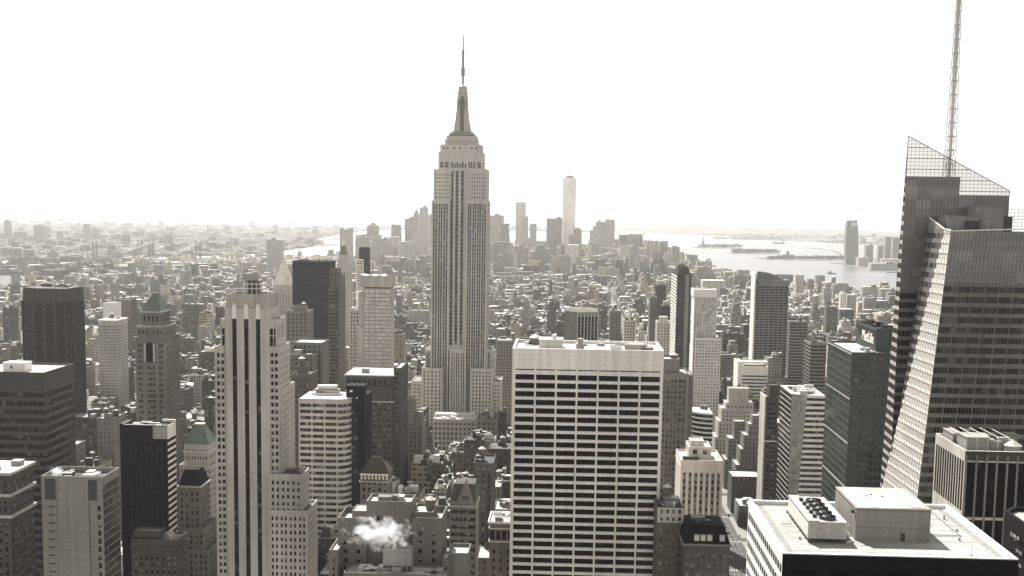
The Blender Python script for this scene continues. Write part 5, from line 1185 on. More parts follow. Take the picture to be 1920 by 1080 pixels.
for k in range(6): j = (k + 1) % 6; T.W.quad((*pts[k], z), (*pts[j], z), (*pin[j], z), (*pin[k], z))
T.RF.poly([(*p, z - 1.3) for p in pin]); 
for k in range(20):
    zz = z - 5 - k * 3.8
    for j in range(8): T.wins.append(((a - .05, Y + 28 - j * 2.7, zz - 2), (a - .05, Y + 26 - j * 2.7, zz - 2), (a - .05, Y + 26 - j * 2.7, zz), (a - .05, Y + 28 - j * 2.7, zz)))
T.boxes.append((a, a + 40, Y, Y + 36, 0, z)); T.finish()

# ================================================================== far skyline, one by one
SKY = []
def far(name, label, xl, xr, yt, Y, col, dep=40, cat='tower', tops=(), rot=0.0, rnd=None, group=None):
    """a far tower: body and setbacks in one mesh; tops = more tiers (xl, xr, yt[, taper])"""
    root = empty(name, (at((xl + xr) / 2, yt, Y).x, Y + dep / 2, 0)); tag(root, label, cat, group)
    m = MB(); a, b, z = X_(xl, yt, Y), X_(xr, yt, Y), Z_((xl + xr) / 2, yt, Y)
    m.box(a, b, Y, Y + dep, 0, z)
    parts = [('wall', m)]; zl = z
    for t in tops:
        p, q, zz = X_(t[0], t[2], Y), X_(t[1], t[2], Y), Z_((t[0] + t[1]) / 2, t[2], Y); d2 = dep * min(1, (q - p) / (b - a) + .15) / 2; cy = Y + dep / 2
        k = MB(); tp = t[3] if len(t) > 3 else 1.0; zb = zl if len(t) < 5 else Z_((t[0] + t[1]) / 2, t[4], Y)
        k.frus((p + q) / 2, cy, zb + .01, zz, (q - p) / 2, d2, (q - p) / 2 * tp, d2 * tp); parts.append(('upper_wall' if tp > .5 else 'spire', k)); zl = zz if len(t) < 5 else zl
    rs = random.Random(int(xl * 7 + yt)); r_ = rs.random() if rnd is None else rnd
    for i in range(rs.randint(0, 2) if not tops else 0):
        k = MB(); q = rs.uniform(.2, .7); w_ = (b - a) * rs.uniform(.15, .35); k.box(a + (b - a) * q, min(b - .5, a + (b - a) * q + w_), Y + 4, Y + dep * .6, z, z + rs.uniform(3, 9)); parts.append(('bulkhead', k))
    for n_, mb in parts:
        o = mb.build(n_, 'city_wall', root); o.color = (*warm(col ** .62, 1.0), r_)  # tone lifted, painting part of the haze into the wall colour
    HERO.append((a, b, Y, Y + dep, 0, z, root)); SKY.append(root)
    return root
Tn = 'skyscraper'
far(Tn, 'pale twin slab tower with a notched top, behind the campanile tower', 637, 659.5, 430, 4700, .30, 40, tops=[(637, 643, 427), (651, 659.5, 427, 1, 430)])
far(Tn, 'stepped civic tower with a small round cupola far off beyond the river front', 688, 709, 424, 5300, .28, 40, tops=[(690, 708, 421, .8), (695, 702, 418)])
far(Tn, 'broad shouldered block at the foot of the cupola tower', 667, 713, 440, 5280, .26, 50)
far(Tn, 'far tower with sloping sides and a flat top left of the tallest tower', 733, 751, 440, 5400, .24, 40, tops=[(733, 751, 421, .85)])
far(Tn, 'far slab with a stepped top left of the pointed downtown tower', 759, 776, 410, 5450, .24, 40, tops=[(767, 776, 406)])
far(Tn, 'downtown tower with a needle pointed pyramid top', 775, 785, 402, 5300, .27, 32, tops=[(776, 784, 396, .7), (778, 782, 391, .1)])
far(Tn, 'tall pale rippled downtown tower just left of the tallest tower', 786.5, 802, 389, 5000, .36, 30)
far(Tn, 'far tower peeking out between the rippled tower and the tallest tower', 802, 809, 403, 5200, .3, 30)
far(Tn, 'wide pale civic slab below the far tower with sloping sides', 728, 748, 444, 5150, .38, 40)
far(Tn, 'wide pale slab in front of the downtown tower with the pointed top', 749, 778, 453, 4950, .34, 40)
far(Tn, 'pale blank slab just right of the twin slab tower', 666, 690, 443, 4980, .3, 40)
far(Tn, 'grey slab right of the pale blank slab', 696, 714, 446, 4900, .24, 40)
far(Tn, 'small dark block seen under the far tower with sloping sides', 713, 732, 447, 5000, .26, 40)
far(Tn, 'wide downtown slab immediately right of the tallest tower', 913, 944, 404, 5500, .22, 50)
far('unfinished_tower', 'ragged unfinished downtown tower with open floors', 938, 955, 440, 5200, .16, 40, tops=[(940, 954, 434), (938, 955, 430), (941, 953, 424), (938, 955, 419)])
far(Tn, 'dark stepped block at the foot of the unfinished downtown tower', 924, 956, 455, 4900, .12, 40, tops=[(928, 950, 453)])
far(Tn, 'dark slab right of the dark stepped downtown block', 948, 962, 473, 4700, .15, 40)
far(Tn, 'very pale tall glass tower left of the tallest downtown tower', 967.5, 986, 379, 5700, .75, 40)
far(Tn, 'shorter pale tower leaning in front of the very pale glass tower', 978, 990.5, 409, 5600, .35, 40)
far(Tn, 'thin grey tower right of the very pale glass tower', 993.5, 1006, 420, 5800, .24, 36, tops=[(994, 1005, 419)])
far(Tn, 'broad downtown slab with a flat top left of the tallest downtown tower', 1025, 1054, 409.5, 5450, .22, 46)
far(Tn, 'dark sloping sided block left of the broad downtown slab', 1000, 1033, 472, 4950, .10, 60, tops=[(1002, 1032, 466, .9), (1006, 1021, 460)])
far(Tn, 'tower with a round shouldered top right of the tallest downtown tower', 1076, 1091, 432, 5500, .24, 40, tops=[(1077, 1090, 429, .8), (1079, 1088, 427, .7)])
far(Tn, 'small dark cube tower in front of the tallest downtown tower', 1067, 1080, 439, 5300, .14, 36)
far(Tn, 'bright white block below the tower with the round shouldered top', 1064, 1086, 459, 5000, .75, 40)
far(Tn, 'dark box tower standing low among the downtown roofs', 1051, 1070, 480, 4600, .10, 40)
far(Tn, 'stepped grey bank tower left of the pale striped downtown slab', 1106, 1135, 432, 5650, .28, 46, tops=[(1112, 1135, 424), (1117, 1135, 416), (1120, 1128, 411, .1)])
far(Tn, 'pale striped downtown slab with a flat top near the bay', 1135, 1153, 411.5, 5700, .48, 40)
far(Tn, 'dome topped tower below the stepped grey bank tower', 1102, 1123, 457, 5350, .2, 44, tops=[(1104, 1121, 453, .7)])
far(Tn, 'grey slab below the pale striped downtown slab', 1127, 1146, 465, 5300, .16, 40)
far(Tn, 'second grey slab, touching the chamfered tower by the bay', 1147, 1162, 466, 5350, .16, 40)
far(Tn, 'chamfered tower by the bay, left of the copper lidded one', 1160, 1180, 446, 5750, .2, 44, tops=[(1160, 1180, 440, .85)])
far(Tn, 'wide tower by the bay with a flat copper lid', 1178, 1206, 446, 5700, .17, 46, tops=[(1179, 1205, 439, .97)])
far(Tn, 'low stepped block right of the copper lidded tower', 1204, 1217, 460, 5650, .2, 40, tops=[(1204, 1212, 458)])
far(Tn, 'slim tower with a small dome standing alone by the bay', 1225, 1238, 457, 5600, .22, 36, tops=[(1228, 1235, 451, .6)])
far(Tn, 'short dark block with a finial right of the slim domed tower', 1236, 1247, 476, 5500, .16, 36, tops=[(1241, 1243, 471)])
far('warehouse', 'wide dark stepped block on the near river shore', 1296, 1343, 512, 4150, .12, 60, 'building', tops=[(1304, 1338, 506), (1308, 1334, 501), (1322, 1328, 498)])
far('warehouse', 'pale low warehouse in front of the wide dark stepped block', 1318, 1360, 526, 3700, .4, 60, 'building')
far('warehouse', 'grey tower block on the shore, right of the curved top tower', 1493, 1508, 515, 3900, .34, 30, 'building')
far('apartment_slab', 'lone grey slab with a small roof box by the east river', 499.5, 529, 450, 4600, .22, 30, 'apartment block', tops=[(507, 515, 446)])
far('apartment_block', 'stepped brick apartment tower on the near river shore', 1545, 1560, 540, 3500, .2, 30, 'apartment block', tops=[(1549, 1556, 531)])
far('apartment_block', 'dark brick apartment tower right of the stepped shore tower', 1563, 1592, 533, 3600, .13, 34, 'apartment block', tops=[(1572, 1590, 531)])
far('apartment_block', 'pale wide apartment slab right of the dark brick shore tower', 1618, 1652, 538, 3700, .25, 34, 'apartment block')
far('apartment_block', 'dark low shore block next to the faceted glass tower', 1652, 1672, 542, 3600, .2, 34, 'apartment block')
far('church_tower', 'slim bright tower standing above the low western roofs', 1576, 1588, 551, 2900, .65, 16, 'tower')
far('apartment_block', 'plain grey slab touching the slim bright tower', 1589, 1606, 553, 2920, .28, 26, 'apartment block')
for i, (a, b, t, lab) in enumerate(((7, 14, 414, 'thin far tower nearest the left edge of the horizon'), (27, 43, 434, 'squat far block right of the thin tower at the left edge'), (63, 80, 422, 'wide far slab, tallest of the left horizon cluster'),
        (80, 88, 427, 'narrow far slab touching the wide slab on the left horizon'), (73, 81, 433, 'short dark far block in front of the wide slab on the left horizon'), (156, 163, 420, 'tallest thin far tower of the middle cluster across the river'), (161, 170, 433, 'lower shoulder block beside the tallest thin far tower'),
        (173, 181, 428, 'far tower with a stepped cap right of the tallest thin one'), (175, 198, 440, 'broad far block below the tower with the stepped cap'), (210, 235, 441, 'wide far slab left of the second bridge'), (275, 290, 437, 'pale far slab right behind the second bridge tower'), (335, 347, 455, 'low far tower right of both bridges'))):
    far('far_tower', lab, a, b, t, 8300 + 90 * i, .13, 60, 'tower')
for i, (a, b, t, lab) in enumerate(((15, 34, 483, 'leftmost brick slab of the riverside estate'), (38, 62, 481, 'second brick slab of the riverside estate, counted from the left'), (62, 76, 484, 'narrow third slab of the riverside estate'), (79, 111, 484, 'widest slab of the riverside estate'),
        (112, 130, 480, 'tall grey slab right of the widest estate slab'), (132, 143, 481, 'narrow estate slab sixth from the left'), (142, 153, 483, 'estate slab left of the long low estate slab'), (156, 190, 484, 'long estate slab in the middle of the row'), (190, 206, 482, 'estate slab right of the long middle one'),
        (228, 243, 483, 'lone estate slab at the right end of the row'), (88, 106, 472, 'set back estate slab behind the widest one'), (209, 226, 473, 'set back estate slab at the right end of the row'))):
    far('estate_slab', lab, a, b, t, 4700 + 25 * i, .14, 22, 'apartment block', group='slabs of the riverside housing estate')
for i, (a, b, t, lab) in enumerate(((119, 135, 517, 'leftmost slab of the nearer brick estate'), (141, 161, 527, 'low slab with a white roof in the nearer brick estate'), (172, 187, 525, 'third slab of the nearer brick estate'), (189, 207, 519, 'wide tall slab of the nearer brick estate'),
        (216, 232, 525, 'white roofed slab fifth in the nearer brick estate'), (222, 241, 513, 'tall back slab of the nearer brick estate'), (243, 252, 512, 'narrow dark slab of the nearer brick estate'), (253, 269, 519, 'rightmost slab of the nearer brick estate'), (290, 303, 497, 'pale slab standing alone right of the nearer estate'), (338, 355, 508, 'grey slab alone above the striped limestone tower shoulder'))):
    far('estate_slab', lab, a, b, t, 3500 + 22 * i, .13, 22, 'apartment block', group='slabs of the nearer brick estate')

# tallest downtown tower: square base turning into an octagon and back
Y = 5500; root = empty('glass_skyscraper', (X_(1065, 500, Y), Y + 31, 0)); tag(root, 'tallest pale tapering glass tower on the downtown skyline, with a ring and thin mast', 'skyscraper')
cx, cy, h = root.location.x, Y + 31, 30; z = Z_(1065, 333, Y); hb, ht = h, h * .72
m = MB(); lo = [(cx + h * a, cy + h * b, 55) for a, b in ((-1, -1), (1, -1), (1, 1), (-1, 1))]; r2 = h * .98
hi = [(cx + r2 * a, cy + r2 * b, z) for a, b in ((0, -1), (1, 0), (0, 1), (-1, 0))]
i0 = len(m.v); m.v += lo + hi; 
for k in range(4): m.f.append((i0 + k, i0 + (k + 1) % 4, i0 + 4 + k)); m.m.append(0); m.f.append((i0 + (k + 1) % 4, i0 + 4 + (k + 1) % 4, i0 + 4 + k)); m.m.append(0)
m.f.append((i0 + 4, i0 + 5, i0 + 6, i0 + 7)); m.m.append(0); m.box(cx - h, cx + h, cy - h, cy + h, 0, 55)
flat('sky_tower_glass', .85, .4, sc=.02, var=.12); m.build('wall', 'sky_tower_glass', root)  # very pale base, haze fading put into the colour
m = MB(); m.cyl(cx, cy, z, z + 5, 16, n=20); m.cyl(cx, cy, z + 6, z + 9, 19, n=20); m.build('ring', 'grey_metal', root); m = MB(); m.cyl(cx, cy, z + 5, z + 120, 1.6, .5, 8); m.build('mast', 'grey_metal', root)
HERO.append((cx - h, cx + h, Y, Y + 60, 0, z, root))
# hoist lattice on the wide downtown slab
Y = 5500; r_ = empty('construction_hoist', (X_(938, 404, Y), Y + 20, Z_(938, 404, Y))); tag(r_, 'open steel lattice cage rising from the wide downtown slab', 'hoist'); m = MB()
xa, xb, za, zb = X_(932, 404, Y), X_(943.5, 404, Y), Z_(938, 404, Y), Z_(938, 384, Y)
for a in np.linspace(xa, xb, 4): m.bar((a, Y + 20, za), (a, Y + 20, zb), .7)
for b in np.linspace(za, zb, 7): m.bar((xa, Y + 20, b), (xb, Y + 20, b), .6)
m.build('lattice', 'mid_metal', r_)
# across the bay
Y = 6700; root = empty('waterfront_tower', (X_(1598, 495, Y), Y + 25, 0)); tag(root, 'tall rounded glass tower standing alone across the river on the waterfront', 'skyscraper')
m = MB(); pf = lambda p, y: (X_(p, y, Y), Z_(p, y, Y))
xs = [(1586, 497), (1585.5, 450), (1587, 430), (1589, 413.5), (1607.5, 413), (1609, 430), (1610, 450), (1609, 497)]
lo = [(pf(*p)[0], Y, max(0, pf(*p)[1])) for p in xs]; m.prism(lo, [(a, Y + 44, c) for a, b, c in lo]); o = m.build('wall', 'city_wall', root); o.color = (*warm(.26), .4)
m = MB(); m.box(pf(1596, 420)[0], pf(1598, 420)[0], Y - 1, Y - .05, pf(1597, 428)[1], pf(1597, 415)[1]); m.box(pf(1598.5, 420)[0], pf(1607, 420)[0], Y - 1, Y - .05, pf(1597, 424)[1], pf(1597, 417)[1]); m.build('screen', 'white_metal', root)
HERO.append((lo[0][0], lo[-1][0], Y, Y + 44, 0, 238, root))
for a, b, t, y, lab in ((1624, 1638, 460, 6900, 'dark round topped tower right of the waterfront tower'), (1648, 1659, 460, 6900, 'second dark tower right of the waterfront tower'), (1661, 1675, 444, 6800, 'tall dark slab left of the faceted glass tower across the river'), (1675, 1692, 446, 6700, 'pale slab across the river touching the faceted glass tower outline')):
    far('far_tower', lab, a, b, t, y, .16, 40, 'tower')
for a, b, t, y, lab in ((1610, 1630, 483, 6500, 'low block at the foot of the waterfront tower'), (1633, 1690, 494, 6100, 'long low terminal on the far river bank'), (1655, 1690, 486, 6400, 'bright low block behind the long terminal')):
    far('low_block', lab, a, b, t, y, .32, 60, 'building')

# ================================================================== land and water
def sheet(name, pts, z, mat, kind='structure', thick=0.0):
    m = MB(); m.poly([(p[0], p[1], z) for p in pts]) if not thick else m.prism([(p[0], p[1], z - thick) for p in pts], [(p[0], p[1], z) for p in pts])
    return tag(m.build(name, mat), kind=kind)
m, n, b = nodes('land')
v1 = noise(n, wpos(n, .02, .02, .02), 1, 6); v2 = noise(n, wpos(n, .0012, .0012, .001), 1, 5)
vor = N(n, 'ShaderNodeTexVoronoi'); vor.inputs['Scale'].default_value = 1; n.links.new(wpos(n, .018, .010, .01), vor.inputs['Vector'])
c = mixc(n, ramp(n, v1, .35, .65, 0, 1), warm(.06), warm(.16)); c = mixc(n, mth(n, 'GREATER_THAN', vor.outputs['Color'], .8), c, warm(.3)); c = mixc(n, ramp(n, v2, .45, .6, 0, .8), c, warm(.09))
n.links.new(c, b.inputs['Base Color']); b.inputs['Roughness'].default_value = .95
m, n, b = nodes('asphalt'); n.links.new(scalecol(n, warm(.055), ramp(n, noise(n, wpos(n, .3, .3, .3), 1, 5), .3, .7, .7, 1.3)), b.inputs['Base Color']); b.inputs['Roughness'].default_value = .9
m, n, b = nodes('water'); b.inputs['Base Color'].default_value = (.05, .052, .05, 1); b.inputs['Roughness'].default_value = .32; b.inputs['IOR'].default_value = 1.6; b.inputs['Specular IOR Level'].default_value = 1.0
bp = N(n, 'ShaderNodeBump'); bp.inputs['Strength'].default_value = .25; bp.inputs['Distance'].default_value = 6; n.links.new(noise(n, wpos(n, .012, .006, .01), 1, 6), bp.inputs['Height']); n.links.new(bp.outputs[0], b.inputs['Normal'])
flat('pavement', .22, .9); flat('marking', .6, .7); flat('hill_green', .09, .95, sc=.004, var=.4)
sheet('ground', [(-16000, -1500), (13000, -1500), (16000, 22500), (-16000, 22500)], 0, 'land')
G = lambda *px: [gnd(*p).xy for p in px]
BAY = [(-1900, 6500), (-1700, 7000), (-1750, 9000), (-2150, 10500), (-2350, 13000), (-2440, 15500), (-1300, 16800), (0, 16500), (700, 16600), (1068, 16600), (1783, 15900), (2216, 14238), (2423, 12723), (2694, 11960), (3190, 11500), (3600, 9000), (3700, 5600), (1900, 5550), (1750, 4400), (1500, 3200), (1420, 2700), (1090, 3934), (930, 4430), (750, 4822), (658, 5650), (490, 6250), (0, 6450), (-700, 6400), (-1300, 6150), (-2050, 5200), (-2330, 4600), (-2700, 4300), (-2950, 4700), (-2500, 5700)]
sheet('water', BAY, 1.0, 'water')
sheet('far_shore', [(1480, 6500), (1500, 6900), (1700, 7400), (2300, 8500), (2750, 10400), (4200, 10400), (4200, 5700), (1750, 5750), (1600, 6050)], 2.0, 'land', thick=1.5)
ISL = [(((540, 459), (590, 458), (640, 457), (640, 461), (585, 463), (545, 463)), 'low island lying in the mouth of the east river'), ]
for name, pxs, hgt in (('island', ((530, 464), (552, 460), (600, 458), (638, 458), (640, 460), (600, 462), (556, 464), (536, 466)), 3), ('island', ((575, 450), (612, 446), (640, 447), (640, 450), (600, 452), (578, 453)), 3),
        ('island', ((1297, 464.4), (1306, 462.6), (1340, 462.8), (1380, 464.2), (1395, 465.8), (1360, 466.4), (1320, 465.6)), 2), ('island', ((1363, 474.3), (1380, 472.2), (1455, 473.6), (1463, 475), (1455, 477), (1380, 476)), 2),
        ('spit', ((1413, 484.2), (1450, 483.6), (1520, 483.5), (1590, 482), (1592, 489), (1500, 488.6), (1440, 487)), 2), ('breakwater', ((1512, 465.6), (1540, 466.6), (1575, 473), (1579, 478.5), (1572, 476.5), (1556, 470), (1535, 467.5)), 2),
        ('far_spit', ((1325, 443.5), (1400, 444), (1480, 447), (1575, 452), (1575, 454.5), (1480, 451.5), (1390, 449.5), (1340, 446.5)), 3), ('pier', ((1555, 493.4), (1600, 497), (1640, 500.4), (1640, 502), (1595, 498.4)), 3), ('pier', ((1660, 510.5), (1690, 510), (1690, 511.6), (1662, 511.7)), 3)):
    sheet(name, [gnd(*p).xy for p in pxs], 1.0 + hgt, 'hill_green', thick=hgt + .5)
def grove(label, xl, xr, yb, n_, hh, seed):
    """tree cover of an island: many small leaf clumps, one mass"""
    r = random.Random(seed); m = MB()
    for i in range(n_):
        g = gnd(r.uniform(xl, xr), yb + r.uniform(-.9, .9)); s = r.uniform(8, 22)
        for j in range(7):
            a, e, q = g.x + r.uniform(-s, s), g.y + r.uniform(-s, s), 3 + hh * r.uniform(.3, 1); w_ = r.uniform(3, 7)
            v = [Vector((r.gauss(0, 1), r.gauss(0, 1), r.gauss(0, .7))) * w_ for _ in range(4)]; c = Vector((a, e, q)); m.poly([c + v[0], c + v[1], c + v[2]]); m.poly([c + v[1], c + v[2], c + v[3]])
    tag(m.build('trees', 'hill_green'), label, 'trees', kind='stuff')
grove('trees covering the island with the statue', 1312, 1390, 464.2, 140, 20, 1); grove('trees covering the island nearest the spit', 1374, 1458, 474.4, 170, 20, 2); grove('trees along the spit', 1440, 1585, 486, 150, 14, 3); grove('trees along the far spit', 1340, 1570, 449.5, 160, 22, 4)
# statue on its pedestal
g = gnd(1318, 463.6); st_ = empty('statue', (g.x, g.y, 3)); tag(st_, 'robed statue with a raised arm on a tall stone pedestal on the left island', 'statue')
m = MB(); m.frus(g.x, g.y, 3, 12, 34, 34, 30, 30); m.frus(g.x, g.y, 12, 47, 11, 11, 8, 8); m.build('pedestal', 'haze_tower', st_)
m = MB(); m.cyl(g.x, g.y, 47, 72, 5.5, 3.6, 12); m.cyl(g.x, g.y, 72, 78, 3.6, 2.0, 12); m.cyl(g.x, g.y, 78, 83, 1.8, 1.7, 10); m.bar((g.x - 2.5, g.y, 76), (g.x - 4.5, g.y, 90), 1.1, 8); m.bar((g.x + 2.4, g.y, 74), (g.x + 4, g.y - 2, 66), 1.3, 8); m.cyl(g.x - 4.7, g.y, 90, 93.5, 1.2, 1.6, 8)
for k in range(5): m.bar((g.x + (k - 2) * .5, g.y, 82.5), (g.x + (k - 2) * 1.3, g.y, 85.5), .25)
m.build('figure', 'green_copper', st_)
g = gnd(1477, 485.4); hall = empty('terminal_hall', (g.x, g.y, 3)); tag(hall, 'small terminal hall with a pointed clock turret on the spit', 'building'); m = MB(); m.box(g.x - 34, g.x + 40, g.y, g.y + 30, 3, 17); m.build('wall', 'haze_tower', hall); m = MB(); m.frus(g.x, g.y + 10, 17, 38, 9, 8, 8, 7); m.frus(g.x, g.y + 10, 38, 52, 8, 7, .3, .3); m.build('turret', 'haze_tower', hall); m = MB(); m.prism([(g.x - 34, g.y, 17), (g.x + 40, g.y, 17), (g.x + 40, g.y + 30, 17), (g.x - 34, g.y + 30, 17)], [(g.x - 30, g.y + 14, 26), (g.x + 36, g.y + 14, 26), (g.x + 36, g.y + 16, 26), (g.x - 30, g.y + 16, 26)]); m.build('roof', 'dark_stone', hall)
# boat with its wake
g = gnd(1560, 514); bt = empty('ferry', (g.x, g.y, 1)); tag(bt, 'small dark boat crossing the river, trailing a pale wake', 'boat')
m = MB(); m.prism([(g.x - 20, g.y - 5, 1.2), (g.x + 18, g.y - 6, 1.2), (g.x + 18, g.y + 6, 1.2), (g.x - 20, g.y + 5, 1.2)], [(g.x - 27, g.y - 1, 6.5), (g.x + 20, g.y - 6, 5), (g.x + 20, g.y + 6, 5), (g.x - 27, g.y + 1, 6.5)]); m.build('hull', 'dark_metal', bt)
m = MB(); m.box(g.x - 14, g.x - 4, g.y - 4, g.y + 4, 6, 12); m.box(g.x - 12, g.x - 7, g.y - 3, g.y + 3, 12.01, 16); m.build('cabin', 'grey_metal', bt); m = MB(); m.cyl(g.x - 3, g.y, 6, 14, 1.2, n=8); m.build('funnel', 'dark_metal', bt)
m = MB(); m.poly([(g.x + 20, g.y - 4, 1.12), (g.x + 230, g.y - 38, 1.12), (g.x + 240, g.y - 24, 1.12), (g.x + 20, g.y + 4, 1.12)]); tag(m.build('wake', 'sign_white'), kind='structure')
for px_, py_, s, lab in ((1165, 452.5, 30, 'distant ship hull on the bay right of the copper lidded tower'), (1205, 440.5, 26, 'tiny far ship on the bay below the ridge'), (1460, 457.2, 40, 'long far barge on the water beyond the islands'), (1212, 452.6, 28, 'second distant ship on the bay above the slim domed tower')):
    g = gnd(px_, py_); r_ = empty('ship', (g.x, g.y, 1)); tag(r_, lab, 'ship'); m = MB(); m.prism([(g.x - s * 1.3, g.y - 9, 1.2), (g.x + s * 1.3, g.y - 9, 1.2), (g.x + s * 1.3, g.y + 9, 1.2), (g.x - s * 1.3, g.y + 9, 1.2)], [(g.x - s * 1.5, g.y - 9, 14), (g.x + s * 1.4, g.y - 9, 12), (g.x + s * 1.4, g.y + 9, 12), (g.x - s * 1.5, g.y + 9, 14)]); m.build('hull', 'dark_metal', r_); m = MB(); m.box(g.x + s * .7, g.x + s * 1.1, g.y - 7, g.y + 7, 12, 26); m.build('cabin', 'haze_tower', r_)

# suspension bridges
def bridge(name, label, A, B, towers, th, dh, tw, hang=0, mat='haze_tower', cab=.9, sag=8):
    """A, B: deck ends; towers at fractions of the way"""
    A, B = Vector((A[0], A[1], 0)), Vector((B[0], B[1], 0)); root = empty(name, (*((A + B) / 2).xy, 0)); tag(root, label, 'bridge')
    u = (B - A).normalized(); s = Vector((-u.y, u.x, 0)); m = MB(); W = 12
    n_ = 24
    pz = lambda f: dh * (.55 + .45 * math.sin(math.pi * f)) if hang != 2 else dh + 6 * math.sin(math.pi * f)
    for i in range(n_):
        p, q = A.lerp(B, i / n_), A.lerp(B, (i + 1) / n_); a, b = pz(i / n_), pz((i + 1) / n_)
        m.prism([p - s * W + Vector((0, 0, a - 5)), q - s * W + Vector((0, 0, b - 5)), q + s * W + Vector((0, 0, b - 5)), p + s * W + Vector((0, 0, a - 5))], [p - s * W + Vector((0, 0, a)), q - s * W + Vector((0, 0, b)), q + s * W + Vector((0, 0, b)), p + s * W + Vector((0, 0, a))])
    m.build('deck', mat, root)
    for f in towers:
        c = A.lerp(B, f); m = MB()
        for k in (-1, 1): m.bar(c + s * k * W + Vector((0, 0, 0)), c + s * k * W + Vector((0, 0, th)), tw)
        for z in (th - tw, dh + (th - dh) * .45): m.bar(c - s * W + Vector((0, 0, z)), c + s * W + Vector((0, 0, z)), tw * .7)
        m.build('bridge_tower', mat, root)
    pts = [(0, pz(0)), (towers[0], th)] + [(towers[0] + (towers[1] - towers[0]) * k / 14, dh + sag + (th - dh - sag) * (2 * k / 14 - 1) ** 2) for k in range(1, 14)] + [(towers[1], th), (1, pz(1))]
    m = MB(); hgr = MB()
    for k in (-1, 1):
        for (f0, z0), (f1, z1) in zip(pts, pts[1:]): m.bar(A.lerp(B, f0) + s * k * W + Vector((0, 0, z0)), A.lerp(B, f1) + s * k * W + Vector((0, 0, z1)), cab)
        if hang == 1:
            for (f, z) in pts[2:-2]: hgr.bar(A.lerp(B, f) + s * k * W + Vector((0, 0, pz(f))), A.lerp(B, f) + s * k * W + Vector((0, 0, z)), .35)
    m.build('cable', 'white_metal' if hang else mat, root)
    if hang == 1: hgr.build('hanger', 'mid_metal', root)
a, b = at(548, 410, 17500), at(679, 410, 17900)
ea, eb = a + (a - b) * .55, b + (b - a) * .9
bridge('suspension_bridge', 'very faint long suspension bridge on the horizon left of downtown', ea, eb, (.2245, .632), 205, 78, 9, 2, cab=2.2, sag=10)
a, b = gnd(178, 492), gnd(262, 489); d = b - a
bridge('suspension_bridge', 'hazy suspension bridge on the left, its pale cables sweeping down', a - d * 1.2, b + d * .8, (.40, .735), 100, 44, 5, 1)
a, b = gnd(284, 494), gnd(372, 490); d = b - a
bridge('suspension_bridge', 'second hazy suspension bridge, nearer the striped limestone tower', a - d * 1.0, b + d * .7, (.37, .74), 96, 42, 6, 1, 'tan_brick')

# hills along the far shore
def ridge(name, xl, xr, Y0, D, prof, nx=90, ny=10, mat='hill_green'):
    m = MB(); rr = random.Random(len(name)); V = []
    for j in range(ny + 1):
        for i in range(nx + 1):
            f = i / nx; x = xl + (xr - xl) * f; g = math.sin(math.pi * min(1, j / ny * 1.0)) ** .8
            z = prof(f) * g * (1 + .10 * math.sin(i * .7 + j) + .06 * math.sin(i * 2.3 + j * 2)) + .5
            V.append((x, Y0 + D * j / ny, z))
    m.v = V
    for j in range(ny):
        for i in range(nx): k = j * (nx + 1) + i; m.f.append((k, k + 1, k + nx + 2, k + nx + 1)); m.m.append(0)
    return tag(m.build(name, mat), kind='structure')
ridge('hills', -400, 6500, 16900, 3600, lambda f: 118 * math.exp(-((f - .22) / .13) ** 2) + 70 * math.exp(-((f - .5) / .22) ** 2) + 30 * math.exp(-((f - .9) / .3) ** 2))
ridge('hills', -8200, -2600, 16800, 3000, lambda f: 24 + 14 * math.sin(f * 9) ** 2)
ridge('hills', 2300, 7000, 12600, 2600, lambda f: 14 + 8 * math.sin(f * 14) ** 2, 60, 6)

# ================================================================== streets
AVE = [(-1680, 26), (-1400, 26), (-1150, 26), (-960, 26), (-770, 26), (-610, 24), (-480, 36), (-340, 22), (-191, 28), (134, 30), (420, 28), (690, 28), (960, 28), (1230, 28), (1480, 28), (1720, 28)]
ST0 = 172; STN = 80.5
pm = MB(); asph = MB()
for i in range(len(AVE) - 1):
    xa, xb = AVE[i][0] + AVE[i][1] / 2 - 4, AVE[i + 1][0] - AVE[i + 1][1] / 2 + 4
    for k in range(0, 30):
        ya = ST0 + k * STN; yb_ = ya + STN - 11
        if xb < -.5 * yb_ - 100 or xa > .42 * yb_ + 100: continue
        pm.box(xa, xb, ya, yb_, .006, .15)
sheet('road', [(-1700, 100), (1740, 100), (1740, ST0 + 30 * STN), (-1700, ST0 + 30 * STN)], .004, 'asphalt')
tag(pm.build('pavement', 'pavement'), kind='structure')
mk = MB()
for k in range(-2, 3):
    for j in range(120): y = 300 + j * 14; mk.poly([(134 + k * 3.4 - .1, y, .009), (134 + k * 3.4 + .1, y, .009), (134 + k * 3.4 + .1, y + 4, .009), (134 + k * 3.4 - .1, y + 4, .009)])
for k in range(24):
    y = ST0 + k * STN - 12
    for j in range(12): x = 122 + j * 2; mk.poly([(x, y, .009), (x + .8, y, .009), (x + .8, y + 2.6, .009), (x, y + 2.6, .009)])
tag(mk.build('road_markings', 'marking'), kind='structure')
for nm, v in (('car_white', .7), ('car_black', .03), ('car_grey', .25), ('car_yellow', .45)): flat(nm, v, .25)
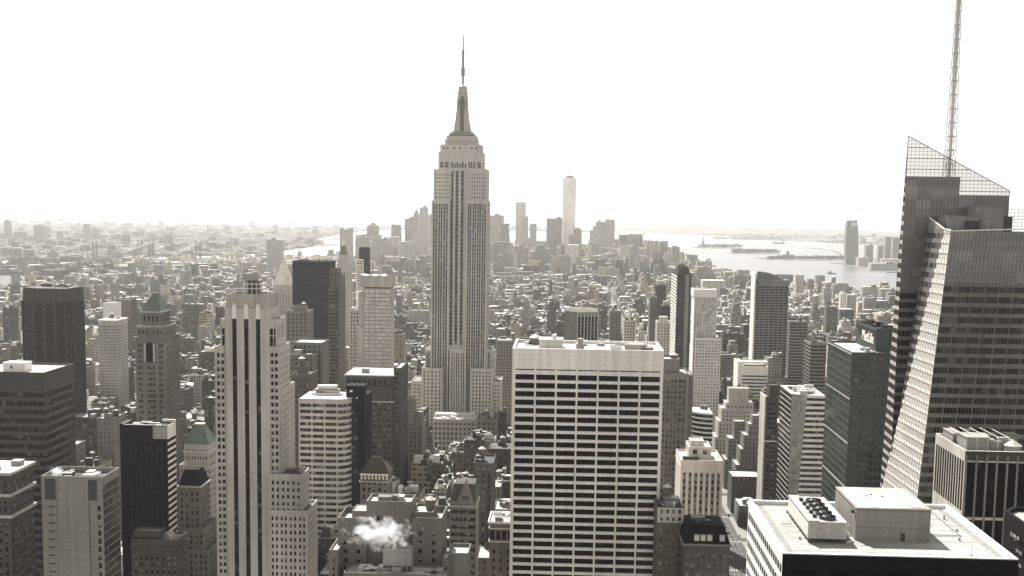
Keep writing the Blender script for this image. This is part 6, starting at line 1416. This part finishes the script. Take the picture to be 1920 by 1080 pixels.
def car(mat):
    r_ = empty('parked_car', (0, 0, 0)); m = MB(); m.prism([(-.9, -2.25, .35), (.9, -2.25, .35), (.9, 2.25, .35), (-.9, 2.25, .35)], [(-.86, -2.15, .95), (.86, -2.15, .95), (.86, 2.15, 1.0), (-.86, 2.15, 1.0)]); m.build('body', mat, r_)
    m = MB(); m.prism([(-.8, -1.5, 1.002), (.8, -1.5, 1.002), (.8, 1.1, 1.002), (-.8, 1.1, 1.002)], [(-.65, -.95, 1.5), (.65, -.95, 1.5), (.65, .6, 1.5), (-.65, .6, 1.5)]); m.build('cabin', 'black_glass', r_)
    for a in (-.92, .72):
        for b in (-1.4, 1.4): m = MB(); c = [(0, b + .34 * math.cos(t), .34 + .34 * math.sin(t)) for t in np.linspace(0, 2 * math.pi, 10, False)]; m.prism([(a, p[1], p[2]) for p in c], [(a + .2, p[1], p[2]) for p in c]); m.build('wheel', 'black_panel', r_)
    return r_
def dup(r0, loc, rz=0):
    r_ = r0.copy(); COL.objects.link(r_); r_.location = loc; r_.rotation_euler = (0, 0, rz)
    for ch in r0.children: c = ch.copy(); COL.objects.link(c); c.parent = r_
    return r_
cars = [('white', car('car_white')), ('black', car('car_black')), ('grey', car('car_grey')), ('yellow', car('car_yellow'))]; used = set(); rr = random.Random(4)
for i in range(44):
    cn, c0 = cars[i % 4]; y = 830 + i * 7.6 + rr.uniform(-1, 1); x = 134 + rr.choice((-11.5, -6.8, -3.4, 0, 3.4, 6.8, 11.5)); loc = (x, y, .01)
    if cn not in used: c0.location = loc; r_ = c0; used.add(cn)
    else: r_ = dup(c0, loc)
    r_.name = 'car'; tag(r_, f'{cn} car among the traffic on the avenue right of the white slab', 'car', f'{cn} cars on the avenue')

# ================================================================== the rest of the city
ys = 4; rng = np.random.default_rng(3)
WEST = [(0, 1900), (1500, 1700), (2800, 1400), (3934, 1060), (4430, 900), (4822, 725), (5650, 635), (6250, 465), (6430, 0)]
EAST = [(0, -1500), (2600, -1500), (3600, -2000), (4600, -2300), (5200, -2020), (6150, -1270), (6380, -700), (6430, 0)]
def ipl(t, y): return float(np.interp(y, [p[0] for p in t], [p[1] for p in t]))
HB = [(h[0], h[1], h[2], h[3]) for h in HERO]
HA = np.array(HB)
def clash(x0, x1, y0, y1, mrg=2.0):
    return bool(np.any((HA[:, 0] - mrg < x1) & (HA[:, 1] + mrg > x0) & (HA[:, 2] - mrg < y1) & (HA[:, 3] + mrg > y0)))
def roofline(x, y):
    """lowest photo row (in pixels) that a filler block may reach at this place, so that the known gaps stay open"""
    return 0
REC = []
def height(x, y):
    u = R.random()
    if y < 1000: h = R.lognormvariate(math.log(46), .38); h = min(max(h, 20), 95)
    elif y < 1500: h = R.lognormvariate(math.log(42), .40); h = min(max(h, 16), 100)
    elif y < 2500: h = R.lognormvariate(math.log(33), .42); h = min(max(h, 14), 92)
    elif y < 4500: h = R.lognormvariate(math.log(20), .34) if u < .965 else R.uniform(40, 66); h = max(h, 11)
    else:
        h = R.lognormvariate(math.log(58 if y > 4900 else 40), .45) if abs(x + 150) < 700 else R.lognormvariate(math.log(24), .4); h = min(max(h, 14), 128 if y > 5000 else 90)
    return h
def add_rec(x0, x1, y0, y1, h, zone):
    u = R.random()
    base = R.choice((.05, .07, .09, .12, .15, .20, .27, .40)) if zone < 2 else R.choice((.07, .10, .13, .17, .22, .3, .42))
    if y0 > 4800: base = R.choice((.25, .33, .42, .5, .6))  # paler walls far off, part of the haze painted into their tone
    rt = R.choice((.78, .7, .6, .48, .35, .22, .12, .06))
    cl = []
    W, D = x1 - x0, y1 - y0
    if zone < 3:
        for i in range(R.randint(2, 6) if zone < 2 else R.randint(0, 3)):
            a, b, q = min(W * .5, R.uniform(2, 7)), min(D * .5, R.uniform(2, 7)), R.uniform(1.5, 5.5)
            cx, cy = R.uniform(x0 + a / 2 + .5, x1 - a / 2 - .5), R.uniform(y0 + b / 2 + .5, y1 - b / 2 - .5)
            cl.append((cx - a / 2, cx + a / 2, cy - b / 2, cy + b / 2, h, h + q, R.choice((base, base * .8, .7, .3, .08))))
    tk = []
    if zone < 2 and W > 9 and D > 9 and R.random() < .42:
        for i in range(R.choice((1, 1, 2))): tk.append((R.uniform(x0 + 3, x1 - 3), R.uniform(y0 + 3, y1 - 3)))
    step = None
    if h > 45 and W > 16 and D > 16 and R.random() < .6: step = (h * R.uniform(.62, .86), R.uniform(2, W * .18), R.uniform(1.5, 4))
    REC.append(dict(x0=x0, x1=x1, y0=y0, y1=y1, h=h, tone=base, roof=rt, cl=cl, tk=tk, step=step, rnd=R.random(), zone=zone))
for i in range(len(AVE) - 1):
    xa, xb = AVE[i][0] + AVE[i][1] / 2, AVE[i + 1][0] - AVE[i + 1][1] / 2
    for k in range(2, 53):
        ya = ST0 + k * STN + 3.5; 
        if ya < 640: continue
        for ry in (0, 1):
            y0 = ya + ry * 31.5; x = xa
            while x < xb - 8:
                wd = min(R.choice((9, 12, 15, 18, 22) if ya < 1160 and -190 < x < 118 else (14, 18, 22, 28, 36, 48) if ya < 2600 else (9, 13, 17, 22, 30)), xb - x)
                x0, x1 = x, x + wd - .02; x += wd
                y1 = y0 + R.uniform(26, 30.5)
                if x1 < -.475 * y1 - 30 or x0 > .385 * y1 + 30: continue
                if x0 < ipl(EAST, y0) or x1 > ipl(WEST, y0) or clash(x0, x1, y0, y1): continue
                if ya > 4340: continue
                h = height((x0 + x1) / 2, y0)
                if ya < 1190 and -190 < x0 < 118: h = R.uniform(44, 90) if ya < 1000 else R.uniform(22, 64)
                if ya < 1010 and 62 < x1 < 119.5: h = R.uniform(10, 30)
                if ya < 760: h = min(h, 70 if -190 < x0 < 118 else 34)
                add_rec(x0, x1, y0, y1, h, 0 if ya < 1500 else 1 if ya < 2500 else 2)
y = 4440
while y < 6400:
    x = ipl(EAST, y) + 10; D = R.uniform(26, 44)
    while x < ipl(WEST, y) - 30:
        wd = R.choice((18, 24, 32, 44, 60)); x0, x1 = x, x + wd; x += wd + (14 if R.random() < .3 else .5)
        if x1 < -.475 * y - 50 or x0 > .4 * y or clash(x0, x1, y, y + D): continue
        add_rec(x0, x1, y, y + D, height((x0 + x1) / 2, y), 2)
    y += D + 14

# what each filler block shows in the photo: paint footprints far to near on a coarse picture
RW, RH = 960, 540; idb = np.full((RH, RW), -1, np.int32)
allb = [(r['y0'], r['x0'], r['x1'], r['y1'], r['h'], i) for i, r in enumerate(REC)] + [(h[2], h[0], h[1], h[3], h[5], -2 - i) for i, h in enumerate(HERO)]
for (y0, x0, x1, y1, h, i) in sorted(allb, reverse=True):
    ps = [proj(x, y_, z) for x in (x0, x1) for y_ in (y0, y1) for z in (0, h)]
    if any(p is None for p in ps): continue
    X = [p[0] / 2 for p in ps]; top = [proj(x, y_, h)[1] / 2 for x in (x0, x1) for y_ in (y0, y1)]; bot = [proj(x, y0, 0)[1] / 2 for x in (x0, x1)]
    c0, c1, r0, r1 = max(0, int(min(X) + .5)), min(RW, int(max(X) + .5)), max(0, int(min(top) + .5)), min(RH, int(max(bot) + .5))
    if c1 > c0 and r1 > r0: idb[r0:r1, c0:c1] = i
cnt = np.bincount(idb[idb >= 0], minlength=len(REC))
cent = {}
for i in np.nonzero(cnt)[0]:
    pass
order = [int(i) for i in np.argsort(-cnt) if cnt[i] > 0]
SOLO = order[:240]; solo = set(SOLO)
vis = [i for i in range(len(REC)) if cnt[i] > 0 or REC[i]['zone'] >= 2 or REC[i]['y0'] < 1600]
yx, xx_ = np.indices(idb.shape)
hero_px = {}
hb_ = idb[idb <= -2]
for i, h in enumerate(HERO):
    t = h[6]; lab = t.label if isinstance(t, Tower) else t.get('label')
    mk_ = idb == -2 - i
    if mk_.sum() < 60: continue
    hero_px.setdefault(lab, []).append((xx_[mk_].mean() * 2, yx[mk_].mean() * 2, mk_.sum()))
SHORT = {}
for lab in list(hero_px):
    if len(lab.split()) > 11 and False: continue
    a = np.array(hero_px[lab]); SHORT[lab] = (float(np.average(a[:, 0], weights=a[:, 2])), float(np.average(a[:, 1], weights=a[:, 2])))
NICK = [('limestone tower', 470, 760), ('white slab', 1100, 800), ('tallest tower', 862, 600), ('faceted glass tower', 1800, 650), ('black tower', 275, 880), ('banded tower', 620, 850), ('gabled building', 868, 980), ('green pyramid', 295, 680), ('chamfered tower', 90, 600), ('white grid tower', 205, 640),
        ('dark slab', 590, 570), ('pale crowned tower', 708, 610), ('gold pyramid tower', 529, 540), ('curved top tower', 1448, 610), ('finned tower', 1282, 590), ('capped glass tower', 1325, 620), ('green glass tower', 1620, 780), ('white striped block', 1090, 615), ('colonnade building', 700, 740), ('long white roof', 850, 790), ('steaming building', 740, 1000), ('ribbed brown tower', 1268, 790), ('pilastered block', 1315, 920), ('faceted building', 1510, 820), ('setback building', 1400, 870), ('slim bright tower', 1582, 580), ('brick estate', 200, 530), ('campanile tower', 642, 490)]
def tone_word(v): return 'dark brown' if v < .13 else 'brown' if v < .2 else 'grey' if v < .25 else 'tan' if v < .31 else 'pale grey' if v < .38 else 'pale'
def shape_word(r): h = r['h']; w_ = r['x1'] - r['x0']; return 'tower' if h > 62 else ('stepped block' if r['step'] else 'narrow block' if w_ < 17 and h > 26 else 'wide block' if w_ > 34 else 'block' if h > 28 else 'low building')
def roof_word(v): return 'white roof' if v > .62 else 'pale roof' if v > .45 else 'grey roof' if v > .25 else 'dark roof'
labels = {}; seen = {}
info = []
for i in SOLO:
    mk_ = idb == i; px_, py_ = xx_[mk_].mean() * 2, yx[mk_].mean() * 2
    info.append((i, px_, py_))
for i, px_, py_ in sorted(info, key=lambda t: -t[2]):
    r = REC[i]; d = sorted(((abs(px_ - a) + abs(py_ - b) * 1.3, n_, a, b) for n_, a, b in NICK))[0]
    dx, dy = px_ - d[2], py_ - d[3]
    rel = ('left of' if dx < 0 else 'right of') if abs(dx) > abs(dy) * 1.1 else ('above' if dy < 0 else 'below')
    tk = ', water tank' if len(r['tk']) == 1 else ', two tanks' if len(r['tk']) == 2 else ''
    base = f"{tone_word(r['tone'])} {shape_word(r)}, {roof_word(r['roof'])}{tk}, {rel} the {d[1]}"
    seen.setdefault(base, []).append((abs(dx) + abs(dy), i))
ORD = ['nearest', 'second', 'third', 'fourth', 'fifth', 'sixth', 'seventh', 'eighth', 'ninth', 'tenth', 'eleventh', 'twelfth']
for base, l in seen.items():
    if len(l) == 1: labels[l[0][1]] = base
    else:
        for k, (dd, i) in enumerate(sorted(l)): labels[i] = f"{ORD[min(k, 11)]} closest {base}" if k else f"closest {base}"
TANKR = 1.9
for i in SOLO:
    r = REC[i]; root = empty('city_block' if r['h'] < 62 else 'mid_rise_tower', ((r['x0'] + r['x1']) / 2, (r['y0'] + r['y1']) / 2, 0)); tag(root, labels[i], 'building', 'smaller blocks of the city')
    x0, x1, y0, y1, h = r['x0'], r['x1'], r['y0'], r['y1'], r['h']; m = MB(); rfs = []
    ph = .9
    def body(a, b, c, d, z0, z1):
        m.box(a, b, c, d, z0, z1 - ph, top=False); e = .4
        for q in ((a, b, c, c + e), (a, b, d - e, d), (a, a + e, c + e, d - e), (b - e, b, c + e, d - e)): m.box(q[0], q[1], q[2], q[3], z1 - ph, z1)
        rf = MB(); rf.poly([(a + e, c + e, z1 - ph), (b - e, c + e, z1 - ph), (b - e, d - e, z1 - ph), (a + e, d - e, z1 - ph)]); rfs.append(rf)
    if r['step']:
        s, i1, i2 = r['step']; body(x0, x1, y0, y1, 0, s); body(x0 + i1, x1 - i1, y0 + i2, y1 - 1, s - ph, h)
    else: body(x0, x1, y0, y1, 0, h)
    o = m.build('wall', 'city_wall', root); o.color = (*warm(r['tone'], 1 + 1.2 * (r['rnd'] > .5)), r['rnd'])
    for rf in rfs: rf.build('roof', 'white_roof' if r['roof'] > .62 else 'gravel_roof' if r['roof'] > .45 else 'grey_roof' if r['roof'] > .25 else 'tar_roof', root)
    for c in r['cl']:
        if r['step'] and (c[0] < x0 + r['step'][1] or c[1] > x1 - r['step'][1]): continue
        k = MB(); k.box(c[0], c[1], c[2], c[3], h - ph, c[5], bottom=False); o = k.build('bulkhead', 'white_metal' if c[6] > .6 else 'dark_metal' if c[6] < .1 else 'city_wall', root); o.color = (*warm(c[6]), r['rnd'])
    for (a, b) in r['tk']:
        t = MB(); t.cyl(a, b, h + 2.2, h + 6, TANKR, TANKR * .97, 12); o = t.build('water_tank', 'tank_wood', root)
        t = MB(); t.cyl(a, b, h + 6.01, h + 7.6, TANKR * 1.12, .06, 12); q = t.build('tank_roof', 'tank_roof', root); q.parent = o
        t = MB()
        for sx in (-1, 1):
            for sy in (-1, 1): t.bar((a + sx * 1.2, b + sy * 1.2, h - ph), (a + sx * 1.2, b + sy * 1.2, h + 2.2), .14)
        q = t.build('tank_stand', 'dark_metal', root); q.parent = o

# everything smaller or further: two masses, one mesh each
def mass(name, label, boxes, tanks=()):
    """boxes: x0 x1 y0 y1 z0 z1 tone roof rnd"""
    B = np.array(boxes, float); n_ = len(B)
    V = np.empty((n_, 8, 3)); 
    for k, (a, b, c) in enumerate(((0, 2, 4), (1, 2, 4), (1, 3, 4), (0, 3, 4), (0, 2, 5), (1, 2, 5), (1, 3, 5), (0, 3, 5))): V[:, k, 0], V[:, k, 1], V[:, k, 2] = B[:, a], B[:, b], B[:, c]
    fq = np.array([(0, 1, 5, 4), (1, 2, 6, 5), (2, 3, 7, 6), (3, 0, 4, 7), (4, 5, 6, 7)])
    Fq = (np.arange(n_)[:, None, None] * 8 + fq[None]).reshape(-1, 4)
    me = bpy.data.meshes.new(name); me.vertices.add(n_ * 8); me.vertices.foreach_set('co', V.reshape(-1)); me.loops.add(len(Fq) * 4); me.loops.foreach_set('vertex_index', Fq.reshape(-1).astype(np.int32))
    me.polygons.add(len(Fq)); me.polygons.foreach_set('loop_start', np.arange(0, len(Fq) * 4, 4, dtype=np.int32)); me.update(calc_edges=True)
    colr = np.empty((n_, 5, 4)); k = np.where(B[:, 8] > .5, 2.0, 1.0)
    for f in range(5):
        v = B[:, 7] if f == 4 else B[:, 6]; kk = .6 if f == 4 else k
        colr[:, f, 0], colr[:, f, 1], colr[:, f, 2], colr[:, f, 3] = v, v * (1 - .07 * kk), v * (1 - .16 * kk), B[:, 8]
    at_ = me.attributes.new('tone', 'FLOAT_COLOR', 'FACE'); at_.data.foreach_set('color', colr.reshape(-1).astype(np.float32))
    me.materials.append(MATS['city_mass']); o = bpy.data.objects.new(name, me); COL.objects.link(o); tag(o, label, 'city', kind='stuff'); return o
bx = []
for i in vis:
    if i in solo: continue
    r = REC[i]; x0, x1, y0, y1, h = r['x0'], r['x1'], r['y0'], r['y1'], r['h']
    if r['step']: s, i1, i2 = r['step']; bx.append((x0, x1, y0, y1, 0, s, r['tone'], r['roof'], r['rnd'])); bx.append((x0 + i1, x1 - i1, y0 + i2, y1 - 1, s, h, r['tone'], r['roof'], r['rnd']))
    else: bx.append((x0, x1, y0, y1, 0, h, r['tone'], r['roof'], r['rnd']))
    if r['zone'] < 2:
        for q in ((x0, x1, y0, y0 + .5), (x0, x0 + .5, y0 + .5, y1), (x1 - .5, x1, y0 + .5, y1)):
            if not r['step']: bx.append((*q, h, h + .9, r['tone'], r['tone'] * 1.4, r['rnd']))
    for c in r['cl']: bx.append((*c[:6], c[6], R.choice((.6, .4, .2)), r['rnd']))
    for a, b in r['tk']: bx.append((a - 1.6, a + 1.6, b - 1.6, b + 1.6, h + 1.5, h + 6, .12, .4, .1)); bx.append((a - 1, a + 1, b - 1, b + 1, h, h + 1.5, .05, .05, .1))
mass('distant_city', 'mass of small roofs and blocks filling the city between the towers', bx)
bx = []
def inpoly(x, y, P):
    c = False; j = len(P) - 1
    for i in range(len(P)):
        if (P[i][1] > y) != (P[j][1] > y) and x < (P[j][0] - P[i][0]) * (y - P[i][1]) / (P[j][1] - P[i][1]) + P[i][0]: c = not c
        j = i
    return c
MANH = [(x, y) for y, x in EAST] + [(x, y) for y, x in WEST[::-1]]
y = 4300
while y < 20500:
    s = y / 6000; D = 34 * s * R.uniform(.8, 1.2); x = -.48 * y
    while x < min(.40 * y, 7000):
        wd = R.uniform(22, 64) * s; x0, x1 = x, x + wd; x += wd * R.uniform(1.05, 1.7)
        if inpoly(x0, y, BAY) or inpoly(x1, y, BAY) or inpoly((x0 + x1) / 2, y, MANH) or inpoly(x0, y, MANH) or inpoly(x1, y, MANH): continue
        if x0 > 300 and 16500 < y: continue
        u = R.random(); h = R.uniform(7, 17) if u < .93 else R.uniform(22, 46) if u < .993 else R.uniform(50, 80)
        if x0 > 1000: h *= .7
        if h > 20: x1 = min(x1, x0 + 55)
        bx.append((x0, x1, y, y + D * R.uniform(.5, .9), 0, h, R.choice((.08, .12, .16, .22, .32)), R.choice((.55, .4, .25, .18, .12, .09, .09)), R.random()))
    y += D * 1.25
mass('far_city', 'low hazy sprawl of roofs across the water out to the horizon', bx)

# ================================================================== steam and air
def volume(name, dens, col=(1, 1, 1), aniso=0.0, fn=None):
    m = bpy.data.materials.new(name); m.use_nodes = True; n = m.node_tree; n.nodes.clear(); o = n.nodes.new('ShaderNodeOutputMaterial'); v = n.nodes.new('ShaderNodeVolumePrincipled')
    v.inputs['Color'].default_value = (*col, 1); v.inputs['Density'].default_value = dens; v.inputs['Anisotropy'].default_value = aniso; n.links.new(v.outputs[0], o.inputs['Volume']); MATS[name] = m
    if fn: n.links.new(fn(n), v.inputs['Density'])
    return m
def puff(label, c, size, dens, seed):
    """a drifting plume: lumpy closed hull filled with uneven vapour"""
    c = Vector(c)
    def dn(n):
        g = N(n, 'ShaderNodeNewGeometry'); s = N(n, 'ShaderNodeVectorMath', operation='SUBTRACT'); s.inputs[1].default_value = c; n.links.new(g.outputs['Position'], s.inputs[0])
        d = N(n, 'ShaderNodeVectorMath', operation='DIVIDE'); d.inputs[1].default_value = size; n.links.new(s.outputs[0], d.inputs[0])
        l = N(n, 'ShaderNodeVectorMath', operation='LENGTH'); n.links.new(d.outputs[0], l.inputs[0])
        nz = noise(n, wpos(n, 1.6 / size[0] * 2, 1.6 / size[1] * 1.2, 1.6 / size[2] * 1.1), 1.5, 9)
        f = mth(n, 'SUBTRACT', mth(n, 'ADD', mth(n, 'MULTIPLY', nz, 2.2), -.55), l.outputs['Value'])
        cl = mth(n, 'MAXIMUM', f, 0.0); return mth(n, 'MULTIPLY', cl, dens)
    volume('steam_%d' % seed, dens, aniso=.45, fn=dn)
    m = MB(); k = 24; V = []
    for j in range(1, 12):
        t = math.pi * j / 12
        for i in range(k): a = 2 * math.pi * i / k; V.append((c.x + size[0] * 1.25 * math.sin(t) * math.cos(a), c.y + size[1] * 1.25 * math.sin(t) * math.sin(a), c.z + size[2] * 1.25 * math.cos(t)))
    m.v = V
    for j in range(10):
        for i in range(k): m.f.append(((j + 1) * k + i, (j + 1) * k + (i + 1) % k, j * k + (i + 1) % k, j * k + i)); m.m.append(0)
    m.f.append(tuple(range(k))); m.m.append(0); m.f.append(tuple(10 * k + i for i in reversed(range(k)))); m.m.append(0)
    tag(m.build('steam', 'steam_%d' % seed), label, 'steam', kind='stuff')
Y = 487; c = at(712, 1000, Y); puff('white plume of steam drifting left from the cooling tower', c, (20, 5.5, 9.5), 1.9, 1)
c = at(107, 884, 566); puff('small wisp of steam on the sunken roof of the blank panel tower', c, (5, 4, 3.5), 2.0, 2)

HAZE = 0.000031
volume('haze', HAZE, (1, .99, .975), .66)
m = MB(); m.box(-16500, 16500, -1600, 23500, -1.5, 720); hz = tag(m.build('haze', 'haze'), kind='stuff'); hz.display_type = 'WIRE'
